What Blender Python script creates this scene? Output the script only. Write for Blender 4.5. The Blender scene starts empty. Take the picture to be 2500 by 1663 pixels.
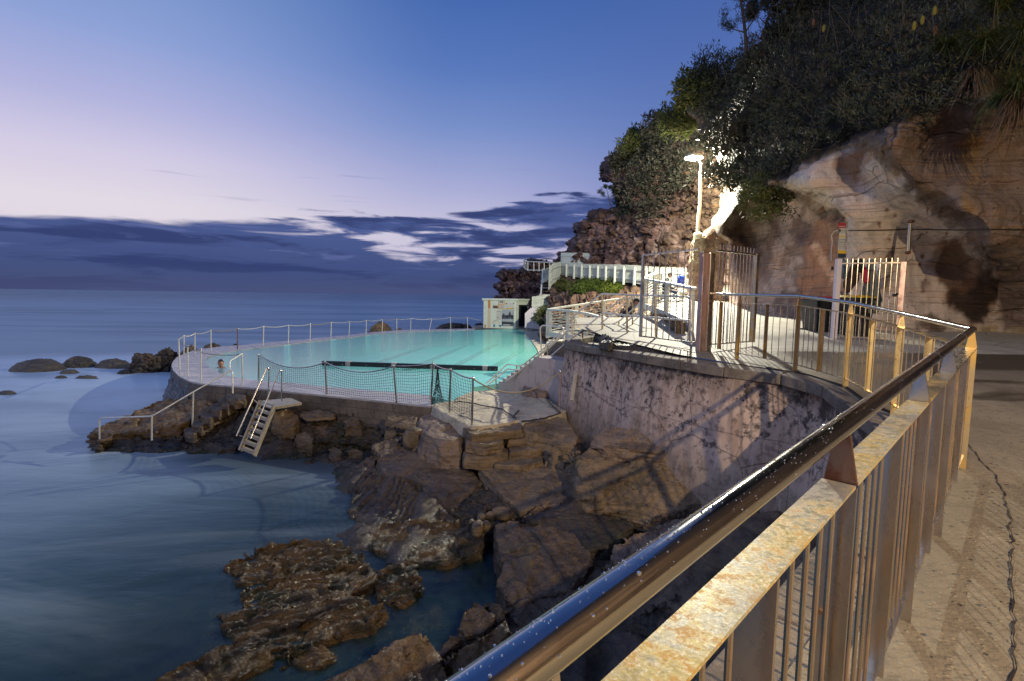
import bpy, bmesh, math, random
import numpy as np
from mathutils import Vector, Matrix
R = math.radians
random.seed(7)
RNG = np.random.default_rng(7)
sc = bpy.context.scene
COL = sc.collection

# ---------------------------------------------------------------- camera
F = 1250.0                       # focal length in pixels of the 2500 px wide photograph
PITCH = math.atan(108.5 / F)     # the camera looks slightly down
ROLL = 0.0144
EYE = 5.0                        # metres above the sea
cam = bpy.data.cameras.new("camera"); cam.lens = 18.0; cam.sensor_width = 36.0
cam.clip_start = 0.02; cam.clip_end = 60000
camo = bpy.data.objects.new("camera", cam); COL.objects.link(camo); sc.camera = camo
cp, sp, cr, sr = math.cos(PITCH), math.sin(PITCH), math.cos(ROLL), math.sin(ROLL)
camo.matrix_world = Matrix(((cr, -sr, 0, 0), (sr*sp, cr*sp, -cp, 0), (sr*cp, cr*cp, sp, EYE), (0, 0, 0, 1)))

# ---------------------------------------------------------------- node helpers
class Nd:
    """tiny node-graph writer: wraps an output socket and overloads arithmetic"""
    def __init__(s, t, k): s.t = t; s.k = k
    def _m(s, op, b=None, c=None, clamp=False):
        n = s.t.nodes.new('ShaderNodeMath'); n.operation = op; n.use_clamp = clamp
        for i, v in enumerate((s, b, c)):
            if v is None: continue
            if isinstance(v, Nd): s.t.links.new(v.k, n.inputs[i])
            else: n.inputs[i].default_value = v
        return Nd(s.t, n.outputs[0])
    def __add__(s, b): return s._m('ADD', b)
    __radd__ = __add__
    def __sub__(s, b): return s._m('SUBTRACT', b)
    def __rsub__(s, b): return s._m('MULTIPLY', -1.0)._m('ADD', b)
    def __mul__(s, b): return s._m('MULTIPLY', b)
    __rmul__ = __mul__
    def __truediv__(s, b): return s._m('DIVIDE', b)
    def pow(s, b): return s._m('POWER', b)
    def max(s, b): return s._m('MAXIMUM', b)
    def min(s, b): return s._m('MINIMUM', b)
    def abs(s): return s._m('ABSOLUTE')
    def clamp(s): return s._m('ADD', 0.0, clamp=True)
    def sm(s, a, b):             # smoothstep from a to b
        n = s.t.nodes.new('ShaderNodeMapRange'); n.interpolation_type = 'SMOOTHSTEP'
        s.t.links.new(s.k, n.inputs[0]); n.inputs[1].default_value = a; n.inputs[2].default_value = b
        return Nd(s.t, n.outputs[0])

class G:
    def __init__(s, tree): s.t = tree; s.t.nodes.clear()
    def node(s, ty, **kw):
        n = s.t.nodes.new('ShaderNode' + ty)
        for k, v in kw.items(): setattr(n, k, v)
        return n
    def put(s, n, name, v):
        i = n.inputs[name]
        if isinstance(v, Nd): s.t.links.new(v.k, i)
        elif isinstance(v, (tuple, list)) and len(v) == 3 and i.type == 'RGBA': i.default_value = (*v, 1)
        else: i.default_value = v
    def o(s, n, name=0): return Nd(s.t, n.outputs[name])
    def coord(s, which='Object'): return s.o(s.node('TexCoord'), which)
    def pos(s): return s.o(s.node('NewGeometry'), 'Position')
    def island(s): return s.o(s.node('NewGeometry'), 'Random Per Island')
    def nz(s): 
        n = s.node('SeparateXYZ'); s.t.links.new(s.node('NewGeometry').outputs['Normal'], n.inputs[0]); return Nd(s.t, n.outputs[2])
    def sep(s, v):
        n = s.node('SeparateXYZ'); s.t.links.new(v.k, n.inputs[0]); return [Nd(s.t, n.outputs[i]) for i in range(3)]
    def comb(s, x, y, z):
        n = s.node('CombineXYZ')
        for i, v in enumerate((x, y, z)): s.put(n, i, v)
        return Nd(s.t, n.outputs[0])
    def mapp(s, v, sc_, rot=(0, 0, 0), loc=(0, 0, 0)):
        n = s.node('Mapping'); s.t.links.new(v.k, n.inputs[0])
        n.inputs['Scale'].default_value = sc_; n.inputs['Rotation'].default_value = rot; n.inputs['Location'].default_value = loc
        return Nd(s.t, n.outputs[0])
    def noise(s, v, scale, det=5, rough=.55, dist=0, typ='FBM', out=0):
        n = s.node('TexNoise'); n.noise_type = typ; s.t.links.new(v.k, n.inputs['Vector'])
        n.inputs['Scale'].default_value = scale; n.inputs['Detail'].default_value = det
        n.inputs['Roughness'].default_value = rough; n.inputs['Distortion'].default_value = dist
        return Nd(s.t, n.outputs[out])
    def vor(s, v, scale, feat='F1', rand=1, out=0):
        n = s.node('TexVoronoi'); n.feature = feat; s.t.links.new(v.k, n.inputs['Vector'])
        n.inputs['Scale'].default_value = scale; n.inputs['Randomness'].default_value = rand
        return Nd(s.t, n.outputs[out])
    def ramp(s, v, stops, interp='LINEAR'):
        n = s.node('ValToRGB'); s.t.links.new(v.k, n.inputs[0]); cr_ = n.color_ramp; cr_.interpolation = interp
        while len(cr_.elements) < len(stops): cr_.elements.new(.5)
        for e, (p, c) in zip(cr_.elements, stops):
            e.position = p; e.color = (*c, 1) if len(c) == 3 else c
        return Nd(s.t, n.outputs[0])
    def mix(s, f, a, b, mode='MIX'):
        n = s.node('Mix'); n.data_type = 'RGBA'; n.blend_type = mode; n.clamp_factor = True
        for i, v in ((0, f), (6, a), (7, b)):
            if isinstance(v, Nd): s.t.links.new(v.k, n.inputs[i])
            elif isinstance(v, (tuple, list)): n.inputs[i].default_value = (*v, 1)
            else: n.inputs[i].default_value = v
        return Nd(s.t, n.outputs[2])
    def attr(s, name):
        n = s.node('Attribute'); n.attribute_name = name; return Nd(s.t, n.outputs['Color'])
    def bump(s, h, strength=.5, dist=.02, nrm=None):
        n = s.node('Bump'); s.t.links.new(h.k, n.inputs['Height'])
        n.inputs['Strength'].default_value = strength; n.inputs['Distance'].default_value = dist
        if nrm is not None: s.t.links.new(nrm.k, n.inputs['Normal'])
        return Nd(s.t, n.outputs[0])
    def bsdf(s, **kw):
        n = s.node('BsdfPrincipled')
        for k, v in kw.items():
            s.put(n, {'col': 'Base Color', 'rough': 'Roughness', 'metal': 'Metallic', 'nrm': 'Normal', 'ior': 'IOR',
                      'spec': 'Specular IOR Level', 'alpha': 'Alpha', 'ecol': 'Emission Color', 'estr': 'Emission Strength',
                      'coat': 'Coat Weight', 'crough': 'Coat Roughness', 'sss': 'Subsurface Weight', 'tr': 'Transmission Weight'}[k], v)
        return Nd(s.t, n.outputs[0])
    def out(s, surf=None, vol=None):
        n = s.node('OutputMaterial')
        if surf: s.t.links.new(surf.k, n.inputs[0])
        if vol: s.t.links.new(vol.k, n.inputs[1])

def srgb(r, g, b):
    f = lambda c: ((c/255+.055)/1.055)**2.4 if c > 10 else c/255/12.92
    return (f(r), f(g), f(b))

# ---------------------------------------------------------------- sky (world): twilight gradient with a low cloud bank
W = bpy.data.worlds.new("World"); sc.world = W; W.use_nodes = True
g = G(W.node_tree)
d = g.coord('Generated'); X, Y, Z = g.sep(d)
hor = (X*X + Y*Y).pow(.5).max(.001)
az = X / hor                                   # -1 left .. 1 right when facing the sea
el = (Z / hor)                                 # tangent of the elevation
elc = el.max(0.0)
# gradient by elevation, for the bright left (dawn side) and for the darker right
S = SKY_STOPS = lambda L: [(p, srgb(*c)) for p, c in L]
e_ = (elc/1.25).clamp().pow(.5)                  # sqrt spacing gives room near the horizon
rampL = g.ramp(e_, S([(0, (214, 200, 220)), (.33, (224, 216, 226)), (.41, (208, 201, 226)), (.48, (176, 178, 219)), (.56, (140, 160, 212)), (.66, (110, 142, 196)), (1, (66, 102, 166))]))
rampM = g.ramp(e_, S([(0, (196, 186, 212)), (.31, (202, 196, 218)), (.40, (168, 172, 212)), (.50, (120, 143, 199)), (.58, (88, 120, 186)), (.68, (64, 100, 170)), (1, (50, 84, 154))]))
rampR = g.ramp(e_, S([(0, (176, 160, 194)), (.28, (146, 146, 190)), (.40, (118, 134, 190)), (.52, (94, 118, 180)), (.61, (78, 106, 172)), (.72, (60, 92, 160)), (1, (48, 76, 140))]))
c1 = g.mix(az.sm(-.62, -.1), rampL, rampM)
sky = g.mix(az.sm(-.12, .4), c1, rampR)
# cloud bank
cv = g.comb(az*4.2, el*30.0, 2.3)
n1 = g.noise(cv, 1.35, 7, .56, .5)
n2 = g.noise(g.comb(az*1.7+3.1, el*9.0, 1.7), 1.6, 4, .5)
top = 0.112 + az.sm(-.72, -.10)*.040 + az.sm(-.12, .05)*.036       # upper edge of the bank
edge = (top - el)*11.0 + (n1-.5)*(.65+az.sm(-.6, -.3)*.7) + (n2-.5)*.25
brk = az.sm(-.50, -.22)                                                # the bank opens up towards the right
gap = (n1*.62 + n2*.38 - .438 + (1.0-brk)*.5 + (1.0-el.sm(.03, .075))*.12 - az.sm(-.1, .15)*.015)
mask = edge.sm(-.03, .13) * gap.sm(-.03, .045)
w1 = (g.noise(g.comb(az*3.0+9.0, el*60.0, 0), 1.2, 4, .5) - .62).sm(0, .12) * (1.0 - el.sm(.2, .26)) * el.sm(.12, .17) * .35
ccol = g.mix(el.sm(0, .17), srgb(66, 80, 122), srgb(78, 94, 150))
ccol = g.mix((n2-.35).sm(0, .4)*.6, ccol, srgb(60, 76, 128))
ccol = g.mix((n1-.5).sm(-.02, .12)*.85, ccol, srgb(50, 62, 108))
n3 = g.noise(g.comb(az*7.0+1, el*48.0, 5.0), 1.3, 5, .6, .6)
ccol = g.mix((n3-.54).sm(0, .12)*.35*el.sm(.03, .07), ccol, srgb(112, 122, 176))
ccol = g.mix((1.0-el.sm(.0, .05))*.55, ccol, srgb(76, 82, 118))
skyc = g.mix(mask.max(w1), sky, ccol)
below = el.sm(-.02, 0.0)
skyc = g.mix(below, srgb(52, 66, 104), skyc)
bg = g.node('Background'); g.put(bg, 'Color', skyc); g.put(bg, 'Strength', 0.93)
wo = g.node('OutputWorld'); g.t.links.new(bg.outputs[0], wo.inputs[0])

# ---------------------------------------------------------------- sun: below the horizon at dusk, only a trace of directional glow from the sea
sl = bpy.data.lights.new("sun", 'SUN'); sl.energy = 0.34; sl.angle = R(60); sl.color = (.76, .82, 1.0)
so = bpy.data.objects.new("sun", sl); COL.objects.link(so)
so.rotation_euler = (R(48), 0, R(-52))
sc.view_settings.view_transform = 'Standard'; sc.view_settings.look = 'None'
sc.view_settings.exposure = 0.14; sc.view_settings.gamma = 1.0
sc.render.engine = 'CYCLES'
sc.cycles.use_denoising = True
try: sc.cycles.denoiser = 'OPENIMAGEDENOISE'
except Exception: pass
sc.cycles.max_bounces = 6; sc.cycles.diffuse_bounces = 2; sc.cycles.glossy_bounces = 3
sc.cycles.transmission_bounces = 3; sc.cycles.transparent_max_bounces = 8
sc.cycles.caustics_reflective = False; sc.cycles.caustics_refractive = False
sc.cycles.sample_clamp_indirect = 4.0
sc.cycles.use_light_tree = True

# ---------------------------------------------------------------- from the photograph to the place
SL = 0.70                         # sea level
def tide(z): return SL+z*(2.1-SL)/2.1 if 0 <= z < 2.1 else (z if z >= 2.1 else SL+z)
def ray(px, py):
    u = (px-1250)/F; v = (831.5-py)/F
    u2 = u*cr - v*sr; v2 = u*sr + v*cr
    return np.array([u2, cp + v2*sp, -sp + v2*cp])
def P(px, py, D):                 # point seen at (px, py) that stands D metres out (along the ground)
    r = ray(px, py); r = r/r[1]*D
    return np.array([r[0], r[1], r[2]+EYE])
def PZ(px, py, z):                # ... that lies at height z
    r = ray(px, py); k = (z-EYE)/r[2]
    return np.array([r[0]*k, r[1]*k, z])
def PXY(px, py, x=None, y=None): ...
def conv(x0, y0, s): return lambda x, y: (x0+x*s, y0+y*s)
dd = conv(0, 0, 2500/2357)              # whole picture
z1 = conv(200, 740, 1000/2357)          # pool
z2 = conv(1150, 580, 750/2357)          # stairs and gate
z3 = conv(1600, 560, 850/2357)          # far fence
z4 = conv(1690, 540, 210/867)           # gate wing
z6 = conv(1700, 780, 800/1421)          # near fence
z7 = conv(1000, 880, 500/2306)          # platform
z8 = conv(1170, 620, 250/1867)          # hut
z9 = conv(1400, 640, 300/2138)          # people
z10 = conv(1960, 520, 300/1307)         # right gate
def at(c, D): return P(c[0], c[1], D)
def atz(c, z): return PZ(c[0], c[1], z)

# ---------------------------------------------------------------- numpy noise
_perm = np.random.default_rng(11).permutation(4096)
_grad = np.random.default_rng(12).normal(size=(4096, 3)); _grad /= np.linalg.norm(_grad, axis=1)[:, None]
def pn(p):
    p = np.asarray(p, float); i = np.floor(p).astype(int); f = p-i; u = f*f*f*(f*(f*6-15)+10)
    def h(a, b, c):
        k = _perm[(i[:, 0]+a) & 4095]; k = _perm[(k+i[:, 1]+b) & 4095]; k = _perm[(k+i[:, 2]+c) & 4095]
        return (_grad[k]*(f-np.array([a, b, c]))).sum(1)
    x0 = h(0,0,0)*(1-u[:,0])+h(1,0,0)*u[:,0]; x1 = h(0,1,0)*(1-u[:,0])+h(1,1,0)*u[:,0]
    x2 = h(0,0,1)*(1-u[:,0])+h(1,0,1)*u[:,0]; x3 = h(0,1,1)*(1-u[:,0])+h(1,1,1)*u[:,0]
    y0 = x0*(1-u[:,1])+x1*u[:,1]; y1 = x2*(1-u[:,1])+x3*u[:,1]
    return (y0*(1-u[:,2])+y1*u[:,2])*1.6
def fbm(p, o=4, g_=.5, l=2.03):
    a = 1; t = 0; p = np.asarray(p, float)
    for k in range(o): t = t+a*pn(p+k*17.3); a *= g_; p = p*l
    return t
def ridg(p, o=4, g_=.5):
    a = 1; t = 0; p = np.asarray(p, float)
    for k in range(o): t = t+a*(1-2*np.abs(pn(p+k*9.1))); a *= g_; p = p*2.1
    return t

# ---------------------------------------------------------------- mesh building
def wl(o):
    v = Vector((0, 0, 0))
    while o is not None: v += o.location; o = o.parent
    return v
def link(name, me, mat, parent=None, origin=None, smooth=False):
    o = bpy.data.objects.new(name, me); COL.objects.link(o)
    if mat is not None: me.materials.append(mat)
    n = len(me.vertices)
    if n:
        co = np.empty(n*3); me.vertices.foreach_get('co', co); co = co.reshape(-1, 3)
        if parent is not None: org = np.array(wl(parent)); 
        elif origin is not None: org = np.array(origin, float)
        else: org = np.array([(co[:, 0].min()+co[:, 0].max())/2, (co[:, 1].min()+co[:, 1].max())/2, co[:, 2].min()])
        co = co-org; me.vertices.foreach_set('co', co.ravel())
        if parent is None: o.location = org
    if parent is not None: o.parent = parent
    if smooth:
        me.polygons.foreach_set('use_smooth', [True]*len(me.polygons))
    me.update()
    return o
def tag(o, label=None, cat=None, group=None, kind=None):
    if label: o['label'] = label
    if cat: o['category'] = cat
    if group: o['group'] = group
    if kind: o['kind'] = kind
    return o
def empty(name, loc, label, cat, group=None):
    o = bpy.data.objects.new(name, None); COL.objects.link(o); o.location = Vector(loc); o.empty_display_size = .1
    return tag(o, label, cat, group)
def mesh(name, v, f):
    me = bpy.data.meshes.new(name); me.from_pydata([tuple(map(float, p)) for p in v], [], [tuple(map(int, q)) for q in f]); me.update(); return me
def vset(me, attr, cols):
    a = me.color_attributes.new(attr, 'FLOAT_COLOR', 'POINT')
    c = np.ones((len(me.vertices), 4)); c[:, :3] = cols; a.data.foreach_set('color', c.ravel())

V3 = lambda *a: np.array(a, float)
def nrm(v): v = np.asarray(v, float); return v/max(np.linalg.norm(v), 1e-9)
class MB:
    def __init__(s): s.v = []; s.f = []
    def add(s, vs, fs):
        k = len(s.v); s.v += [np.asarray(p, float) for p in vs]; s.f += [tuple(i+k for i in q) for q in fs]; return s
    def hexa(s, b, t):           # bottom 4 and top 4 corners
        return s.add(list(b)+list(t), [(3, 2, 1, 0), (4, 5, 6, 7), (0, 1, 5, 4), (1, 2, 6, 5), (2, 3, 7, 6), (3, 0, 4, 7)])
    def box(s, c, sz, yaw=0, tilt=None):
        c = np.asarray(c, float); h = np.asarray(sz, float)/2; ca, sa = math.cos(yaw), math.sin(yaw); q = []
        for z in (-1, 1):
            for x, y in ((-1, -1), (1, -1), (1, 1), (-1, 1)):
                p = V3(x*h[0], y*h[1], z*h[2]); q.append(c+V3(p[0]*ca-p[1]*sa, p[0]*sa+p[1]*ca, p[2]))
        return s.hexa(q[:4], q[4:])
    def beam(s, p, q, w, h, up=(0, 0, 1)):     # rectangular bar, w across, h along up
        p = np.asarray(p, float); q = np.asarray(q, float); d_ = nrm(q-p); sd = nrm(np.cross(d_, up)); u = nrm(np.cross(sd, d_))
        c = lambda o: [o-sd*w/2-u*h/2, o+sd*w/2-u*h/2, o+sd*w/2+u*h/2, o-sd*w/2+u*h/2]
        a, b = c(p), c(q)
        return s.add(a+b, [(0, 1, 2, 3), (7, 6, 5, 4), (0, 4, 5, 1), (1, 5, 6, 2), (2, 6, 7, 3), (3, 7, 4, 0)])
    def tube(s, path, r, n=10, cap=True):
        P_ = [np.asarray(p, float) for p in path]; rs = r if hasattr(r, '__len__') else [r]*len(P_)
        t0 = nrm(P_[1]-P_[0]); a = V3(0, 0, 1) if abs(t0[2]) < .9 else V3(1, 0, 0); nx = nrm(np.cross(t0, a)); vs = []; fs = []
        for i, p in enumerate(P_):
            t = nrm((P_[min(i+1, len(P_)-1)]-P_[max(i-1, 0)])); nx = nrm(nx-t*np.dot(nx, t)); ny = np.cross(t, nx)
            k = 1.0
            if 0 < i < len(P_)-1:
                cc = np.dot(nrm(P_[i]-P_[i-1]), t); k = 1/max(cc, .5)
            for j in range(n):
                th_ = 2*math.pi*j/n; vs.append(p+(nx*math.cos(th_)+ny*math.sin(th_))*rs[i])
        m = len(P_)
        for i in range(m-1):
            for j in range(n): fs.append((i*n+j, i*n+(j+1) % n, (i+1)*n+(j+1) % n, (i+1)*n+j))
        if cap: fs += [tuple(range(n-1, -1, -1)), tuple((m-1)*n+j for j in range(n))]
        return s.add(vs, fs)
    def ball(s, c, r, n=8, sz=(1, 1, 1)):
        vs = []; fs = []; m = n//2+1
        for i in range(m+1):
            ph = math.pi*i/m
            for j in range(n):
                th_ = 2*math.pi*j/n; vs.append(np.asarray(c)+V3(math.sin(ph)*math.cos(th_)*sz[0], math.sin(ph)*math.sin(th_)*sz[1], math.cos(ph)*sz[2])*r)
        for i in range(m):
            for j in range(n): fs.append((i*n+j, (i+1)*n+j, (i+1)*n+(j+1) % n, i*n+(j+1) % n))
        return s.add(vs, fs)
    def prism(s, pts, z0, z1):       # pts: xy (or xyz ignored z) counter-clockwise
        n = len(pts); b = [V3(p[0], p[1], z0) for p in pts]; t = [V3(p[0], p[1], z1) for p in pts]
        return s.add(b+t, [tuple(range(n-1, -1, -1)), tuple(range(n, 2*n))]+[(i, (i+1) % n, n+(i+1) % n, n+i) for i in range(n)])
    def build(s, name, mat, parent=None, smooth=False, bevel=0):
        me = mesh(name, s.v, s.f)
        o = link(name, me, mat, parent, smooth=smooth)
        if smooth:
            try: me.set_sharp_from_angle(angle=R(40))
            except Exception: pass
        if bevel:
            b = o.modifiers.new('bevel', 'BEVEL'); b.width = bevel; b.segments = 2; b.limit_method = 'ANGLE'
        return o
def arc(pts, r, n=5):               # round the corners of a path
    pts = [np.asarray(p, float) for p in pts]; out = [pts[0]]
    for i in range(1, len(pts)-1):
        a, b, c = pts[i-1], pts[i], pts[i+1]; ra = min(r, np.linalg.norm(a-b)*.45, np.linalg.norm(c-b)*.45)
        p, q = b+nrm(a-b)*ra, b+nrm(c-b)*ra
        for k in range(n+1): t = k/n; out.append(p*(1-t)**2+b*2*t*(1-t)+q*t*t)
    out.append(pts[-1]); return out
def sag(p, q, s_, n=8): return [np.asarray(p)*(1-t)+np.asarray(q)*t-V3(0, 0, s_*4*t*(1-t)) for t in np.linspace(0, 1, n+1)]

def tidy(me, it, lam=.5):            # laplacian smoothing
    n = len(me.vertices); e = np.empty(len(me.edges)*2, int); me.edges.foreach_get('vertices', e); e = e.reshape(-1, 2)
    co = np.empty(n*3); me.vertices.foreach_get('co', co); co = co.reshape(-1, 3)
    deg = np.bincount(e.ravel(), minlength=n)[:, None]
    for _ in range(it):
        s_ = np.zeros_like(co); 
        for k in range(3): s_[:, k] = np.bincount(e[:, 0], co[e[:, 1], k], n)+np.bincount(e[:, 1], co[e[:, 0], k], n)
        co = co+(s_/np.maximum(deg, 1)-co)*lam
    me.vertices.foreach_set('co', co.ravel()); me.update(); return co
def getco(me): co = np.empty(len(me.vertices)*3); me.vertices.foreach_get('co', co); return co.reshape(-1, 3)
def getn(me): co = np.empty(len(me.vertices)*3); me.vertices.foreach_get('normal', co); return co.reshape(-1, 3)
def setco(me, co): me.vertices.foreach_set('co', np.ascontiguousarray(co).ravel()); me.update()

def roughen(me, amp, scale, strata=0.0, dip=(0, 0, 1), sfreq=6.0, seed=0.0, fine=.25):
    """weathered sandstone: lumps, fractures and bedding ledges pushed along the normals"""
    co = getco(me); nn = getn(me); q = co*scale+seed
    h = fbm(q, 4)*.55-np.clip(ridg(q*.9+5, 3), .9, 2)*.5+fine*fbm(q*5, 3)*.35
    # blocky facets
    c = pn(q*.7+31)*2.2; h = h+.34*(c-np.round(c))
    def crk(p_, w): v_ = pn(p_)+.35*pn(p_*2.7+5); return np.exp(-(v_/w)**2)
    wq = q+.25*np.stack([pn(q*1.5), pn(q*1.5+7), pn(q*1.5+14)], 1)
    h = h-.55*crk(wq*.55+11, .055)-.28*crk(wq*1.25+3, .07)-.14*crk(wq*2.9+8, .09)+.12*pn(q*9)
    disp = nn*(h*amp)[:, None]
    if strata:
        dp = nrm(dip); t = co@dp*sfreq+fbm(q*.6+3, 2)*1.1; fr = t-np.floor(t)
        led = np.where(fr < .72, (fr/.72)**.35, 1-(fr-.72)/.28)       # ledge profile with undercut
        side = 1-np.abs(nn@dp)**2
        disp = disp+nn*((led-.6)*strata*side*(1+.6*pn(q*1.7)))[:, None]
    setco(me, co+disp)

from mathutils.kdtree import KDTree
def facet(me, cell, amp, seed=0, flat=1.7, mask=None):
    """break the surface into flat angular faces, as jointed sandstone does"""
    co = getco(me); nn = getn(me); r = np.random.default_rng(int(seed*7)+1); k = np.array([1, 1, flat]); q = co*k
    pick = q[r.integers(0, len(q), max(12, min(5000, int(np.prod(np.ptp(q, axis=0)+cell)/cell**3*.55))))]+r.normal(size=(1, 3))*0
    pick = pick+r.normal(size=pick.shape)*cell*.35; t = KDTree(len(pick))
    for i, p in enumerate(pick): t.insert(p, i)
    t.balance(); wq = q+.12*cell*np.stack([pn(q/cell*2), pn(q/cell*2+9), pn(q/cell*2+4)], 1)
    idx = np.array([t.find(p)[1] for p in wq]); g_ = r.normal(size=(len(pick), 3)); off = r.normal(size=len(pick))
    d_ = off[idx]*.45+((q-pick[idx])/cell*g_[idx]).sum(1)*.9; d_ = np.clip(d_, -1.5, 1.5)*amp
    if mask is not None: d_ = d_*mask
    setco(me, co+nn*d_[:, None])

def remesh(me, vox):
    t = bpy.data.objects.new('tmp', me); COL.objects.link(t)
    m = t.modifiers.new('r', 'REMESH'); m.mode = 'VOXEL'; m.voxel_size = vox
    dg = bpy.context.evaluated_depsgraph_get(); dg.update()
    out = bpy.data.meshes.new_from_object(t.evaluated_get(dg)); bpy.data.objects.remove(t); return out

def rock(name, label, cat, top, zb, mat, flare=.15, vox=None, sm=5, amp=.06, scale=1.6, strata=.0, dip=(0, 0, 1), sfreq=6, seed=None, group=None, crown=0.0, back=0.0, raw=False):
    """top: outline as seen, [(px, py, z)...] already in pixels of the photo; the block goes down to zb, spreading by flare"""
    if not raw: top = [(a, b, tide(c)) for a, b, c in top]; zb = tide(zb)
    T = [PZ(a, b, c) for a, b, c in top]; c0 = np.mean(T, 0); n = len(T)
    if back:
        T = [p+V3(0, back, 0) if p[1] > c0[1] else p for p in T]; c0 = np.mean(T, 0)
    seed = seed if seed is not None else random.random()*50
    mid = []; bot = []
    for p in T:
        o = nrm(V3(p[0]-c0[0], p[1]-c0[1], 0)); h = p[2]-zb
        mid.append(p+o*flare*.75+V3(0, 0, -h*.45)); b = p+o*flare; b[2] = zb; bot.append(b)
    cen = c0+V3(0, 0, crown)
    vs = [cen]+T+mid+bot+[V3(c0[0], c0[1], zb)]; fs = []
    for i in range(n):
        j = (i+1) % n
        fs += [(0, 1+i, 1+j), (1+i, 1+n+i, 1+n+j, 1+j), (1+n+i, 1+2*n+i, 1+2*n+j, 1+n+j), (1+2*n+i, 1+3*n, 1+2*n+j)]
    me = mesh(name, vs, fs)
    bm = bmesh.new(); bm.from_mesh(me); bmesh.ops.recalc_face_normals(bm, faces=bm.faces); bm.to_mesh(me); bm.free()
    ext = max(np.ptp(np.array(vs)[:, 0]), np.ptp(np.array(vs)[:, 1]))
    vox = vox or max(.018, ext/75)
    me2 = remesh(me, vox); bpy.data.meshes.remove(me)
    tidy(me2, max(1, int(sm*.6))); facet(me2, max(.16, ext/5.5), amp*.42, seed); roughen(me2, amp*.75, scale, strata, dip, sfreq, seed)
    me2.name = name; me2.materials.clear()
    o = link(name, me2, mat, smooth=True)
    return tag(o, label, cat, group)

# ---------------------------------------------------------------- materials
M = {}
def newmat(name):
    m = bpy.data.materials.new(name); m.use_nodes = True; M[name] = m; return G(m.node_tree)
def rockmat(name, cols, rough=(.45, .9), wet=True, sc_=1.0, bs=.9, dark=.35, moss=0.0, lichen=0.0, wk=.68):
    g = newmat(name); p = g.pos(); x, y, z = g.sep(p)
    n1 = g.noise(p, .9*sc_, 5, .6, .3); n2 = g.noise(p, 5*sc_, 6, .65, .2); n3 = g.noise(p, 34*sc_, 4, .7)
    bed = g.noise(g.mapp(p, (1.2, 1.2, 9), (R(8), R(-6), 0)), 1.1*sc_, 5, .6, .4)
    c = g.mix(n1.sm(.35, .65), cols[0], cols[1]); c = g.mix(bed.sm(.4, .7)*.7, c, cols[2])
    c = g.mix(n2.sm(.5, .72)*.6, c, cols[3]); c = g.mix(n3.sm(.52, .70)*.55, c, tuple(v*.28 for v in cols[0]))
    n4 = g.noise(p, 85*sc_, 3, .8); c = g.mix(n4.sm(.56, .68)*.5, c, tuple(min(1, v*1.5) for v in cols[3])); c = g.mix(n4.sm(.44, .34)*.55, c, tuple(v*.3 for v in cols[1]))
    crk = g.vor(g.mapp(g.comb(x+n2*.35, y+n1*.4, z*1.6), (1, 1, 1)), 1.15*sc_, 'DISTANCE_TO_EDGE')
    c = g.mix((1.0-crk.sm(.0, .02))*(n1.sm(.45, .6))*.55, c, tuple(v*.2 for v in cols[0]))
    if lichen: c = g.mix((g.noise(p, 14*sc_, 5, .75)-.5).sm(.06, .12)*lichen, c, (.02, .018, .018))
    if moss: c = g.mix(n1.sm(.5, .62)*n2.sm(.4, .6)*moss, c, (.035, .05, .012))
    b2 = g.noise(g.mapp(p, (.9, .9, 22), (R(12), R(-8), 0)), 1.0*sc_, 4, .65, .6); c = g.mix((b2-.55).sm(0, .05)*.45, c, tuple(v*.3 for v in cols[1]))
    pt = g.vor(p, 11*sc_); pm = (1.0-pt.sm(.07, .18))*n2.sm(.5, .6); c = g.mix(pm*.7, c, tuple(v*.22 for v in cols[1]))
    r = g.mix(n2.sm(.35, .65), (rough[0],)*3, (rough[1],)*3)
    if wet:
        w = (1.0 - (z + (n1-.5)*.8).sm(.80, 1.45))
        c = g.mix(w*wk, c, (.014, .012, .011)); r = g.mix(w, r, (.22,)*3)
        c = g.mix((1.0-(z+(n2-.5)*.4).sm(.7, .9))*n1.sm(.45, .6)*.8, c, (.012, .022, .007))
    h = n2*.7+n3*.35+bed*.5+crk.sm(0, .05)*.15+n4*.15+b2*.4-pm*.4
    g.out(g.bsdf(col=c, rough=r, nrm=g.bump(h, bs, .06), spec=.5))
B1 = [(.235, .165, .098), (.135, .094, .062), (.29, .195, .105), (.38, .28, .175)]
rockmat('rock_tan', B1, moss=.3)
rockmat('rock_brown', [(.165, .115, .075), (.085, .062, .046), (.22, .145, .08), (.28, .20, .125)], moss=.3)
rockmat('rock_pink', [(.26, .185, .14), (.16, .115, .088), (.30, .21, .14), (.38, .29, .21)], bs=.9)
rockmat('rock_dark', [(.075, .056, .042), (.034, .027, .024), (.105, .075, .045), (.14, .105, .065)], rough=(.25, .7), moss=.5)
rockmat('rock_gold', [(.30, .17, .055), (.12, .075, .04), (.36, .22, .08), (.45, .36, .20)], rough=(.18, .5), moss=.3)
rockmat('rock_weed', [(.21, .125, .045), (.085, .055, .028), (.30, .18, .06), (.26, .18, .06)], rough=(.12, .5), sc_=2.2, bs=1, moss=.4, wk=.45)
rockmat('rock_sea', [(.17, .13, .095), (.09, .075, .06), (.21, .165, .10), (.27, .22, .14)], rough=(.3, .8), wet=False, moss=.2)
rockmat('rock_pave', [(.54, .47, .34), (.44, .37, .27), (.58, .50, .35), (.62, .56, .42)], wet=False, bs=.35, moss=.15)
rockmat('rock_head', [(.085, .05, .042), (.05, .032, .030), (.16, .09, .07), (.13, .08, .065)], wet=False, sc_=.35, bs=1)

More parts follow.
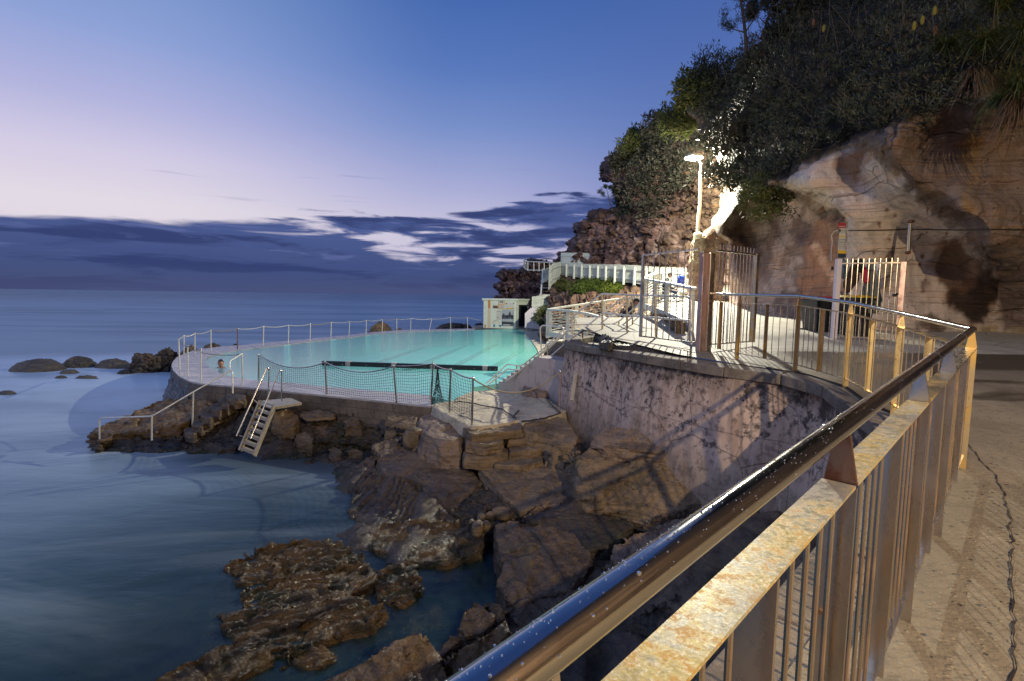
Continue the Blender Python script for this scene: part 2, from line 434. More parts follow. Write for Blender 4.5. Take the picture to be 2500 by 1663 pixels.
# cliff: geological colour, plus darkening beside the lamp, comes with the mesh (attribute 'geo'), broken up by streaks
g = newmat('cliff_rock'); p = g.pos(); geo = g.attr('geo')
n1 = g.noise(p, .55, 5, .6, .6); n2 = g.noise(p, 3.0, 6, .62, .3); n3 = g.noise(p, 26, 4, .7)
st = g.noise(g.mapp(p, (2.2, 2.2, .22)), 1.6, 5, .6, .5)
bd = g.noise(g.mapp(p, (.35, .35, 4.5), (R(9), R(5), 0)), 1.2, 5, .6, .8)
c = g.mix(.5, geo, g.mix(st.sm(.35, .65), (.55,)*3, (1.3,)*3), 'MULTIPLY')
c = g.mix(bd.sm(.48, .62)*.4, c, g.mix(1.0, geo, (1.25, .95, .70), 'MULTIPLY'))
c = g.mix(n2.sm(.54, .72)*.55, c, g.mix(1.0, geo, (.5, .42, .38), 'MULTIPLY'))
c = g.mix(n1.sm(.52, .66)*.3, c, g.mix(1.0, geo, (.9, .62, .38), 'MULTIPLY'))
c = g.mix(n3.sm(.6, .75)*.5, c, g.mix(1.0, geo, (.3, .3, .3), 'MULTIPLY'))
b2 = g.noise(g.mapp(p, (.5, .5, 15), (R(9), R(5), 0)), 1.1, 4, .65, .5); c = g.mix((b2-.56).sm(0, .05)*.5, c, g.mix(1.0, geo, (.38, .30, .27), 'MULTIPLY'))
px_, py_, pz_ = g.sep(p); ck_ = g.vor(g.comb(px_+n2*.7, py_+n1*.8, pz_*1.9+n2*.4), .42, 'DISTANCE_TO_EDGE'); cm = (1.0-ck_.sm(.0, .012))*n1.sm(.42, .55); c = g.mix(cm*.5, c, (.03, .02, .017))
pt = g.vor(p, 7.0); pm = (1.0-pt.sm(.08, .2))*n2.sm(.5, .62); c = g.mix(pm*.6, c, g.mix(1.0, geo, (.35, .28, .24), 'MULTIPLY'))
g.out(g.bsdf(col=c, rough=.78, nrm=g.bump(n2*.7+bd*.35+b2*.35+n3*.22+st*.2-cm*.4-pm*.4, .9, .14), spec=.35))

g = newmat('wall_render'); p = g.pos(); x, y, z = g.sep(p)
n1 = g.noise(p, 1.3, 5, .6); n2 = g.noise(p, 7, 6, .7); v1 = g.vor(g.comb(x+n2*.12, y+n2*.12, z), 10.0); stk = g.noise(g.mapp(p, (5, 5, .35)), 1.5, 5, .6, .4)
c = g.mix(stk.sm(.36, .62), (.42, .295, .225), (.60, .445, .36)); c = g.mix(n1.sm(.45, .62)*.55, c, (.60, .47, .40))
c = g.mix(n2.sm(.50, .60)*.5, c, (.09, .065, .062))
hh = (z-2.0)/1.7
c = g.mix((n2*.5+n1*.5+hh*.15-.10).sm(.50, .60)*.85, c, (.040, .028, .027))
spots = (1.0-v1.sm(.10, .20))*(n1*.6+hh*.35).sm(.38, .58)
c = g.mix(spots*.92, c, (.022, .018, .018))
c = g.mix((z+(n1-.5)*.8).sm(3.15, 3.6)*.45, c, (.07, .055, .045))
c = g.mix((1.0-(z+(n1-.5)).sm(1.9, 2.7))*.5, c, (.12, .10, .07))
crk2 = g.vor(g.comb(x+n2*.2, y+n1*.3, z*.7), .8, 'DISTANCE_TO_EDGE'); c = g.mix((1.0-crk2.sm(.0, .009))*.7, c, (.03, .022, .02))
jl = ((z-2.78+(n1-.5)*.05).abs()); c = g.mix((1.0-jl.sm(.0, .014))*.55, c, (.05, .038, .035))
run = g.noise(g.mapp(p, (9, 9, .25)), 1.3, 4, .7); c = g.mix(run.sm(.56, .70)*hh.clamp()*.4, c, (.07, .05, .045)); c = g.mix(run.sm(.40, .30)*.35, c, (.66, .58, .54))

g.out(g.bsdf(col=c, rough=.85, nrm=g.bump(n2*.6+g.noise(p, 40, 4)*.25-spots*.5+stk*.3, .8, .03), spec=.3))

g = newmat('coping'); p = g.pos(); n1 = g.noise(p, 1.6, 5, .65); n2 = g.noise(p, 22, 5, .7)
c = g.mix(n1.sm(.35, .65), (.22, .175, .135), (.10, .08, .066)); c = g.mix(n2.sm(.5, .65)*.6, c, (.27, .23, .17))
g.out(g.bsdf(col=c, rough=.8, nrm=g.bump(n2+n1, .6, .02)))

g = newmat('path_concrete'); p = g.pos(); x, y, z = g.sep(p)
n1 = g.noise(p, .8, 5, .62, .3); n2 = g.noise(p, 9, 5, .65); agg = g.vor(p, 30, 'F1'); a2 = g.vor(p, 15); n3 = g.noise(p, 75, 4, .7)
c = g.mix(n1.sm(.3, .7), (.265, .222, .160), (.165, .136, .096)); c = g.mix(n2.sm(.48, .66)*.45, c, (.13, .10, .075))
pit = (1.0-a2.sm(.10, .22))*n2.sm(.42, .52)
c = g.mix(pit*.9, c, (.035, .028, .022)); c = g.mix((g.noise(g.mapp(p, (1, 3.5, 1), (0, 0, R(40))), 14, 4, .7)-.52).sm(0, .06)*.5, c, (.11, .09, .065))
c = g.mix((1.0-agg.sm(.12, .3))*n3.sm(.45, .6)*.6, c, (.47, .41, .30)); c = g.mix(n3.sm(.55, .7)*.55, c, (.08, .062, .048))
# wet dark tongue across the far path
wet = (g.noise(g.mapp(p, (.35, 1.0, 1)), .9, 4, .5, .6)+(y-6.5)*.06).sm(.50, .62)*(1.0-(y).sm(12, 16))*(x-4.6).sm(0, 1.2)
c = g.mix(wet*.72, c, (.030, .023, .018))
r = g.mix(wet, (.62,)*3, (.30,)*3)
g.out(g.bsdf(col=c, rough=r, nrm=g.bump(n2*.25+n3*.45-pit*.9+(1.0-agg.sm(0, .4))*.35, .9, .012), spec=.5))

g = newmat('path_lit'); p = g.pos()  # same concrete as the near path, lamplight painted in as paler colour
n1 = g.noise(p, 1.2, 5, .62, .3); n2 = g.noise(p, 11, 5, .65)
crk = g.vor(g.mapp(p, (.8, 1.5, 1)), .9, 'DISTANCE_TO_EDGE')
c = g.mix(n1.sm(.3, .7), (.42, .39, .32), (.33, .29, .23)); c = g.mix(n2.sm(.5, .7)*.4, c, (.2, .17, .13))
c = g.mix((1.0-crk.sm(.004, .014))*.75, c, (.07, .055, .045))
g.out(g.bsdf(col=c, rough=.7, nrm=g.bump(n2*.5+g.noise(p, 60, 4)*.5, .6, .012)))

g = newmat('pool_rim'); p = g.pos(); n1 = g.noise(g.mapp(p, (1, 2.5, 1)), 1.6, 5, .6); n2 = g.noise(p, 16, 5, .6)
c = g.mix(n1.sm(.35, .65), (.36, .33, .33), (.48, .45, .44)); c = g.mix(n2.sm(.52, .7)*.4, c, (.16, .14, .13))
g.out(g.bsdf(col=c, rough=g.mix(n1.sm(.4, .6), (.12,)*3, (.5,)*3), nrm=g.bump(n2, .2, .01), spec=.6))
g = newmat('rim_side'); p = g.pos(); x, y, z = g.sep(p); n1 = g.noise(p, 1.2, 5, .65); n2 = g.noise(p, 9, 6, .7); blk = g.node('TexBrick')
g.t.links.new(g.comb(x*.9+y*.45, z, 0).k, blk.inputs[0]); blk.inputs['Scale'].default_value = 1.6; blk.inputs['Mortar Size'].default_value = .012; blk.inputs['Row Height'].default_value = .42; blk.inputs['Brick Width'].default_value = 1.3
c = g.mix(n1.sm(.35, .65), (.10, .078, .06), (.19, .15, .11)); c = g.mix(n2.sm(.5, .68)*.7, c, (.045, .035, .03))
c = g.mix(Nd(g.t, blk.outputs['Fac'])*.7, c, (.03, .025, .02)); c = g.mix((1.0-(z+(n2-.5)).sm(.9, 1.7))*.5, c, (.025, .025, .018))
g.out(g.bsdf(col=c, rough=.6, nrm=g.bump(n2+n1*.5-Nd(g.t, blk.outputs['Fac'])*.3, .7, .04)))
g = newmat('rim_wet'); p = g.pos(); n2 = g.noise(g.mapp(p, (1, 1, .45)), 9, 6, .7); v = g.vor(g.mapp(p, (1, 1, .6)), 9)
c = g.mix(n2.sm(.4, .65), (.012, .012, .014), (.075, .075, .09))
g.out(g.bsdf(col=c, rough=.16, nrm=g.bump(v+n2, .9, .05), spec=.8))

def steel(name, col, rough, stain=0, scol=(.30, .14, .03), scl=6, metal=1.0, drops=0):
    g = newmat(name); p = g.pos(); n1 = g.noise(g.mapp(p, (1, 1, .5)), scl, 6, .65, .3); n2 = g.noise(p, scl*9, 4, .6)
    c = g.mix(n1.sm(.45, .60)*stain, col, scol); c = g.mix(n2.sm(.60, .72)*stain*.6, c, (.22, .08, .02))
    r = g.mix(n1.sm(.35, .65), (rough*.8,)*3, (min(1, rough*1.35),)*3)
    mt = 1.0*metal - n1.sm(.5, .66)*stain*.65
    g.out(g.bsdf(col=c, rough=r, metal=mt, nrm=g.bump(n2, .05+stain*.12, .003)))
steel('steel_tube', (.50, .49, .46), .11)
steel('steel_rail', (.60, .56, .50), .24, .25)
steel('steel_plate', (.66, .56, .40), .34, .75, (.50, .30, .05), 5)
steel('steel_baluster', (.60, .52, .43), .26, .45, (.40, .17, .04), 7)
steel('steel_gold', (.76, .64, .40), .32, .55, (.55, .33, .06), 3.5)
steel('steel_rusty', (.34, .20, .13), .42, .9, (.20, .065, .025), 9)
steel('steel_post', (.56, .42, .40), .42, .55, (.30, .14, .10), 4)
steel('steel_bright', (.74, .70, .60), .22, .15)
steel('steel_dull', (.78, .76, .68), .42, .15, metal=.45)
steel('steel_bolt', (.70, .40, .22), .30, .4)
# speckled salt and rust bloom on the top flat bar
g = newmat('flat_bar_bloom'); p = g.pos(); n1 = g.noise(p, 9, 6, .7, .4); n2 = g.noise(p, 42, 5, .75); n3 = g.noise(p, 150, 3, .7); n4 = g.noise(p, 2.3, 4, .6)
c = g.mix(n1.sm(.40, .60), (.50, .40, .15), (.42, .41, .34)); c = g.mix(n2.sm(.50, .61)*.75, c, (.50, .27, .05)); c = g.mix(n3.sm(.52, .64)*.75, c, (.70, .64, .48))
c = g.mix(n3.sm(.42, .30)*.5, c, (.12, .12, .15)); c = g.mix(n4.sm(.46, .60)*.75, c, (.24, .23, .24))
g.out(g.bsdf(col=c, rough=g.mix(n2.sm(.4, .6), (.30,)*3, (.62,)*3), metal=.45, nrm=g.bump(n2*.25+n3*.8, .35, .0010)))

def paint(name, col, dirt=.3, dcol=(.25, .2, .14), rough=.5, rust=0, s_=3):
    g = newmat(name); p = g.pos(); n1 = g.noise(p, s_, 5, .65); n2 = g.noise(g.mapp(p, (4, 4, .5)), s_, 5, .6); n3 = g.noise(p, 30, 4, .6)
    c = g.mix(n1.sm(.5, .7)*dirt, col, dcol); c = g.mix(n2.sm(.58, .72)*dirt*.8, c, dcol)
    if rust: c = g.mix((n1*.5+n2*.5).sm(.54, .60)*rust, c, (.45, .17, .03))
    g.out(g.bsdf(col=c, rough=rough, nrm=g.bump(n3+n1, .12, .01)))
paint('white_paint', (.66, .67, .60), .15)
paint('white_fence', (.62, .66, .58), .2)
paint('white_hut', (.60, .66, .56), .2, rust=.0)
paint('white_box', (.66, .60, .64), .12)
paint('stair_concrete', (.42, .36, .35), .5, (.17, .13, .12), .75)
paint('black_foam', (.006, .007, .008), .3, (.03, .035, .03), .4)
paint('black_plastic', (.012, .014, .018), .2, (.05, .05, .05), .45)
paint('red_plastic', (.35, .01, .03), .1, (.1, .02, .02), .4)
paint('yellow_plastic', (.65, .42, .02), .1, (.3, .2, .05), .4)
paint('black_cloth', (.012, .012, .016), .2, (.03, .03, .04), .9, s_=12)
paint('navy_cloth', (.016, .03, .075), .2, (.03, .04, .08), .9, s_=12)
paint('maroon_cloth', (.14, .022, .03), .4, (.05, .015, .02), .85, s_=12)
paint('red_cloth', (.38, .02, .05), .3, (.15, .02, .03), .9, s_=9)
paint('grey_cloth', (.13, .14, .13), .3, (.08, .08, .08), .9, s_=9)
paint('blue_grey_cloth', (.09, .12, .16), .3, (.05, .07, .1), .9, s_=9)
paint('brown_cloth', (.045, .022, .022), .3, (.02, .012, .012), .9, s_=9)
paint('blue_bag', (.012, .05, .42), .25, (.45, .5, .6), .35, s_=14)
paint('skin', (.42, .21, .14), .1, (.3, .14, .1), .5)
paint('hair', (.012, .009, .008), .1, (.02, .015, .01), .6)
paint('grey_cap', (.10, .10, .10), .2, (.06, .06, .06), .9)
paint('sign_white', (.50, .50, .45), .1)
paint('sign_grey', (.22, .24, .22), .1)
paint('sign_red', (.32, .02, .03), .1, (.15, .03, .03))
paint('sign_yellow', (.68, .42, .015), .1, (.4, .25, .03))
paint('sign_navy', (.02, .03, .06), .1, (.04, .05, .06))
paint('sign_ink', (.015, .015, .02), .0)
paint('sign_orange', (.60, .26, .02), .1)
paint('sign_brown', (.10, .035, .025), .2)
paint('rust_mark', (.50, .19, .03), .6, (.55, .40, .16), .8, s_=12)
paint('teal_mark', (.02, .22, .28), .4, (.45, .5, .45), .8, s_=14)
paint('photo_pale', (.34, .38, .40), .5, (.12, .14, .17), .4, s_=9)
paint('photo_mid', (.10, .12, .15), .5, (.04, .05, .07), .4, s_=9)
paint('photo_dark', (.018, .022, .03), .2, (.06, .07, .08), .4, s_=9)
paint('rope', (.34, .28, .20), .4, (.2, .15, .1), .7, s_=20)
paint('net_cord', (.012, .018, .020), .1, (.03, .035, .03), .7)
paint('dark_rail', (.05, .045, .05), .2, (.1, .06, .04), .6)
paint('cable', (.03, .022, .02), .2, (.1, .06, .04), .6)
paint('pale_cord', (.5, .46, .40), .2, (.3, .25, .2), .7)
paint('ladder_metal', (.40, .35, .27), .45, (.16, .11, .07), .45, s_=6)
paint('bark', (.05, .035, .028), .4, (.09, .07, .05), .9, s_=20)
paint('cream_paint', (.60, .57, .42), .15)
g = newmat('rough_render'); p = g.pos(); n1 = g.noise(p, 8, 6, .75); n2 = g.noise(p, 2.2, 5, .6)
c = g.mix(n2.sm(.4, .6), (.46, .38, .26), (.30, .22, .14)); c = g.mix(n1.sm(.5, .62)*.8, c, (.12, .085, .055))
g.out(g.bsdf(col=c, rough=.85, nrm=g.bump(n1, 1.0, .12)))
g = newmat('pillar_stone'); p = g.pos(); n1 = g.noise(p, 4, 6, .7); n2 = g.noise(g.mapp(p, (1, 1, .4)), 1.6, 5, .6, .4)
c = g.mix(n2.sm(.4, .62), (.30, .21, .13), (.20, .12, .085)); c = g.mix(n1.sm(.5, .64)*.7, c, (.09, .06, .045))
g.out(g.bsdf(col=c, rough=.85, nrm=g.bump(n1+n2, .9, .1)))
g = newmat('lamp_glow'); e = g.node('Emission'); e.inputs[0].default_value = (1, .97, .78, 1); e.inputs[1].default_value = 45; g.out(Nd(g.t, e.outputs[0]))
g = newmat('lamp_glow_warm'); e = g.node('Emission'); e.inputs[0].default_value = (1, .72, .38, 1); e.inputs[1].default_value = 60; g.out(Nd(g.t, e.outputs[0]))
g = newmat('droplet'); g.out(g.bsdf(col=(.9, .92, .95), rough=.06, metal=.9, spec=.8))

def leafmat(name, cols, tr=.15):
    g = newmat(name); r = g.island(); p = g.pos(); n = g.noise(p, .7, 3, .5)
    c = g.ramp(r, [(i/(len(cols)-1), c_) for i, c_ in enumerate(cols)])
    c = g.mix(n.sm(.4, .65)*.5, c, tuple(v*.45 for v in cols[0]))
    g.out(g.bsdf(col=c, rough=.6, spec=.25))
leafmat('scrub_leaf', [(.030, .036, .022), (.05, .055, .032), (.085, .085, .06), (.075, .05, .042), (.14, .14, .11)])
leafmat('scrub_leaf_pale', [(.04, .055, .033), (.06, .07, .045), (.075, .085, .06), (.05, .05, .03)])
leafmat('green_leaf', [(.03, .055, .008), (.06, .10, .012), (.10, .14, .02), (.07, .075, .02)])
leafmat('olive_leaf', [(.06, .09, .015), (.10, .12, .025), (.13, .13, .05), (.08, .07, .03)])
leafmat('dark_needle', [(.018, .026, .02), (.03, .04, .028), (.05, .05, .04)])
leafmat('grass_blade', [(.03, .055, .014), (.05, .085, .02), (.10, .10, .035), (.16, .13, .07)])
leafmat('dry_grass', [(.14, .09, .055), (.10, .06, .045), (.18, .12, .08)])
leafmat('moss_leaf', [(.08, .12, .012), (.14, .17, .02), (.05, .08, .012)])

# water
g = newmat('sea_water'); p = g.pos(); x, y, z = g.sep(p)
dist = (x*x+y*y).pow(.5)
s1 = g.noise(g.mapp(p, (.05, .22, 1), (0, 0, R(12))), 1.0, 5, .55, .6); s2 = g.noise(g.mapp(p, (.35, .9, 1), (0, 0, R(-10))), 1.0, 5, .5, .8); s3 = g.noise(g.mapp(p, (.010, .05, 1)), 1.0, 4, .5)
wn = g.noise(g.mapp(p, (.13, .2, 1)), 1.0, 4, .55, .5); wn2 = g.noise(g.mapp(p, (.13, .2, 1), (0, 0, 0), (40, 20, 0)), 1.0, 4, .55, .5)
xw, yw = x+(wn-.5)*13, y+(wn2-.5)*8
def blob(cx, cy, rx, ry):
    xx, yy_ = (xw, yw)
    a = (xx-cx)/rx; b = (yy_-cy)/ry; return 1.0-(a*a+b*b).pow(.5).sm(.0, 1.1)
foam = blob(-23, 29.0, 15, 7.5).max(blob(-18, 23.5, 11, 5.0)*.95).max(blob(-13, 20.5, 6, 2.8)*.8).max(blob(-19, 17, 10, 3.5)*.5).max(blob(-33, 24, 9, 6)*.8)
milk = (foam.pow(.8)*(s2*.6+s1*.7+.30).clamp()*1.25).clamp()
sw_ = g.noise(g.mapp(p, (.12, .42, 1), (0, 0, R(-25)), (31, 7, 0)), 1.0, 5, .62, .9)
milk = milk.max(sw_.sm(.40, .78)*.40*dist.sm(5, 10)*(1.0-dist.sm(20, 40))*(1.0-x.sm(-4, -1)))
milk = milk.max(s1.sm(.40, .66)*.34*dist.sm(9, 17)).max(s2.sm(.5, .72)*.12*dist.sm(7, 12))
milk = milk.max(s3.sm(.42, .6)*.30*dist.sm(30, 60)*(1.0-dist.sm(180, 500)))
deep = g.mix(dist.sm(7, 19), (.030, .078, .086), (.095, .165, .235))
deep = g.mix(dist.sm(60, 600), deep, (.016, .045, .115))
dc = g.mix(milk, deep, (.62, .72, .78))
dif = g.node('BsdfDiffuse'); g.put(dif, 'Color', dc)
trn = g.node('BsdfTransparent'); g.put(trn, 'Color', (.60, .64, .55))
xw, yw = x+(wn-.5)*2.0, y+(wn2-.5)*1.5
mist = None
for (fx_, fy_, rx_, ry_, k_) in [(67, 910, 4.2, 2.2, 1), (178, 902, 3.8, 2.0, 1), (272, 902, 4.2, 1.8, 1), (158, 916, 3.2, 1.4, .9), (205, 928, 3.6, 1.4, .9), (140, 928, 2.4, 1.2, .8), (0, 968, 3.0, 1.3, .9), (345, 914, 4.5, 2.0, 1), (300, 920, 4.0, 1.6, 1), (225, 1105, 2.2, 1.4, .45), (380, 1112, 2.8, 1.0, .35)]:
    c_ = PZ(fx_, fy_, SL); b_ = blob(c_[0], c_[1], rx_, ry_)*k_; mist = b_ if mist is None else mist.max(b_)
milk = milk.max((mist.pow(.7)*(s2*.5+.65)).clamp()*.95)
dc = g.mix(milk, deep, (.62, .72, .78))
g.put(dif, 'Color', dc)
xw, yw = x+(wn-.5)*4, y+(wn2-.5)*3
shore = blob(-1.5, 8, 6.5, 5.5).max(blob(-4.5, 12.8, 5.5, 1.7)).max(blob(-3.5, 5.5, 4, 2.5))
tf = shore.pow(.5)*(1.0-milk*.8)*.88
m1 = g.node('MixShader'); g.put(m1, 0, tf); g.t.links.new(dif.outputs[0], m1.inputs[1]); g.t.links.new(trn.outputs[0], m1.inputs[2])
gl = g.node('BsdfGlossy'); g.put(gl, 'Roughness', .30); g.put(gl, 'Color', (.74, .88, 1))
hgt = s2*.5+g.noise(g.mapp(p, (.5, 1.6, 1)), 1.2, 4, .55)*.35
g.put(gl, 'Normal', g.bump(hgt, .14, .25))
fr = g.node('Fresnel'); fr.inputs[0].default_value = 1.33; g.put(fr, 'Normal', g.bump(hgt, .22, .35))
m2 = g.node('MixShader'); g.put(m2, 0, (Nd(g.t, fr.outputs[0])*(1.0-milk*.6))  .min(.30)); g.t.links.new(m1.outputs[0], m2.inputs[1]); g.t.links.new(gl.outputs[0], m2.inputs[2])
g.out(Nd(g.t, m2.outputs[0]))

g = newmat('pool_water'); p = g.pos(); x, y, z = g.sep(p)
s1 = g.noise(g.mapp(p, (.10, .32, 1), (0, 0, R(25))), 1.2, 4, .5, .6); s2 = g.noise(g.mapp(p, (.6, 1.2, 1), (0, 0, R(-15))), 1.0, 4, .6, .6)
t = ((x*.55+y*.1)+3.2).sm(-2.5, 3.0)
base = g.mix(t, (.44, .80, .86), (.24, .80, .66)); base = g.mix(s1.sm(.4, .7)*.5, base, (.42, .82, .84))
xw, yw = x, y
streak = (s2.sm(.66, .78))*(blob(-6.5, 27, 7, 7).max(blob(-2.5, 27, 3, 3)))
base = g.mix(streak*.6, base, (.62, .78, .70))
dif = g.node('BsdfDiffuse'); g.put(dif, 'Color', base)
trn = g.node('BsdfTransparent'); g.put(trn, 'Color', (.78, .97, .95))
m1 = g.node('MixShader'); m1.inputs[0].default_value = .50; g.t.links.new(dif.outputs[0], m1.inputs[1]); g.t.links.new(trn.outputs[0], m1.inputs[2])
gl = g.node('BsdfGlossy'); g.put(gl, 'Roughness', .14)
g.put(gl, 'Normal', g.bump(s2, .10, .05))
fr = g.node('Fresnel'); fr.inputs[0].default_value = 1.33
m2 = g.node('MixShader'); g.put(m2, 0, Nd(g.t, fr.outputs[0])  .min(.40)); g.t.links.new(m1.outputs[0], m2.inputs[1]); g.t.links.new(gl.outputs[0], m2.inputs[2])
g.out(Nd(g.t, m2.outputs[0]))
g = newmat('pool_floor'); p = g.pos(); n = g.noise(p, .8, 4, .6)
g.out(g.bsdf(col=g.mix(n.sm(.4, .7), (.34, .82, .80), (.22, .70, .68)), rough=.8))
g = newmat('lane_paint'); g.out(g.bsdf(col=(.004, .012, .06), rough=.8))

# ================================================================ THE SETTING
def sheet(name, pts, mat, kind='structure'):
    me = mesh(name, pts, [tuple(range(len(pts)))]); o = link(name, me, mat, origin=(0, 0, 0)); return tag(o, kind=kind)
def gridmesh(name, X_, Y_, Z_, mat, smooth=True, flip=False):
    nv, nu = X_.shape; v = np.stack([X_.ravel(), Y_.ravel(), Z_.ravel()], 1)
    i = np.arange(nv*nu).reshape(nv, nu); a, b, c, d_ = i[:-1, :-1].ravel(), i[:-1, 1:].ravel(), i[1:, 1:].ravel(), i[1:, :-1].ravel()
    f = np.stack([a, b, c, d_], 1) if not flip else np.stack([d_, c, b, a], 1)
    me = bpy.data.meshes.new(name); me.vertices.add(len(v)); me.vertices.foreach_set('co', v.ravel())
    me.loops.add(f.size); me.loops.foreach_set('vertex_index', f.ravel()); me.polygons.add(len(f))
    me.polygons.foreach_set('loop_start', np.arange(0, f.size, 4)); me.update(calc_edges=True)
    return me
def tps(ctrl, q, sc_):
    c = np.array(ctrl, float); A = c[:, :2]/sc_; n = len(A); Q = np.asarray(q, float)/sc_
    ph = lambda r2: np.where(r2 > 1e-12, .5*r2*np.log(np.maximum(r2, 1e-12)), 0)
    K = ph(((A[:, None]-A[None])**2).sum(2))+np.eye(n)*2e-3; Pm = np.hstack([np.ones((n, 1)), A])
    L = np.block([[K, Pm], [Pm.T, np.zeros((3, 3))]]); w = np.linalg.solve(L, np.concatenate([c[:, 2], np.zeros(3)]))
    out = np.empty(len(Q))
    for s_ in range(0, len(Q), 20000):
        q_ = Q[s_:s_+20000]; out[s_:s_+20000] = ph(((q_[:, None]-A[None])**2).sum(2))@w[:n]+np.hstack([np.ones((len(q_), 1)), q_])@w[n:]
    return out
def inpoly(x, y, poly):
    x = np.asarray(x); y = np.asarray(y); r = np.zeros(x.shape, bool); j = len(poly)-1
    for i in range(len(poly)):
        xi, yi = poly[i][:2]; xj, yj = poly[j][:2]
        if yi != yj: r ^= ((yi > y) != (yj > y)) & (x < (xj-xi)*(y-yi)/(yj-yi)+xi)
        j = i
    return r
def segdist(x, y, poly, closed=True):
    d_ = np.full(np.shape(x), 1e9); n = len(poly)
    for i in range(n if closed else n-1):
        ax, ay = poly[i][:2]; bx, by = poly[(i+1) % n][:2]; vx, vy = bx-ax, by-ay
        t = np.clip(((x-ax)*vx+(y-ay)*vy)/max(vx*vx+vy*vy, 1e-9), 0, 1); d_ = np.minimum(d_, np.hypot(x-ax-t*vx, y-ay-t*vy))
    return d_

# sea and sea bed
S_ = 20000
def rings(name, z, mat):
    rad = np.concatenate([np.linspace(1, 60, 40), np.geomspace(70, 26000, 30)]); th_ = np.linspace(0, 2*math.pi, 97)
    RR, TT = np.meshgrid(rad, th_, indexing='ij'); me = gridmesh(name, RR*np.sin(TT), RR*np.cos(TT), np.full_like(RR, z), mat)
    return tag(link(name, me, mat, origin=(0, 0, 0), smooth=True), kind='structure')
sea = rings('sea', SL, M['sea_water'])
bed = tag(link('sea_bed', gridmesh('sea_bed', *np.meshgrid(np.linspace(-60, 40, 60), np.linspace(-8, 90, 60)), np.full((60, 60), -1.6), None), M['rock_dark'], origin=(0, 0, 0)), kind='structure')

# ---- swimming pool
DZ = 2.10                       # deck
outer = [atz(z1(*c), DZ) for c in [(515, 358), (524, 335), (548, 310), (590, 290), (640, 274), (700, 262), (800, 250), (900, 243), (1045, 229), (1190, 216), (1313, 204), (1432, 194), (1540, 182), (1640, 171), (1730, 163), (1812, 157), (1892, 153), (2000, 151), (2122, 149), (2260, 146)]]
outer.append(V3(3.2, 50.5, DZ)); outer.append(V3(3.2, 47.8, DZ))
near_out = [atz(z1(*c), DZ) for c in [(2010, 592), (1900, 582), (1750, 565), (1550, 545), (1400, 530), (1200, 510), (1000, 489), (850, 476), (700, 466), (620, 450), (560, 420), (526, 388)]]
inner_far = [atz(z1(*c), DZ) for c in [(716, 352), (706, 330), (730, 308), (790, 293), (880, 276), (950, 265), (1045, 252), (1190, 238), (1313, 222), (1432, 211), (1540, 198), (1640, 186), (1730, 175), (1812, 169), (1892, 164), (2000, 161), (2122, 158), (2260, 155)]]+[V3(2.6, 47.6, DZ)]
inner_near = [atz(z1(*c), DZ) for c in [(2005, 530), (1900, 522), (1750, 510), (1550, 492), (1400, 480), (1200, 458), (1050, 447), (930, 436), (860, 424), (800, 404), (745, 380)]]
right_in = [V3(2.6, 30, DZ), V3(1.6, 22, DZ), V3(-.15, 17.2, DZ), V3(-1.2, 16.2, DZ)]+[atz(z7(*c), DZ) for c in [(720, 335), (560, 400), (470, 452)]]
plate = atz(z1(2012, 560), DZ)
inner = inner_far+right_in+inner_near
pool = empty('swimming_pool', (-6, 24, 0), 'large curved sea pool with a pale wet concrete rim between rocks and open water', 'sea pool')
def rimstrip(a, b, zt, zb):       # ring of quads between two equally long polylines, with an outer wall
    m = MB(); n = len(a)
    for i in range(n-1):
        A_, B_, C_, D_ = a[i].copy(), a[i+1].copy(), b[i+1].copy(), b[i].copy()
        lo = lambda p: V3(p[0], p[1], zb)
        m.add([A_, B_, C_, D_, lo(A_), lo(B_), lo(C_), lo(D_)], [(0, 3, 2, 1), (0, 1, 5, 4), (3, 7, 6, 2), (0, 4, 7, 3), (1, 2, 6, 5), (4, 5, 6, 7)])
    return m
def resample(pts, n):
    p = np.array(pts); s_ = np.concatenate([[0], np.cumsum(np.linalg.norm(np.diff(p, axis=0), axis=1))]); t = np.linspace(0, s_[-1], n)
    return [V3(*[np.interp(v, s_, p[:, k]) for k in range(3)]) for v in t]
def paired(a, b, n):
    a = resample(a, n); bb = resample(b, n*4); B_ = np.array(bb); out = []; k = 0
    return a, resample(b, n)
ofar = outer[:-2]
a, b = paired([near_out[-1]]+ofar, [inner_near[-1]]+inner_far[:-1], 60)
rimstrip(a, b, DZ, -1).build('rim', M['pool_rim'], pool)
a, b = paired(near_out, inner_near, 40)
rimstrip(a, b, DZ, -1).build('rim', M['pool_rim'], pool)
# skirts: the visible outer faces a little proud of the rim
def skirt(line, z0, z1_, off, mat, name):
    m = MB(); n = len(line); cx = np.mean([p[:2] for p in line], 0)
    q = []
    for i in range(n):
        t = nrm(line[min(i+1, n-1)]-line[max(i-1, 0)]); o = V3(-t[1], t[0], 0); q.append(o)
    for i in range(n-1):
        for (u0, u1, zz0, zz1) in ((off, off, z0, z1_),):
            A_ = line[i]+q[i]*off; B_ = line[i+1]+q[i+1]*off; A2 = line[i]-q[i]*.05; B2 = line[i+1]-q[i+1]*.05
            for p_ in (A_, B_, A2, B2): p_[2] = z1_
            lo = lambda p: V3(p[0], p[1], z0)
            m.hexa([lo(A_), lo(B_), lo(B2), lo(A2)], [A_, B_, B2, A2])
    return m.build(name, mat, pool)
nl = resample(near_out, 50)
skirt([p for p in nl], .6, DZ-.05, .03, M['rim_side'], 'outer_wall')
wl_ = resample([near_out[-3], near_out[-2], near_out[-1], outer[0], outer[1], outer[2]], 16)
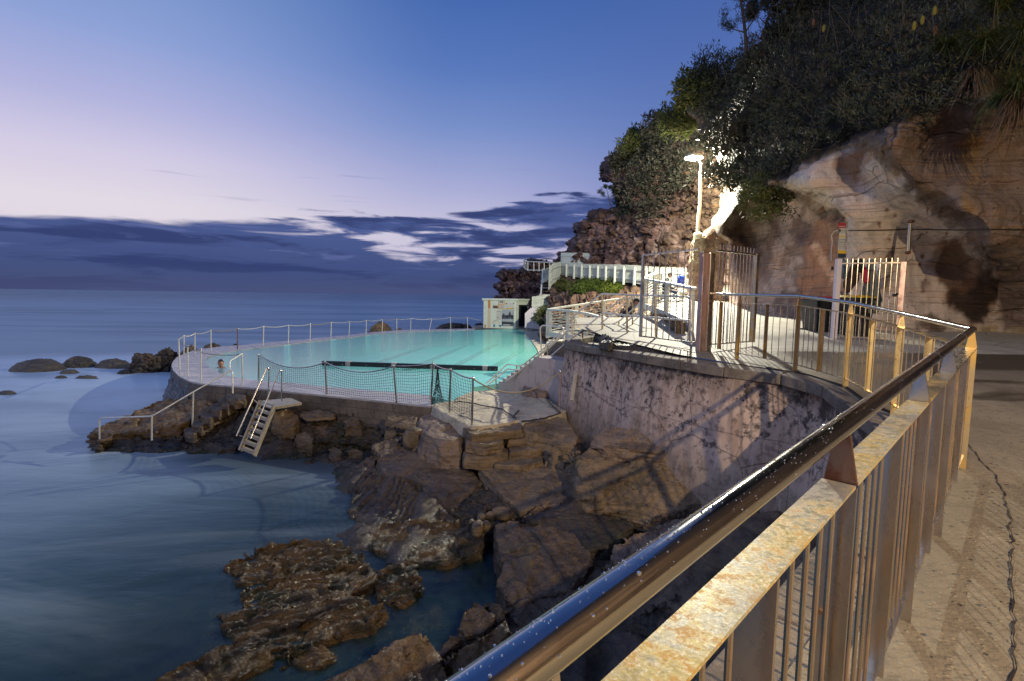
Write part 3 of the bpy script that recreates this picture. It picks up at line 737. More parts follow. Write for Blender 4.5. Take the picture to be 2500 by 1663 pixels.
def bulge():
    m = MB(); n = len(wl_); rows = 8; vs = []
    for j in range(rows):
        h = j/(rows-1)
        for i, p in enumerate(wl_):
            t = nrm(wl_[min(i+1, n-1)]-wl_[max(i-1, 0)]); o = V3(-t[1], t[0], 0)
            if np.dot(o, V3(-1, -.3, 0)) < 0: o = -o
            q = p+o*(.06+.75*h**1.6); q[2] = DZ-.06-h*2.2; vs.append(q)
    fs = [(j*n+i, j*n+i+1, (j+1)*n+i+1, (j+1)*n+i) for j in range(rows-1) for i in range(n-1)]
    m.add(vs, fs)
    me = mesh('x', m.v, m.f); bm = bmesh.new(); bm.from_mesh(me); bmesh.ops.subdivide_edges(bm, edges=bm.edges, cuts=3, use_grid_fill=True); bm.to_mesh(me); bm.free()
    me.update(); roughen(me, .10, 3.0, seed=3); return me
link('overflow_apron', bulge(), M['rim_wet'], pool, smooth=True)
# floor with lane lines, water
fl = MB(); n = len(inner); cen = np.mean(inner, 0)
fl.add([V3(p[0], p[1], .75) for p in inner], [tuple(range(n))]); fl.build('pool_floor', M['pool_floor'], pool)
fl2 = MB()
for i in range(n):
    p, q = inner[i], inner[(i+1) % n]
    fl2.add([V3(p[0], p[1], .75), V3(q[0], q[1], .75), V3(q[0], q[1], DZ-.02), V3(p[0], p[1], DZ-.02)], [(0, 1, 2, 3)])
fl2.build('pool_side', M['pool_floor'], pool)
for (a, b) in (((1190, 822), (990, 905)), ((1238, 826), (1090, 905)), ((1302, 838), (1190, 905)), ((1130, 818), (900, 892))):
    p, q = PZ(*a, .77), PZ(*b, .77); m = MB(); m.beam(p, q, .5, .02); m.build('lane_line', M['lane_paint'], pool)
pw = tag(link('pool_water', mesh('pool_water', [V3(p[0], p[1], DZ-.035) for p in inner], [tuple(range(n))]), M['pool_water'], origin=(0, 0, 0)), kind='structure')

# ---- retaining wall and coping
def gz(y): return float(np.interp(y, [-4, .4, 4.4, 7, 9, 12, 16, 20, 24, 30, 35, 52, 60], [3.42, 3.50, 3.63, 3.8, 3.9, 4.02, 4.35, 4.65, 4.85, 5.6, 6.2, 7.4, 7.6]))
WT = [V3(2.6, 17.5, 3.7), V3(1.62, 15.6, 3.72), PZ(1385, 838, 3.78), PZ(1480, 851, 3.84), PZ(1611, 872, 3.88), PZ(1786, 898, 3.87), PZ(1925, 914, 3.84), PZ(1971, 922, 3.82), PZ(2051, 955, 3.76), PZ(2079, 992, 3.70), V3(4.1, 5.6, 3.67), V3(3.50, 4.55, 3.62), V3(2.2, 3.2, 3.58), V3(.75, 1.8, 3.53), V3(-.7, .4, 3.49), V3(-2.6, -1.5, 3.45), V3(-4.7, -4, 3.41)]
def smoothline(pts, n):
    p = np.array(pts); s_ = np.concatenate([[0], np.cumsum(np.linalg.norm(np.diff(p, axis=0), axis=1))]); t = np.linspace(0, s_[-1], n)
    q = np.stack([np.interp(t, s_, p[:, k]) for k in range(3)], 1)
    for _ in range(4): q[1:-1] = (q[:-2]+q[2:]+2*q[1:-1])/4
    return q
WL = smoothline(WT, 150)
WD = np.gradient(WL, axis=0); WD[:, 2] = 0; WD /= np.linalg.norm(WD, axis=1)[:, None]; WN = np.stack([WD[:, 1], -WD[:, 0], WD[:, 2]*0], 1)
wallo = empty('retaining_wall', (3, 10, 1.5), 'tall curved retaining wall of blotched pinkish render with black spots under the path fence', 'retaining wall')
nr = 46; hh = np.linspace(0, 1, nr)
GX = np.empty((nr, 150, 3))
for j, h in enumerate(hh):
    z = WL[:, 2]-.16-h*2.9
    GX[j] = WL+WN*(.0+.34*h+.05*math.sin(h*3))[..., None] if False else WL+WN*(.34*h)
    GX[j, :, 2] = z
me = gridmesh('wall', GX[:, :, 0], GX[:, :, 1], GX[:, :, 2], None)
co = getco(me); nn = getn(me); me_ = co+nn*(fbm(co*.9, 3)*.05+fbm(co*4, 3)*.012)[:, None]; setco(me, me_)
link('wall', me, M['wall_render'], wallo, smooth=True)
cop = MB(); k = 0
jr = np.random.default_rng(5)
for i in range(0, 146, 5):
    a, b = WL[i], WL[min(i+5, 149)]; na, nb = WN[i], WN[min(i+5, 149)]; da = nrm(b-a)*.006; e = jr.uniform(-.008, .008, 3)
    def cc(p, n_, o, z): q = p+n_*o; q[2] = p[2]+z; return q
    cop.hexa([cc(a, na, .07+e[0], -.17)+da, cc(b, nb, .07+e[0], -.17)-da, cc(b, nb, -.42, -.17)-da, cc(a, na, -.42, -.17)+da], [cc(a, na, .06+e[0], e[1])+da, cc(b, nb, .06+e[0], e[1])-da, cc(b, nb, -.42, .012)-da, cc(a, na, -.42, .012)+da])
cop.build('coping', M['coping'], wallo, bevel=.015)

# ---- path
XLy = [-6, -4, -1.6, .35, 1.75, 3.2, 4.55, 5.6, 6.3, 7.1, 7.9, 8.1, 8.6, 9.7, 11.5, 13.8, 16.2, 16.4, 19, 26, 30, 35, 52, 60]
XLx = [-6.5, -4.6, -2.6, -.7, .75, 2.3, 3.60, 4.2, 4.25, 4.5, 4.45, 4.4, 3.8, 3.0, 2.4, 1.6, 1.8, 4.6, 4.9, 7.3, 9.6, 8.4, 4.3, 2]
def pathmesh(name, y0, y1, mat, ny, x1):
    ys = np.linspace(y0, y1, ny); us = np.linspace(0, 1, 40)**1.4; X_ = []; Y_ = []; Z_ = []
    for y in ys:
        xl = np.interp(y, XLy, XLx)+.2; X_.append(xl+(x1-xl)*us); Y_.append(np.full(40, y)); Z_.append(np.full(40, gz(y)+.004))
    X_, Y_, Z_ = map(np.array, (X_, Y_, Z_))
    q = np.stack([X_.ravel(), Y_.ravel(), Z_.ravel()*0], 1); Z_ = Z_+(fbm(q*.6, 3)*.003).reshape(Z_.shape)*np.clip((X_-X_[:, :1])/1.0, 0, 1)
    return tag(link(name, gridmesh(name, X_, Y_, Z_, None), mat, origin=(0, 0, 0), smooth=True), kind='structure')
pathmesh('path', -6, 10.4, M['path_concrete'], 90, 22)
pathmesh('upper_path', 10.4, 60, M['path_lit'], 160, 19)
# long crack in the near path
m = MB(); ck = [atz(c, 3.60) for c in [z6(1160, 545), z6(1195, 590), z6(1240, 640), z6(1300, 690), z6(1335, 770), z6(1362, 860), z6(1372, 960), z6(1370, 1080), z6(1372, 1200), z6(1378, 1380), z6(1380, 1568)]]
ck = [V3(p[0], p[1], gz(p[1])+.010) for p in resample(ck, 70)]; jr = np.random.default_rng(3)
for i in range(len(ck)-1):
    w0, w1_ = .008+.010*abs(jr.normal()), .008+.010*abs(jr.normal()); t = nrm(ck[i+1]-ck[i]); s_ = V3(-t[1], t[0], 0); j0 = s_*jr.normal()*.006
    ck[i] = ck[i]+j0
for i in range(len(ck)-1):
    t = nrm(ck[i+1]-ck[i]); s_ = V3(-t[1], t[0], 0); w0 = .0075+.004*math.sin(i*1.7); w1_ = .0075+.004*math.sin((i+1)*1.7)
    m.add([ck[i]-s_*w0*.5, ck[i]+s_*w0*.5, ck[i+1]+s_*w1_*.5, ck[i+1]-s_*w1_*.5], [(3, 2, 1, 0)])
tag(m.build('path_crack', M['cable']), kind='structure')

# ---- rocky shore under everything (height field)
cps = []
def H(c, z): z = tide(z-(.32 if z > .45 else 0)); p = atz(c, z); cps.append((p[0], p[1], z))
for x, y, z in [(230, 1075, -1.2), (300, 1000, -.6), (560, 1058, .0), (680, 1066, .0), (780, 1075, .0), (800, 1120, -.05), (790, 1180, -.2), (830, 1230, -.1), (1000, 1262, -.05), (1120, 1290, -.1), (1120, 1400, -.25),
                (1050, 1480, -.3), (700, 1150, -.6), (600, 1250, -.5), (900, 1400, -.28), (700, 1500, -.35), (300, 1300, -2), (100, 1100, -2.4), (900, 1520, -.4), (500, 1568, -.8), (620, 950, 1.0), (800, 958, 1.1),
                (930, 975, 1.2), (650, 1000, .7), (850, 1020, .5), (1000, 1080, .6), (1100, 1120, .55), (1250, 1120, 1.1), (1350, 1000, 1.7), (1450, 1050, 1.6), (1640, 1100, 1.7), (1300, 1200, .8), (1450, 1230, .85),
                (1600, 1250, 1.0), (1400, 1400, .5), (1200, 1500, -.1), (1100, 1568, -.3), (1700, 1200, 1.5), (1000, 1180, .35), (960, 1220, .1)]:
    H(dd(x, y), z)
cps += [(a_, b_, tide(c_)) for a_, b_, c_ in [(3.2, 4.9, 1.3), (2, 3.9, 1.1), (1, 2.9, .6), (0, 1.8, 0), (-1, .8, -.4), (-3, -1, -1.2), (-6, 3, -1.6), (-14, 14, -2.4), (5, 8, 1.8), (4, 10, 1.9), (3, 12, 1.9), (-12, 24, -2), (-4, 4, -.9), (3.5, 7.6, 1.5), (-16, 8, -2.6), (-2, 20, 0), (-8, 20, 0)]]
gx, gy = np.meshgrid(np.linspace(-15, 6.5, 330), np.linspace(-1.5, 20, 330))
hz = tps(cps, np.stack([gx.ravel(), gy.ravel()], 1), 5.0)
q = np.stack([gx.ravel(), gy.ravel(), hz*.5], 1)
hz = hz+fbm(q*.55, 4)*.30+ridg(q*1.3+4, 3)*.06+fbm(q*4, 4)*.05
t_ = (q@nrm((.5, -.3, 1)))*4+fbm(q*.7, 2); fr_ = t_-np.floor(t_); hz += (fr_-.5)*.03
hz = np.clip(hz, -2.2, 2.3); hz[inpoly(gx.ravel(), gy.ravel(), inner)] = -1
me = gridmesh('rocky_shore', gx, gy, hz.reshape(gx.shape), None)
tag(link('rocky_shore', me, M['rock_brown'], origin=(0, 0, 0), smooth=True), kind='structure')

# ---- cliffs as relief surfaces with real depth
def relief(name, rows, ctrl, nu, nv, mat, amp, scale, strata, sfreq, dip, geo, bend=0.0, bendw=.06, ext=6, kind='structure', label=None, cat=None, ushape=1.0, mult=None, fct=None):
    rows = np.array(rows, float); py = np.linspace(rows[0, 0], rows[-1, 0], nv); xl = np.interp(py, rows[:, 0], rows[:, 1]); xr = np.interp(py, rows[:, 0], rows[:, 2])
    u = np.linspace(0, 1, nu)**ushape; PX = xl[:, None]+(xr-xl)[:, None]*u[None]; PY = np.repeat(py[:, None], nu, 1)
    D_ = tps(ctrl, np.stack([PX.ravel(), PY.ravel()], 1), 400.0).reshape(PX.shape)
    D_ = D_+bend*np.clip(1-u/bendw, 0, 1)[None]**2.2
    pts = np.empty((nv, nu, 3)); u_ = (PX-1250)/F; v_ = (831.5-PY)/F
    u2 = u_*cr-v_*sr; v2 = u_*sr+v_*cr; yy = cp+v2*sp; zz = -sp+v2*cp
    pts[..., 0] = u2/yy*D_; pts[..., 1] = D_; pts[..., 2] = zz/yy*D_+EYE
    # body behind the silhouette
    extra = []
    for k in (ext, ext*.4):
        c_ = pts[:, :1].copy(); dirv = pts[:, :1]-V3(0, 0, EYE); dirv = dirv/np.linalg.norm(dirv, axis=2, keepdims=True); extra.append(c_+dirv*k+V3(k*.45, 0, 0))
    full = np.concatenate(extra+[pts], 1)
    top = full[:1].copy(); dirv = top-V3(0, 0, EYE); dirv /= np.linalg.norm(dirv, axis=2, keepdims=True)
    full = np.concatenate([top+dirv*ext*1.5+V3(0, 0, -ext*.5), full], 0)
    me = gridmesh(name, full[..., 0], full[..., 1], full[..., 2], None, flip=True)
    n_ = full.shape[1]; PXf = np.concatenate([PX[:, :1]]*2+[PX], 1); PYf = np.concatenate([PY[:, :1]]*2+[PY], 1)
    PXf = np.concatenate([PXf[:1], PXf], 0).ravel(); PYf = np.concatenate([PYf[:1], PYf], 0).ravel()
    if fct: facet(me, fct[0], fct[1], 5)
    if amp or strata:
        co = getco(me); mm = np.ones(len(co)) if mult is None else mult(PXf, PYf)
        roughen(me, amp, scale, strata, dip, sfreq, 7.7, .3); c2 = getco(me); setco(me, co+(c2-co)*mm[:, None])
    if geo is not None: vset(me, 'geo', geo(PXf, PYf, getco(me)))
    o = link(name, me, mat, origin=(0, 0, 0), smooth=True); tag(o, label, cat, kind=kind)
    return o, PXf, PYf

ncrows = [(-900, 2500, 3500), (-420, 2250, 3300), (-260, 2130, 3250), (-120, 2060, 3200), (14, 1937, 3100), (42, 1895, 3080), (89, 1857, 3060), (126, 1820, 3040), (159, 1787, 3020), (182, 1773, 3000), (198, 1708, 3000), (205, 1676, 3000), (271, 1674, 3000), (303, 1700, 3000), (330, 1703, 3000), (350, 1733, 3000), (397, 1745, 3000), (443, 1766, 3000), (467, 1760, 3000), (513, 1752, 3000), (545, 1738, 3000), (575, 1748, 3000), (590, 1777, 3000), (700, 1780, 3000), (930, 1780, 3000)]
nc = [(1755, 739, 25), (1780, 762, 22), (1867, 794, 18), (1925, 809, 16.5), (1990, 816, 15.6), (2195, 845, 14), (2450, 850, 14), (2700, 860, 13), (1780, 930, 22), (1867, 930, 18), (2000, 930, 15.5), (2195, 930, 14), (2450, 930, 13.8), (2950, 930, 12),
      (1800, 600, 23.3), (1850, 550, 22), (1900, 650, 19.8), (1835, 503, 22.4), (1815, 533, 23), (1795, 562, 23.3), (1780, 700, 22), (1775, 760, 21.5), (1772, 600, 21.5), (1772, 690, 21.2), (1950, 600, 17.8), (1960, 720, 17), (1840, 700, 20.8), (1880, 486, 20.5), (1935, 503, 19), (1985, 533, 17.6), (1875, 455, 16.3), (1965, 468, 15.0), (2045, 525, 14.4), (2030, 560, 15.6), (2015, 640, 16.2),
      (1828, 462, 20.0), (1810, 500, 20.2), (1787, 525, 20.3), (1765, 548, 20.5), (1748, 575, 20.8), (1762, 480, 23.8), (1754, 513, 23.3), (1742, 540, 22.8), (1790, 455, 22.2),
      (2000, 420, 14.6), (2100, 450, 14.3), (2075, 600, 14.8), (2060, 760, 14.9), (2150, 600, 14.3), (2200, 540, 13.9), (2200, 760, 14.2), (2085, 392, 14.2), (2040, 360, 14.6),
      (2140, 380, 12.3), (2230, 440, 11.9), (2330, 520, 11.6), (2400, 600, 11.6), (2470, 700, 12.9), (2350, 700, 14.0), (2300, 780, 14.1), (2420, 790, 14.1), (2340, 620, 13.6), (2270, 560, 13.5), (2100, 330, 13.3), (2300, 300, 12.0), (2450, 300, 11.5), (2450, 450, 11.8), (2600, 500, 11.6), (2700, 300, 10.8), (2250, 370, 12.3), (2360, 400, 12.2), (2215, 315, 11.7), (2350, 275, 11.0),
      (2440, 250, 10.6), (1950, 400, 15.2), (1900, 430, 16.8), (1850, 400, 19.8), (1800, 430, 21.2), (2500, 200, 11.0), (2400, 100, 13), (2500, 0, 14.5), (2200, 220, 12.8), (2200, 50, 16), (2050, 200, 16), (2050, 50, 19), (1950, 100, 20), (1900, 200, 18.5), (1850, 300, 20.5), (1800, 300, 20.8), (1780, 350, 21.6), (1760, 250, 22.8), (1720, 220, 24.5), (1700, 260, 25.3), (1752, 430, 23.2),
      (1830, 150, 21.5), (1880, 70, 22), (1950, 20, 22), (2100, -100, 22), (2500, -150, 17), (2900, -100, 14), (2900, 300, 9.8), (2900, 600, 10.8), (2900, 850, 12), (2200, -400, 28), (2900, -400, 19), (2500, -900, 26), (3300, -900, 20), (3400, 300, 9.0), (3400, 900, 11)]
sg = lambda L: [tuple(c) for c in L]
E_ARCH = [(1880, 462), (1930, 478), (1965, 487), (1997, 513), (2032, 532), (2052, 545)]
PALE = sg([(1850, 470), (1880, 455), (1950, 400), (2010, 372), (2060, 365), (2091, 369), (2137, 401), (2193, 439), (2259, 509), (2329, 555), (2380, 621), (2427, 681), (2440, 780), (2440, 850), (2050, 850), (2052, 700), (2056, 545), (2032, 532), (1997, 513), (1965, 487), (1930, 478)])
CAVE = sg([(1700, 480), (1860, 455), (1930, 478), (1965, 487), (1997, 513), (2010, 560), (1975, 620), (1950, 700), (1960, 860), (1700, 860)])
ORNG = sg([(1985, 530), (2045, 545), (2048, 620), (2045, 860), (1965, 860), (1950, 760), (1948, 690), (1965, 600)])
PATCH = [z3(*c) for c in [(1955, 45), (2080, 90), (2150, 190), (2230, 270), (2310, 370), (2305, 470), (2262, 555), (2210, 640), (2140, 655), (2060, 560), (1980, 510), (1955, 470), (1990, 430), (1930, 350), (1895, 270), (1900, 180)]]
PATCHD = [z3(*c) for c in [(2230, 300), (2310, 370), (2305, 470), (2262, 555), (2210, 640), (2140, 655), (2070, 570), (1975, 500), (2020, 430), (2120, 390)]]
P2 = [z3(*c) for c in [(1612, 110), (1640, 160), (1625, 215), (1590, 235), (1562, 190), (1575, 150)]]
P3 = [z3(*c) for c in [(1800, 590), (1880, 570), (1950, 640), (1960, 700), (1900, 740), (1830, 720), (1780, 660)]]
P4 = [z3(*c) for c in [(1822, 345), (1830, 390), (1808, 425), (1788, 425), (1800, 380)]]
P5 = [z3(*c) for c in [(1560, 280), (1600, 260), (1610, 340), (1590, 420), (1560, 400)]]
HOLL = [z4(*c) for c in [(0, 0)]]
TEAR = [(1400+x*.4667, y*.4667) for x, y in [(2030, 740), (2050, 705), (2090, 700), (2130, 715), (2140, 760), (2120, 830), (2100, 900), (2085, 1000), (2130, 1120), (2040, 1130), (2050, 1000), (2075, 900), (2060, 840), (2035, 790)]]
BUMP1 = [(1400+x*.4667, y*.4667) for x, y in [(1370, 870), (1400, 810), (1470, 780), (1540, 800), (1580, 860), (1540, 850), (1500, 830), (1470, 960), (1420, 930)]]
LIP = [(2095, 372), (2137, 401), (2193, 439), (2259, 509), (2329, 555), (2350, 575), (2330, 500), (2260, 430), (2200, 405)]
def geo_near(px, py, co):
    n = len(px); w = fbm(np.stack([px, py, px*0], 1)/45.0, 4); w2 = fbm(np.stack([px, py, px*0+40], 1)/45.0, 4); x = px+w*16; y = py+w2*16
    c = np.tile(V3(.20, .152, .135), (n, 1))
    def put(poly, col, soft=10, f=1.0):
        nonlocal c
        ins = inpoly(x, y, poly); d_ = segdist(x, y, poly); a = np.clip(.5+np.where(ins, d_, -d_)/soft*.5, 0, 1)*f; c = c*(1-a[:, None])+V3(*col)*a[:, None]
    band = .5+.5*np.sin((px+w*55+py*.12)/26.0); c = c*(1-.3*band[:, None])+V3(.19, .12, .065)*.3*band[:, None]
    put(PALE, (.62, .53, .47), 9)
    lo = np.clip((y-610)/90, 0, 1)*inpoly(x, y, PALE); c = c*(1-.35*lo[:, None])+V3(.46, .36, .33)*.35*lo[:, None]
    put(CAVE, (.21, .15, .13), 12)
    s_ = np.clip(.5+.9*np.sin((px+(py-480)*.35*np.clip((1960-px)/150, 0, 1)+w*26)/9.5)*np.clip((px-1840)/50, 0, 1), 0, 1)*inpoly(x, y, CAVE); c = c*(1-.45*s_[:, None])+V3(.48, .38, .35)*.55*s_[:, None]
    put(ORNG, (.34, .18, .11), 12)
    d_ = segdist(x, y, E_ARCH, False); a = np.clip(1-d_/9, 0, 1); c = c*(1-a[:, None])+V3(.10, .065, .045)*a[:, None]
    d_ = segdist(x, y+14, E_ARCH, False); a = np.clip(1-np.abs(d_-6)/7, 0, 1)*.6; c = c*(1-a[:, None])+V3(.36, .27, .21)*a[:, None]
    put(BUMP1, (.24, .125, .055), 10, .85); put(LIP, (.12, .075, .05), 14, .7)
    put([(2035, 400), (2060, 420), (2075, 440), (2090, 470), (2075, 460), (2050, 440), (2030, 420)], (.24, .15, .09), 12, .6)
    put(TEAR, (.26, .17, .075), 8, .8)
    put(PATCH, (.15, .095, .062), 7); put(PATCHD, (.040, .026, .022), 9, .95)
    put([z3(*q) for q in [(2090, 240), (2150, 220), (2180, 280), (2150, 330), (2100, 310)]], (.30, .20, .14), 8, .9)
    for p_ in (P2, P3, P4, P5): put(p_, (.14, .095, .075), 5, .9)
    put([z3(*q) for q in [(1960, 60), (1900, 180), (1895, 270), (1930, 350), (1900, 330), (1860, 240), (1880, 140)]], (.30, .17, .09), 8, .8)
    for qx, qy, r_ in [(1998, 516, 4), (2225, 563, 4), (2146, 546, 5), (2148, 553, 3), (2172, 586, 4), (2252, 626, 6), (2245, 646, 5), (2185, 527, 4), (2310, 572, 4), (2133, 617, 4), (2165, 513, 5)]:
        a = np.clip(1.4-np.hypot(px-qx, py-qy)/r_, 0, 1); c = c*(1-a[:, None])+V3(.20, .07, .03)*a[:, None]
    bandy = np.clip(1-np.abs(py-557-(px-2050)*-.004)/6, 0, 1)*(px > 2380); c = c*(1-.6*bandy[:, None])+V3(.30, .18, .08)*.6*bandy[:, None]
    put([(1700, 285), (1800, 285), (1840, 450), (1830, 520), (1760, 590), (1730, 560), (1750, 440)], (.085, .066, .045), 14)  # rock colour darkened here to hold down the lamp's glare
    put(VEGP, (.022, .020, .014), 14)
    base = np.clip((y-795)/14, 0, 1)*np.clip((px-2330)/30, 0, 1); c = c*(1-base[:, None])+V3(.42, .34, .22)*base[:, None]
    return c
VEGP = [(1640, -600), (3300, -600), (3300, 180), (2560, 250), (2500, 255), (2450, 190), (2400, 200), (2385, 250), (2330, 262), (2250, 285), (2180, 300), (2120, 312), (2070, 340), (2030, 362), (1985, 382), (1940, 398), (1900, 430), (1880, 455), (1850, 448), (1820, 436), (1790, 430), (1768, 400), (1758, 370), (1765, 330), (1745, 300), (1715, 292), (1690, 260), (1660, 240), (1660, 180)]
def multn(px, py):
    m_ = np.ones(len(px)); ins = inpoly(px, py, PALE); d_ = segdist(px, py, PALE); m_ = np.where(ins, np.clip(1-d_/30, .06, 1), 1)
    return m_*np.where(inpoly(px, py, CAVE) | inpoly(px, py, ORNG), .14, 1)*np.where((py > 330) & (px > 2100), .55, 1)
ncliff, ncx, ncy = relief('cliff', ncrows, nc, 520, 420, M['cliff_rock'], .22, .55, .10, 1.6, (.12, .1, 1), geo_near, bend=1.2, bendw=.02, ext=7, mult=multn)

hrows = [(270, 1672, 1850), (285, 1652, 1850), (308, 1624, 1850), (336, 1600, 1850), (350, 1554, 1850), (383, 1535, 1850), (393, 1485, 1850), (405, 1465, 1850), (411, 1461, 1850), (425, 1466, 1850), (436, 1461, 1850), (442, 1470, 1850), (448, 1498, 1850), (470, 1500, 1850), (478, 1508, 1850), (490, 1503, 1850), (500, 1506, 1850), (508, 1508, 1850), (513, 1462, 1850), (520, 1440, 1850), (531, 1426, 1850), (540, 1424, 1850), (546, 1400, 1850), (553, 1398, 1850), (572, 1400, 1850), (585, 1393, 1850), (596, 1382, 1850), (604, 1378, 1850), (614, 1355, 1850), (628, 1353, 1850), (634, 1348, 1850), (660, 1346, 1850), (800, 1340, 1850)]
hc = [(1350, 640, 55), (1465, 420, 49), (1340, 780, 55), (1600, 550, 38), (1700, 500, 34), (1700, 640, 33), (1600, 650, 37), (1500, 600, 44), (1420, 600, 51), (1550, 420, 42), (1650, 350, 36), (1750, 400, 32), (1700, 300, 37), (1800, 600, 31), (1620, 320, 41), (1560, 360, 45), (1500, 480, 47), (1520, 520, 45), (1840, 400, 30), (1840, 700, 31), (1600, 780, 38), (1700, 450, 32.5), (1640, 480, 38), (1500, 455, 45.5), (1420, 540, 51), (1460, 680, 48)]
def geo_head(px, py, co):
    w = fbm(co/3.2, 4); w2 = fbm(co/1.1+9, 3); f = np.clip((w+.35)*1.1, 0, 1)[:, None]; c = V3(.075, .045, .040)*(1-f)+V3(.24, .145, .125)*f
    k = np.clip((px-1560)/140, 0, 1)[:, None]*np.clip(1-np.abs(w2)*1.2, 0, 1)[:, None]; c = c*(1-.6*k)+V3(.30, .21, .12)*.6*k
    # angular pale scars on the fallen faces
    cell = np.abs(pn(co*.9+3))+np.abs(pn(co*.45+21)); a = np.clip((.34-cell)*8, 0, 1)*np.clip((py-520)/30, 0, 1)*.75; c = c*(1-a[:, None])+V3(.34, .24, .21)*a[:, None]
    return c
hcliff, hcx, hcy = relief('headland', hrows, hc, 300, 380, M['cliff_rock'], .26, .5, .30, 1.3, (.30, .12, 1), geo_head, bend=6, bendw=.07, ext=14, fct=(2.8, .38))

srows = [(640, 1300, 1420), (648, 1276, 1420), (657, 1268, 1420), (661, 1248, 1420), (663, 1224, 1420), (668, 1212, 1420), (672, 1222, 1420), (676, 1211, 1420), (683, 1222, 1420), (688, 1214, 1420), (695, 1202, 1420), (700, 1208, 1420), (705, 1216, 1420), (710, 1225, 1420), (716, 1213, 1420), (722, 1207, 1420), (732, 1206, 1420), (760, 1200, 1420), (830, 1195, 1420)]
sc_ = [(1210, 680, 62), (1276, 650, 60), (1280, 690, 57), (1300, 720, 54), (1330, 740, 50), (1400, 700, 50), (1230, 740, 59), (1260, 800, 56), (1400, 800, 48), (1340, 660, 56), (1310, 700, 55)]
relief('rock_point', srows, sc_, 150, 170, M['cliff_rock'], .4, .4, .8, .9, (.1, .1, 1), geo_head, bend=5, bendw=.12, ext=14, fct=(1.6, .45))

brows = [(668, 1352, 1700), (674, 1345, 1700), (680, 1341, 1700), (690, 1340, 1700), (720, 1338, 1700), (760, 1330, 1700), (800, 1318, 1700), (840, 1312, 1700)]
bc = [(1350, 676, 50), (1468, 686, 42), (1551, 694, 36), (1600, 700, 33), (1690, 690, 29), (1360, 720, 42), (1400, 700, 42), (1400, 740, 33), (1345, 760, 34), (1350, 800, 31), (1320, 830, 33), (1480, 720, 34), (1480, 740, 29), (1560, 730, 28), (1640, 760, 25), (1560, 800, 25), (1450, 800, 28), (1650, 720, 27), (1520, 705, 36)]
def geo_bank(px, py, co):
    w = fbm(co/1.6, 4); f = np.clip((w+.3)*1.2, 0, 1)[:, None]; c = V3(.10, .062, .05)*(1-f)+V3(.26, .17, .115)*f
    k = np.clip((px-1450)/140, 0, 1)[:, None]; return c*(1-k*.4)+V3(.40, .28, .17)*.4*k
bcliff, bcx, bcy = relief('bank', brows, bc, 160, 130, M['cliff_rock'], .3, .5, .2, 1.8, (.1, .2, 1), geo_bank, bend=2, bendw=.04, ext=5, fct=(1.1, .28))

# the cliff's unseen rest, right and behind, added to shut sky out of reflections
bl_ = resample([V3(13.2, 11.5, 3), V3(11.5, 5, 3), V3(10.5, -2, 3), V3(8.5, -9, 3), V3(3, -15, 3), V3(-6, -19, 3)], 90)
hs_ = np.linspace(0, 1, 50); A3 = np.empty((50, 90, 3)); bd_ = np.gradient(np.array(bl_), axis=0); bn = np.stack([bd_[:, 1], -bd_[:, 0], bd_[:, 0]*0], 1); bn /= np.linalg.norm(bn, axis=1)[:, None]
for j, h in enumerate(hs_): A3[j] = np.array(bl_)+bn*(2.6*math.sin(h*2.4)-.6-3.5*max(0, h-.6))+V3(0, 0, h*21)
me = gridmesh('cliff_rear', A3[..., 0], A3[..., 1], A3[..., 2], None); roughen(me, .6, .4, .15, (.1, .1, 1), 1.2, 3); vset(me, 'geo', np.tile([.15, .11, .09], (len(me.vertices), 1)))
tag(link('cliff', me, M['cliff_rock'], origin=(0, 0, 0), smooth=True), kind='structure')

# ================================================================ LAMPS
def point(name, loc, e, col, r=.12):
    l = bpy.data.lights.new(name, 'POINT'); l.energy = e; l.color = col; l.shadow_soft_size = r
    o = bpy.data.objects.new(name, l); COL.objects.link(o); o.location = Vector(loc); return o
PD = 24.3
ptop = at((1703, 578), PD); lhead = at((1694, 388), PD)
pil = empty('stone_pillar', at((1735, 712), PD), 'weathered stone pillar with a rough rendered top that carries the lamp post', 'pillar')
zb_ = 4.7
def blockstack(rows, D, dep, name, mat, par, seed, amp=.05, sc2=2.2, vox=.06):
    """rows: (py, left px, right px) outline of an upright stone, given its real depth dep"""
    vs = []; fs = []
    for py, a, b in rows:
        p, q = P(a, py, D), P(b, py, D); vs += [p, q, q+V3(.1, dep, 0), p+V3(.1, dep, 0)]
    n = len(rows)
    for i in range(n-1):
        for j in range(4): k = (j+1) % 4; fs.append((i*4+j, i*4+k, (i+1)*4+k, (i+1)*4+j))
    fs += [(0, 3, 2, 1), tuple((n-1)*4+j for j in range(4))]
    me = mesh('t', vs, fs); bm = bmesh.new(); bm.from_mesh(me); bmesh.ops.recalc_face_normals(bm, faces=bm.faces); bm.to_mesh(me); bm.free()
    me = remesh(me, vox); tidy(me, 2); roughen(me, amp, sc2, 0, seed=seed, fine=.8)
    return link(name, me, mat, par, smooth=True)
blockstack([(580, 1700, 1778), (600, 1698, 1780), (640, 1692, 1776), (680, 1692, 1770), (720, 1688, 1768), (760, 1688, 1776)], PD, 1.1, 'shaft', M['pillar_stone'], pil, 4, .05)
blockstack([(574, 1700, 1722), (584, 1697, 1728), (600, 1695, 1726), (620, 1692, 1718), (650, 1690, 1706), (668, 1690, 1700)], PD-.12, .5, 'rough_cap', M['rough_render'], pil, 9, .07, 3.5, .05)
blockstack([(512, 1766, 1778), (525, 1750, 1790), (545, 1748, 1785), (562, 1728, 1776), (576, 1722, 1774), (590, 1715, 1774)], PD+.15, 1.0, 'leaning_block', M['pillar_stone'], pil, 2, .05, 2.6, .06)
lp = empty('street_lamp', ptop, 'brightly lit lamp on a cream post fixed to the top of the stone pillar', 'street lamp')
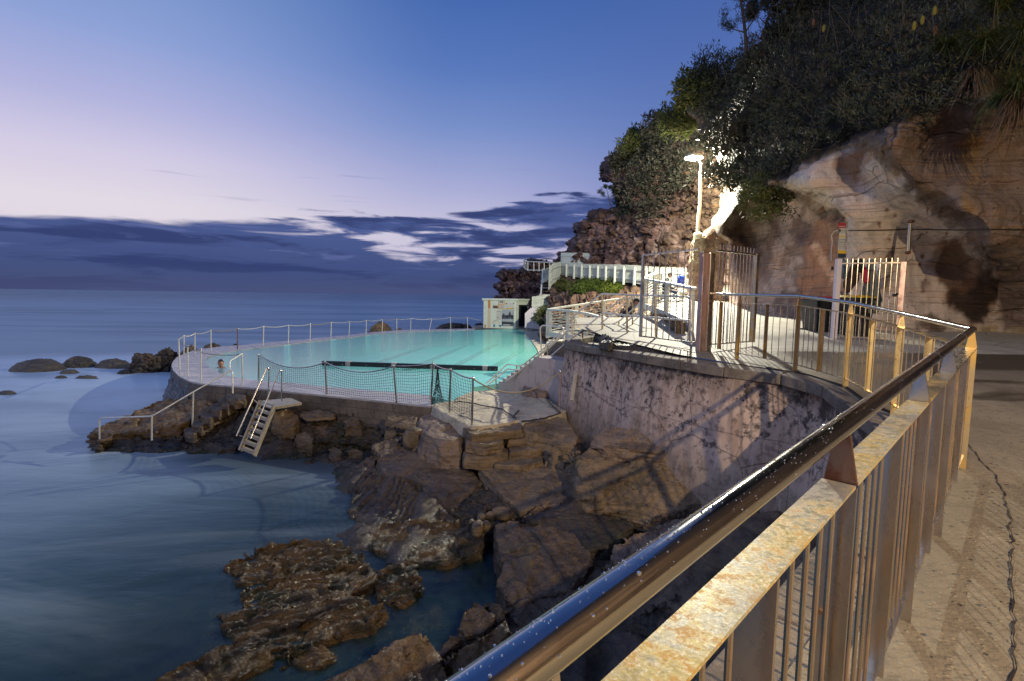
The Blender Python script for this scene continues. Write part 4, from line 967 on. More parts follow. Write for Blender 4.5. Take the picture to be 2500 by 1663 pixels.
m = MB(); m.tube([ptop-V3(0, 0, .1), ptop+V3(0, 0, .8), at((1709, 500), PD), at((1711, 415), PD)], [.085, .085, .075, .065], 14); m.build('post', M['cream_paint'], lp, smooth=True)
m = MB(); m.tube([ptop-V3(0, 0, .12), ptop+V3(0, 0, .12), ptop+V3(0, 0, .2)], [.2, .2, .11], 14); m.build('base_collar', M['cream_paint'], lp, smooth=True)
m = MB(); b0 = at((1711, 418), PD); m.tube([b0, b0+V3(0, 0, .35), b0+V3(-.12, -.1, .45), lhead+V3(.05, .05, .22)], .04, 10); m.build('bracket', M['cream_paint'], lp, smooth=True)
m = MB(); m.tube([lhead+V3(0, 0, .24), lhead+V3(0, 0, .18), lhead+V3(0, 0, .03)], [.10, .34, .42], 20); m.build('hood', M['cream_paint'], lp, smooth=True)
m = MB(); m.ball(lhead-V3(0, 0, .0), .17, 20, (1, 1, .6)); m.build('bulb', M['lamp_glow'], lp, smooth=True)
mainl = point('lamp_light', lhead-V3(0, .0, .14), 16000, (1.0, .95, .76), .10)
# the walkway's second lamp, behind the place the picture is taken from: its warm light throws the fence shadows on the rocks
L2 = V3(5.6, -3.6, 9.1)
l2 = empty('street_lamp', (L2[0]+.9, L2[1]-.5, gz(0)), 'warm sodium lamp on a grey pole beside the near path, behind the viewpoint', 'street lamp')
m = MB(); m.tube([V3(L2[0]+.9, L2[1]-.5, gz(0)), V3(L2[0]+.9, L2[1]-.5, 8.9), V3(L2[0]+.6, L2[1]-.3, 9.3), L2+V3(0, 0, .28)], [.08, .06, .05, .05], 12); m.build('post', M['steel_rail'], l2, smooth=True)
m = MB(); m.tube([L2+V3(0, 0, .3), L2+V3(0, 0, .2), L2+V3(0, 0, .08)], [.1, .2, .22], 16); m.build('hood', M['steel_rail'], l2, smooth=True)
m = MB(); m.ball(L2, .12, 14); m.build('bulb', M['lamp_glow_warm'], l2, smooth=True)
point('lamp_light_warm', L2-V3(0, 0, .28), 4300, (1.0, .77, .46), .06)

# ================================================================ PATH FENCE (stainless, flat bars across the line of the fence)
fence = empty('path_fence', (3.9, 6, 3.7), 'long stainless steel fence with round handrail, flat posts and thin balusters along the path edge', 'fence')
R0 = P(1722, 716, 10.45); Rc = [R0, P(1807, 720, 9.3), P(1952, 723, 8.2), P(2078, 739, 7.1), P(2202, 766, 5.75), P(2374, 805, 4.17)]
pe = PZ(1218, 1663, 4.655)
dirn = nrm(pe-Rc[-1]); pend = pe+dirn*1.5
def project(p):
    q = camo.matrix_world.inverted() @ Vector(p); return 1250+F*q.x/-q.z, 831.5-F*q.y/-q.z
def onx(px):            # point of the near run seen at picture column px
    a, b = 0.0, np.linalg.norm(pe-Rc[-1])
    for _ in range(40):
        c = (a+b)/2
        if project(Rc[-1]+dirn*c)[0] > px: a = c
        else: b = c
    return Rc[-1]+dirn*a
nearp = [onx(2319), onx(2249), onx(2060)]
near = [Rc[-1], pend]
m = MB(); m.tube(Rc, .0255, 20); m.build('handrail', M['steel_tube'], fence, smooth=True)
m = MB(); m.tube(near, .0255, 40); m.build('handrail', M['steel_tube'], fence, smooth=True)
m = MB(); m.ball(Rc[-1], .028, 16); m.build('rail_joint', M['steel_tube'], fence, smooth=True)
for t_ in (.18, .47):
    p = Rc[-1]+dirn*t_*5; m = MB(); m.tube([p-dirn*.012, p-dirn*.004, p+dirn*.004, p+dirn*.012], [.0257, .0265, .0265, .0257], 32); m.build('weld_seam', M['steel_rail'], fence, smooth=True)
FL = .15        # flat bar hangs this far under the handrail
def side_of(d_): return nrm(np.cross(d_, (0, 0, 1)))
def fpost(p, d_, full, foot, mat='steel_plate', neck=None, w=.078):
    s_ = side_of(d_); dh = nrm(V3(d_[0], d_[1], 0)); m = MB(); zt = p[2]-FL-.006
    zbm = foot if full else foot+.10
    c = V3(p[0], p[1], 0); q = lambda o, z, e: V3(*(c+s_*o+dh*e)[:2], z)
    h = w/2; e = .006
    m.hexa([q(-h, zbm, -e), q(h, zbm, -e), q(h, zbm, e), q(-h, zbm, e)], [q(-h, zt, -e), q(h, zt, -e), q(h, zt, e), q(-h, zt, e)])
    ob = m.build('post', M[mat], fence)
    if full:
        m = MB(); z2_ = p[2]-.02; m.hexa([q(-h, zt+.0085, -e), q(h*.9, zt+.0085, -e), q(h*.9, zt+.0085, e), q(-h, zt+.0085, e)], [q(-.016, z2_, -e), q(.016, z2_, -e), q(.016, z2_, e), q(-.016, z2_, e)])
        m.build('neck', M[neck or mat], ob)
        for zz in (zt-.07, zt-.35, foot+.14):
            m = MB(); m.tube([q(h*.55, zz, -.016), q(h*.55, zz, -.0065)], [.008, .010], 8); m.tube([q(h*.55, zz, .0065), q(h*.55, zz, .016)], [.010, .008], 8); m.build('bolt', M['steel_bolt'], ob, smooth=True)
    return ob
def ftz(p): return gz(p[1])
run1 = Rc
mats1 = ['steel_plate', 'steel_plate', 'steel_gold', 'steel_gold', 'steel_gold', 'steel_plate']
for i, p in enumerate(Rc):
    d_ = nrm(Rc[min(i+1, 5)]-Rc[max(i-1, 0)]) if i < 5 else nrm(Rc[5]-Rc[4])
    fpost(p, d_, True, ftz(p)-.02, mats1[i])
    if i < 5: mid = (Rc[i]+Rc[i+1])/2; fpost(mid, Rc[i+1]-Rc[i], False, ftz(mid), 'steel_gold' if i > 1 else 'steel_plate')
if True:
    m = MB()
    for k in np.linspace(.12, .88, 3): pass
nposts = nearp
last = nposts[-1]
nposts.append(last+dirn*1.15)
chain = [Rc[-1]]+nposts
for i, p in enumerate(chain):
    if i: fpost(p, dirn, True, ftz(p), 'steel_rail' if i != 3 else 'steel_rail', 'steel_rusty' if i == 3 else 'steel_rail')
    if i < len(chain)-1:
        L_ = np.linalg.norm(chain[i+1]-p); k_ = 3 if L_ > 2 else 1
        for j in range(k_): fpost(p+(chain[i+1]-p)*((j+1)/(k_+1)), dirn, False, ftz(p), 'steel_rail')
# flat bars, bottom bars and balusters
def panel(a, b, nb, flatmat, fa, fb):
    dz = V3(0, 0, FL); m = MB(); g_ = nrm(b-a)*.012
    m.beam(a-dz+g_, b-dz-g_, .076, .008); fb_ = m.build('flat_bar', M[flatmat], fence)
    A_ = V3(a[0], a[1], fa+.11); B_ = V3(b[0], b[1], fb+.11); m = MB(); m.beam(A_, B_, .04, .010); m.build('bottom_bar', M['steel_rail'], fence)
    for k in range(nb):
        t = (k+.5)/nb if nb > 1 else .5
        if abs(t-.5) < .5/nb*.9 and nb % 2: continue
        p = a+(b-a)*t-dz; q = A_+(B_-A_)*t
        m = MB(); m.tube([p-V3(0, 0, .004), q], .0065, 8, cap=False); m.build('baluster', M['steel_baluster'], fence, smooth=True)
for i in range(5):
    panel(Rc[i], Rc[i+1], 9 if i in (0, 1) else 10, 'steel_plate', ftz(Rc[i]), ftz(Rc[i+1]))
for i in range(len(chain)-1):
    L_ = np.linalg.norm(chain[i+1]-chain[i])
    panel(chain[i], chain[i+1], int(round(L_/.105)), 'steel_rail' if i < 1 else ('steel_plate' if i < 2 else 'flat_bar_bloom'), ftz(chain[i]), ftz(chain[i+1]))
panel(chain[-1], pend, 8, 'flat_bar_bloom', ftz(chain[-1]), ftz(pend))
# dew on the tube
m = MB(); jr = np.random.default_rng(8); s_ = side_of(dirn)
for k in range(900):
    t = jr.uniform(.6, 5.6) if k % 3 else jr.uniform(4.2, 5.75); th_ = jr.normal(.25, .75); p = Rc[-1]+dirn*t; r_ = .0009*math.exp(jr.normal(0, .4)); 
    if np.linalg.norm(p-V3(0, 0, 5)) < .12: continue
    nrm_ = V3(0, 0, 1)*math.cos(th_)+s_*math.sin(th_); m.ball(p+nrm_*.0257, r_, 5)
tag(m.build('water_droplets', M['droplet'], fence, smooth=True), kind='stuff')

# ================================================================ TALL GATE with its wings
def wing(root, A_, B_, top, hgt, nb, leaf=.1, mat='steel_baluster', frame='steel_plate', fr=.045, over=.09, nameframe='frame', farframe=True, bot=None):
    """A_, B_ feet of the two ends"""
    m = MB(); T = V3(0, 0, hgt); m.beam(A_+T, B_+T, .04, .03); m.build('rail', M['steel_rail'], root); m = MB(); m.beam(A_+V3(0, 0, leaf), B_+V3(0, 0, leaf), .03, .03); m.build('rail', M['steel_rail'], root)
    if farframe: m = MB(); m.beam(B_-V3(0, 0, -leaf+.02), B_+T+V3(0, 0, .015), fr, fr*1.3, up=nrm(B_-A_)); m.build('stile', M[frame], root)
    for k in range(nb):
        t = (k+1)/(nb+1); p = A_+(B_-A_)*t; m = MB(); m.tube([p+V3(0, 0, leaf), p+T+V3(0, 0, over)], .011, 8); m.build('bar', M[mat], root, smooth=True)
gp = P(1708, 861, 10.3); gp[2] = gz(10.3)-.02
gate = empty('entrance_gate', gp, 'tall open steel entrance gate with a thick square post and two barred wings', 'gate')
m = MB(); hg = P(1708, 617, 10.3)[2]-gp[2]
ang = .35
m.box(gp+V3(0, 0, hg/2), (.125, .125, hg), ang); m.build('post', M['steel_post'], gate, bevel=.006)
m = MB(); m.box(gp+V3(.135, -.01, hg/2-.01), (.12, .12, hg), ang); m.build('post', M['steel_rail'], gate, bevel=.006)
m = MB(); m.box(gp+V3(0, 0, hg+.006), (.13, .13, .012), ang); m.box(gp+V3(-.03, -.06, hg-.06), (.05, .02, .05), ang); m.build('cap', M['steel_bright'], gate, bevel=.003)
lt, lb = P(1571, 623, 11.9), P(1567, 829, 11.9); lb2 = V3(lt[0], lt[1], lb[2])
hL = lt[2]-lb2[2]
wing(gate, V3(gp[0]-.1, gp[1]+.02, lb2[2]+.0), lb2, 0, hL, 8, .08, frame='steel_bright', fr=.05)
rt, rb = P(1848, 622, 11.2), P(1842, 840, 11.2); rb2 = V3(rt[0], rt[1], rb[2]); hR = rt[2]-rb2[2]
wing(gate, V3(gp[0]+.26, gp[1]+.05, rb2[2]), rb2, 0, hR, 11, .06, frame='steel_plate', fr=.075, over=.13)
g2p = P(2034, 834, 12.6); g2t = P(2034, 632, 12.6)
gate2 = empty('side_gate', g2p, 'narrow barred steel gate standing open in front of the pale cliff and the bins', 'gate')
m = MB(); m.beam(g2p, V3(g2p[0], g2p[1], g2t[2]), .11, .11, up=(0, 1, 0)); m.build('post', M['white_box'], gate2, bevel=.004)
m = MB(); lk = P(2032, 655, 12.5); m.box(lk, (.05, .03, .09)); m.build('latch', M['black_plastic'], gate2)
g2b = P(2190, 838, 12.0); g2b[2] = g2p[2]
wing(gate2, g2p+V3(.08, 0, 0), g2b, 0, P(2190, 641, 12.0)[2]-g2p[2], 10, .13, mat='steel_bright', frame='steel_post', fr=.08, over=.11)
m = MB(); lk = P(2184, 721, 11.85); m.ball(lk, .045, 8, (1.4, .7, .8)); m.ball(lk+V3(.06, 0, .03), .03, 8); m.build('lock', M['black_plastic'], gate2)
m = MB(); lk = P(2176, 742, 11.9); m.box(lk, (.13, .012, .012)); m.box(lk+V3(0, 0, -.07), (.13, .012, .012)); m.build('bolt', M['steel_bright'], gate2)

# ================================================================ BINS and hanging clothes
def bin_(c, lid, label, w=.62, d_=.70, h=1.02, yaw=.1):
    r_ = empty('wheelie_bin', c, label, 'bin', 'wheeled bins by the side gate'); ca, sa = math.cos(yaw), math.sin(yaw)
    X_ = lambda x, y, z: c+V3(x*ca-y*sa, x*sa+y*ca, z)
    m = MB(); b = [X_(sx*w*.40, sy*d_*.38, .06) for sx, sy in ((-1, -1), (1, -1), (1, 1), (-1, 1))]; t = [X_(sx*w*.5, sy*d_*.5, h) for sx, sy in ((-1, -1), (1, -1), (1, 1), (-1, 1))]
    m.hexa(b, t); m.box(X_(0, 0, h-.04), (w*1.05, d_*1.05, .06), yaw); m.build('body', M['black_plastic'], r_, bevel=.02)
    m = MB(); b = [X_(sx*w*.54, sy*d_*.54, h+.002) for sx, sy in ((-1, -1), (1, -1), (1, 1), (-1, 1))]; t = [X_(sx*w*.47, sy*d_*.46, h+.07) for sx, sy in ((-1, -1), (1, -1), (1, 1), (-1, 1))]; m.hexa(b, t); m.build('lid', M[lid], r_, bevel=.02)
    m = MB(); m.tube([X_(-w*.45, d_*.6, h-.02), X_(w*.45, d_*.6, h-.02)], .018, 8); m.build('handle', M['black_plastic'], r_)
    for sx in (-1, 1): m = MB(); m.tube([X_(sx*w*.5, d_*.38, .1), X_(sx*w*.42, d_*.38, .1)], .1, 14); m.build('wheel', M['black_plastic'], r_)
b1 = P(2004, 790, 13.9); b1[2] = gz(12)+.02
bin_(b1, 'red_plastic', 'black wheelie bin with a red lid left of the side gate', w=.80, h=1.0)
b2 = P(2080, 800, 13.2); b2[2] = gz(12)+.02
bin_(b2, 'yellow_plastic', 'black wheelie bin with a yellow lid behind the side gate bars', w=.62, h=1.04)
def cloth(name, label, cat, outline, D, mat, thick=.06, seed=1, group=None):
    pts = [P(a, b, D) for a, b in outline]; c = np.mean(pts, 0); n = len(pts); vs = []; fs = []
    for j, o in enumerate((0, thick)):
        vs += [p+V3(0, o, 0) for p in pts]
    vs += [c+V3(0, -.05, 0), c+V3(0, thick+.03, 0)]
    for i in range(n): k = (i+1) % n; fs += [(i, k, n+k, n+i), (2*n, k, i), (2*n+1, n+i, n+k)]
    me = mesh(name, vs, fs); bm = bmesh.new(); bm.from_mesh(me); bmesh.ops.recalc_face_normals(bm, faces=bm.faces); bm.to_mesh(me); bm.free()
    me = remesh(me, .016); tidy(me, 2); co = getco(me); nn = getn(me); f = np.sin(co[:, 0]*38+fbm(co*4, 2)*3)*.014; setco(me, co+nn*f[:, None]); o = link(name, me, mat, smooth=True)
    return tag(o, label, cat, group)
c10 = lambda L: [z10(*q) for q in L]
cloth('hanging_towel', 'blue grey towel hanging highest on the far left of the gate', 'towel', c10([(415, 478), (455, 478), (470, 560), (492, 650), (470, 695), (405, 700), (410, 600)]), 12.9, M['blue_grey_cloth'])
cloth('hanging_coat', 'dark brown coat hanging behind the middle bars of the side gate', 'coat', c10([(535, 490), (590, 495), (600, 560), (612, 690), (560, 780), (500, 850), (450, 830), (445, 740), (505, 640), (520, 560)]), 12.95, M['brown_cloth'])
cloth('hanging_bag', 'black bag hanging between the brown coat and the red garment', 'bag', c10([(585, 486), (625, 486), (650, 540), (665, 590), (650, 655), (612, 640), (590, 560)]), 12.85, M['black_cloth'])
cloth('hanging_shirt', 'crimson shirt hanging right of the black bag on the gate', 'shirt', c10([(640, 560), (665, 545), (690, 620), (715, 720), (690, 745), (655, 745), (632, 680)]), 12.8, M['red_cloth'])
cloth('hanging_robe', 'long grey green robe hanging on the right half of the side gate', 'robe', c10([(705, 500), (750, 490), (780, 640), (830, 800), (850, 930), (820, 1060), (700, 1070), (620, 1060), (640, 850), (690, 720)]), 12.9, M['grey_cloth'], .10)
cloth('hanging_scarf', 'narrow pale pink scarf hanging at the right end of the gate', 'scarf', c10([(785, 545), (835, 545), (838, 800), (810, 850), (800, 700)]), 12.95, M['white_box'], .03)

# ---- sign and fixtures on the cliff
from mathutils.bvhtree import BVHTree
_bv = BVHTree.FromPolygons([tuple(v.co+ncliff.location) for v in ncliff.data.vertices], [tuple(p.vertices) for p in ncliff.data.polygons])
def onrock(px_, py_, off=.03):
    r_ = ray(px_, py_); h = _bv.ray_cast(Vector((0, 0, EYE)), Vector(r_).normalized())
    if h[0] is None: return P(px_, py_, 14)
    return np.array(h[0])-r_/np.linalg.norm(r_)*off
sgn = empty('safety_sign', P(2047, 600, 14.0), 'tall narrow safety sign with red, white and yellow bands on the pale cliff', 'sign')
def flat(par, name, x0, y0, x1, y1, D, mat, th_=.008):
    a, b = P(x0, y1, D), P(x1, y0, D); m = MB(); m.box((a+b)/2, (abs(b[0]-a[0]), th_, abs(b[2]-a[2]))); return m.build(name, M[mat], par)
flat(sgn, 'board', 2045, 544, 2066, 629, 14.0, 'sign_white', .02)
flat(sgn, 'red_header', 2045.3, 544.3, 2065.7, 557, 13.986, 'sign_red')
m = MB()
for i in range(6): a, b = P(2048+i*2.6, 554.5, 13.98), P(2049.6+i*2.6, 552, 13.98); m.box((a+b)/2, (abs(b[0]-a[0]), .004, abs(b[2]-a[2])))
m.build('lettering', M['sign_white'], sgn)
flat(sgn, 'yellow_band', 2045.3, 612, 2065.7, 619, 13.986, 'sign_yellow'); flat(sgn, 'navy_band', 2045.3, 619.3, 2065.7, 629, 13.986, 'sign_navy')
m = MB(); jr = np.random.default_rng(4)
for (y0, n_) in ((559, 1), (562, 3), (565, 3), (568, 2), (584, 5), (588, 4), (592, 5), (597, 4), (601, 5), (605, 4)):
    for i in range(n_+2):
        x = 2049+i*(15/(n_+1)); a, b = P(x, y0+1.2, 13.985), P(x+jr.uniform(1, 2), y0, 13.985); m.box((a+b)/2, (abs(b[0]-a[0]), .004, abs(b[2]-a[2])))
m.box(P(2051, 563, 13.985), (.035, .004, .06)); m.build('lettering', M['sign_ink'], sgn)
for i in range(3):
    c = P(2049.5+i*5.8, 577, 13.985); m = MB(); m.add([c+V3(-.026, 0, 0), c+V3(0, 0, -.036), c+V3(.026, 0, 0), c+V3(0, 0, .036), c+V3(-.026, .004, 0), c+V3(0, .004, -.036), c+V3(.026, .004, 0), c+V3(0, .004, .036)], [(0, 1, 2, 3), (7, 6, 5, 4), (0, 4, 5, 1), (1, 5, 6, 2), (2, 6, 7, 3), (3, 7, 4, 0)]); m.build('warning_symbol', M['sign_yellow'], sgn)
m = MB(); m.tube([P(2045, 563, 14.1), P(2036, 565, 14.1), P(2030, 575, 14.2), P(2032, 592, 14.2), P(2029, 612, 14.0), P(2029, 628, 13.4), P(2030, 636, 12.7)], .012, 8); tag(m.build('dangling_cord', M['pale_cord'], smooth=True), 'pale cord hanging from the safety sign down to the gate post', 'cord')
m = MB(); cbl = [onrock(q_[0], q_[1]) for q_ in resample([V3(2066, 563, 0), V3(2150, 562, 0), V3(2215, 560, 0), V3(2280, 561, 0), V3(2340, 562, 0), V3(2430, 560, 0), V3(2520, 561, 0)], 60)]
m.tube(cbl, .014, 8); tag(m.build('cable', M['cable'], smooth=True), 'thin dark cable fixed level across the pale cliff face', 'cable')
fx = empty('wall_light', P(2219, 620, 13.6), 'long unlit tube light standing upright on the pale cliff face', 'light')
m = MB(); m.tube([P(2218, 616, 13.55), P(2222, 545, 13.45)], .045, 12); m.build('tube', M['steel_bright'], fx, smooth=True)
m = MB(); m.ball(P(2216, 617, 13.5), .06, 10, (1.2, 1, .8)); m.build('end_cap', M['sign_brown'], fx)
m = MB(); m.ball(P(2224, 541, 13.45), .06, 10, (1.4, 1, .8)); m.build('end_cap', M['sign_brown'], fx)
m = MB(); a = P(2224, 541, 13.45); m.tube([a, a+V3(.1, .1, .02), a+V3(.16, .3, -.12)], .02, 8); m.build('bracket', M['dark_rail'], fx)

# ================================================================ POOL: rails, nets, ladder, boom
zf = lambda c: atz(c, DZ)
def stanchion(par, foot, h, r=.021, top=True, lean=(0, 0), mat='steel_bright'):
    m = MB(); t = foot+V3(lean[0], lean[1], h); m.tube([foot, t], r, 10)
    o = m.build('post', M[mat], par, smooth=True)
    if top: m = MB(); m.ball(t+V3(0, 0, .015), r*1.45, 10); m.build('post_cap', M['steel_bright'], o, smooth=True)
    return t
seaf = empty('sea_side_railing', (-9, 30, DZ), 'long curved rope and post railing around the sea side of the pool', 'railing')
feet = [(563, 383), (587, 296), (650, 290), (743, 268), (895, 260), (1043, 243), (1188, 230), (1313, 216), (1432, 206), (1537, 187), (1635, 177), (1727, 170), (1812, 163), (1892, 158), (2000, 155), (2122, 151), (2220, 149)]
tops = [(556, 207), (587, 188), (650, 175), (742, 157), (895, 148), (1046, 135), (1190, 128), (1315, 121), (1435, 111), (1541, 106), (1637, 101), (1730, 95), (1812, 92), (1893, 88), (2013, 92), (2122, 82), (2218, 83)]
tt = []
for i, (f, t) in enumerate(zip(feet, tops)):
    a = zf(z1(*f)); 
    b = at(z1(*t), a[1]); tt.append(stanchion(seaf, a, b[2]-a[2], .026, lean=(b[0]-a[0], 0), mat='steel_rusty' if i in (4,) else 'steel_dull'))
tt.append(at(z1(2325, 100), 47.2))
for i in range(len(tt)-1):
    m = MB(); m.tube(sag(tt[i], tt[i+1], .07 if i > 0 else .02, 6), .019, 8, cap=False); m.build('rope', M['rope'] if i % 4 == 3 else M['steel_dull'], seaf, smooth=True)
rf = empty('corner_railing', zf(z1(700, 440)), 'three posts with a sagging rope on the wet pool rim beside the sea steps', 'railing')
rt_ = [at(z1(563, 225), zf(z1(563, 383))[1])]
for f, t in (((609, 417), (608, 248)), ((684, 443), (684, 268)), ((924, 474), (921, 292))):
    a = zf(z1(*f)); b = at(z1(*t), a[1]); rt_.append(stanchion(rf, a, b[2]-a[2], .024, lean=(b[0]-a[0], 0), mat='steel_dull'))
for i, s_ in enumerate((.02, .12, .28)[:]):
    pass
m = MB(); m.tube(sag(rt_[0], rt_[1], .04), .012, 8); m.tube(sag(rt_[1], rt_[2], .10), .012, 8); m.tube([rt_[2]-V3(0, 0, .08)]+sag(rt_[2]-V3(0, 0, .1), rt_[3]-V3(0, 0, .02), .05), .012, 8); m.build('rope', M['rope'], rf, smooth=True)
# handrail running down the sea steps
D_ = lambda c, z: atz(z1(*c), z)[1]
hs = empty('sea_steps_handrail', atz(z1(400, 770), .8), 'bent steel handrail leading down the rock steps to the sea', 'handrail')
dk = zf(z1(866, 510))[1]
h1, h2_, h3, h4 = at(z1(850, 392), 14.7), at(z1(640, 512), 14.0), at(z1(402, 652), 13.3), at(z1(100, 662), 13.5)
m = MB(); m.tube(arc([at(z1(924, 290), 15.6), at(z1(850, 335), 14.9), at(z1(850, 385), 14.75), at(z1(866, 396), 14.7), at(z1(868, 520), 14.6)], .08), .02, 10); m.build('end_rail', M['steel_dull'], hs, smooth=True)
m = MB(); m.tube(arc([at(z1(858, 388), 14.7), h2_, h3, h4, at(z1(102, 800), 13.5)], .1), .02, 10); m.build('handrail', M['steel_dull'], hs, smooth=True)
for c0, c1, D0 in (((641, 512), (636, 715), 14.0), ((403, 652), (402, 790), 13.3)):
    m = MB(); m.tube([at(z1(*c0), D0), at(z1(*c1), D0)], .021, 10); m.build('post', M['steel_dull'], hs, smooth=True)
# netted fence
net = empty('netted_fence', zf(z1(1400, 525)), 'black net slung between steel posts along the near edge of the pool', 'net fence')
npx = [((1017, 447), (1017, 300), 0), ((1408, 525), (1399, 342), 0), ((1810, 572), (1793, 364), 0), ((2010, 574), (2019, 350), 0), ((2115, 632), (2121, 385), 0), ((2245, 700), (2250, 436), 0)]
nt = []; nb_ = []
for f, t, _ in npx:
    a = zf(z1(*f)); b = at(z1(*t), a[1]); nt.append(stanchion(net, a, b[2]-a[2], .024, lean=(b[0]-a[0], 0), mat='steel_rail')); nb_.append(a)
def netpanel(ta, tb, ba, bb, sg_, low, nu, nv, side):
    m = MB(); r_ = .0046
    topc = lambda u: ta*(1-u)+tb*u-V3(0, 0, sg_*4*u*(1-u)); botc = lambda u: ba*(1-u)+bb*u+V3(0, 0, low+.03*math.sin(u*9))+side*(.04*math.sin(u*6+1)+.04)
    pt = lambda u, v: topc(u)*(1-v)+botc(u)*v+side*(.05*math.sin(math.pi*v)*math.sin(math.pi*u))
    for i in range(nu+1): m.tube([pt(i/nu, v) for v in np.linspace(0, 1, 7)], r_, 3, cap=False)
    for j in range(nv+1): m.tube([pt(u, j/nv) for u in np.linspace(0, 1, 13)], r_ if j else .011, 4 if j == 0 else 3, cap=False)
    m.build('net', M['net_cord'], net)
    m = MB(); m.tube([topc(u)+V3(0, 0, .012) for u in np.linspace(0, 1, 12)], .013, 6, cap=False); m.build('rope', M['steel_rail'], net, smooth=True)
sd = V3(0, -1, 0)
netpanel(nt[0], nt[1], nb_[0], nb_[1], .28, .05, 34, 11, sd); netpanel(nt[1], nt[2], nb_[1], nb_[2], .22, .03, 34, 11, sd)
netpanel(nt[2], nt[3], nb_[2], nb_[3], .03, .02, 18, 12, sd); netpanel(nt[3], nt[4], nb_[3], nb_[4], .04, .10, 14, 12, V3(-.5, -.5, 0)); netpanel(nt[4], nt[5], nb_[4], nb_[5], .04, .10, 14, 13, V3(-.5, -.5, 0))
m = MB(); ga = nt[3]+V3(.12, .05, -.08)
for k in range(16):
    x = .02+.10*abs(math.sin(k*2.1)); m.tube([ga+V3(.01*math.sin(k), 0, 0), ga+V3(.05*math.sin(k*1.3), .03*math.cos(k), -.45), V3(ga[0]+.16*math.sin(k*2.2), ga[1]+.1*math.cos(k*1.7), DZ+.02)], .006, 4)
for z in np.linspace(-.1, -.9, 12): m.tube([ga+V3(-.05-.09*abs(z), 0, z), ga+V3(0, -.06, z-.02), ga+V3(.05+.09*abs(z), 0, z)], .005, 4)
m.build('gathered_net', M['net_cord'], net)
rp = empty('rope_barrier', zf(z7(1686, 590)), 'single round topped post joined by a sagging rope across the rock platform', 'rope barrier')
a = zf(z7(1686, 592)); b = at(z7(1688, 125), a[1]); st = stanchion(rp, a, b[2]-a[2], .026, mat='steel_post')
m = MB(); m.tube(sag(nt[5], st, .42, 16), .016, 8); m.build('rope', M['rope'], rp, smooth=True)
# ladder to the sea
la = empty('sea_ladder', zf(z1(1000, 800)), 'long metal ladder with curved handrails hanging down from the pool edge to the rocks', 'ladder')
LD = 13.3
lt1, lt2 = at(z1(1028, 565), LD+.2), at(z1(1110, 590), LD-.05); lb1, lb2_ = at(z1(910, 850), LD-.6), at(z1(992, 880), LD-.85)
for a, b in ((lt1, lb1), (lt2, lb2_)): m = MB(); m.beam(a, b, .045, .15, up=(0, -1, .4)); m.build('side_rail', M['ladder_metal'], la)
for i in range(8):
    t = (i+.35)/7.8; m = MB(); a, b = lt1*(1-t)+lb1*t, lt2*(1-t)+lb2_*t; m.beam(a+V3(.02, 0, 0), b-V3(.02, 0, 0), .15, .03); m.build('tread', M['ladder_metal'], la)
for (pts, n_) in ((((890, 765), (1065, 372), (1072, 555)), 0), (((972, 780), (1138, 385), (1150, 565)), 1)):
    D0 = LD-.35-.25*n_; D1 = LD+.2-.1*n_
    q = [at(z1(*pts[0]), D0-.2), at(z1(*pts[1]), D1-.05), at(z1(pts[1][0]+12, pts[1][1]+8), D1), at(z1(*pts[2]), D1+.05)]
    m = MB(); m.tube(arc(q, .07), .019, 10); m.build('handrail', M['steel_bright'], la, smooth=True)
for a_, b_ in (((985, 555), (1010, 575)), ((930, 770), (905, 762))): m = MB(); m.tube([at(z1(*a_), LD-.1), at(z1(*b_), LD-.1)], .014, 8); m.build('bracket', M['ladder_metal'], la)
a0, a1, a2, a3 = [atz(z1(*c), DZ-.14) for c in ((1030, 562), (1120, 596), (1265, 572), (1200, 545))]
m = MB(); m.hexa([p-V3(0, 0, .07) for p in (a0, a1, a2, a3)], [a0, a1, a2, a3]); m.build('landing_plate', M['ladder_metal'], la)
# floating boom
bo = empty('floating_boom', PZ(960, 900, DZ), 'long black floating boom with pale cuffs lying across the pool water', 'pool boom')
bA, bB = PZ(787, 889, DZ), PZ(1216, 903, DZ)
cuts = [0, .155, .42, .64, .93, 1]; jr = np.random.default_rng(2)
for i in range(5):
    p = bA*(1-cuts[i])+bB*cuts[i]; q = bA*(1-cuts[i+1])+bB*cuts[i+1]; g_ = nrm(q-p)*.012
    m = MB(); m.beam(p+g_+V3(0, 0, .04), q-g_+V3(0, 0, .04), .16, .19); m.build('float', M['black_foam'], bo, bevel=.02)
    if i: m = MB(); m.beam(p-nrm(q-p)*.10+V3(0, 0, .04), p+nrm(q-p)*.10+V3(0, 0, .04), .185, .215); m.build('cuff', M['stair_concrete'], bo, bevel=.01)
    for t in (.4, .8): m = MB(); c = p*(1-t)+q*t; m.ball(c+V3(0, -.085, .03), .022, 6); m.build('shackle', M['steel_bright'], bo)

# ================================================================ ROCK PLATFORM, STEPS, POOL STAIRS
def px(L, f, z): return [(*f(a, b), z) for a, b in L]
def pz3(L, f): return [(*f(a, b), z) for a, b, z in L]
rock('rock_platform', 'flat pale rock platform with cracks at the near corner of the pool', 'rock platform',
     px([(225, 488), (330, 560), (450, 620), (600, 700), (700, 737), (950, 715), (1130, 690), (1215, 660), (1262, 684), (1500, 640), (1700, 600), (1760, 560), (1620, 470), (1520, 380), (1560, 330), (1380, 315), (1040, 312), (720, 335), (560, 395), (480, 450)], z7, 2.12), .6, M['rock_pave'], flare=.12, vox=.035, sm=1, amp=.028, scale=2.2, seed=4.2)
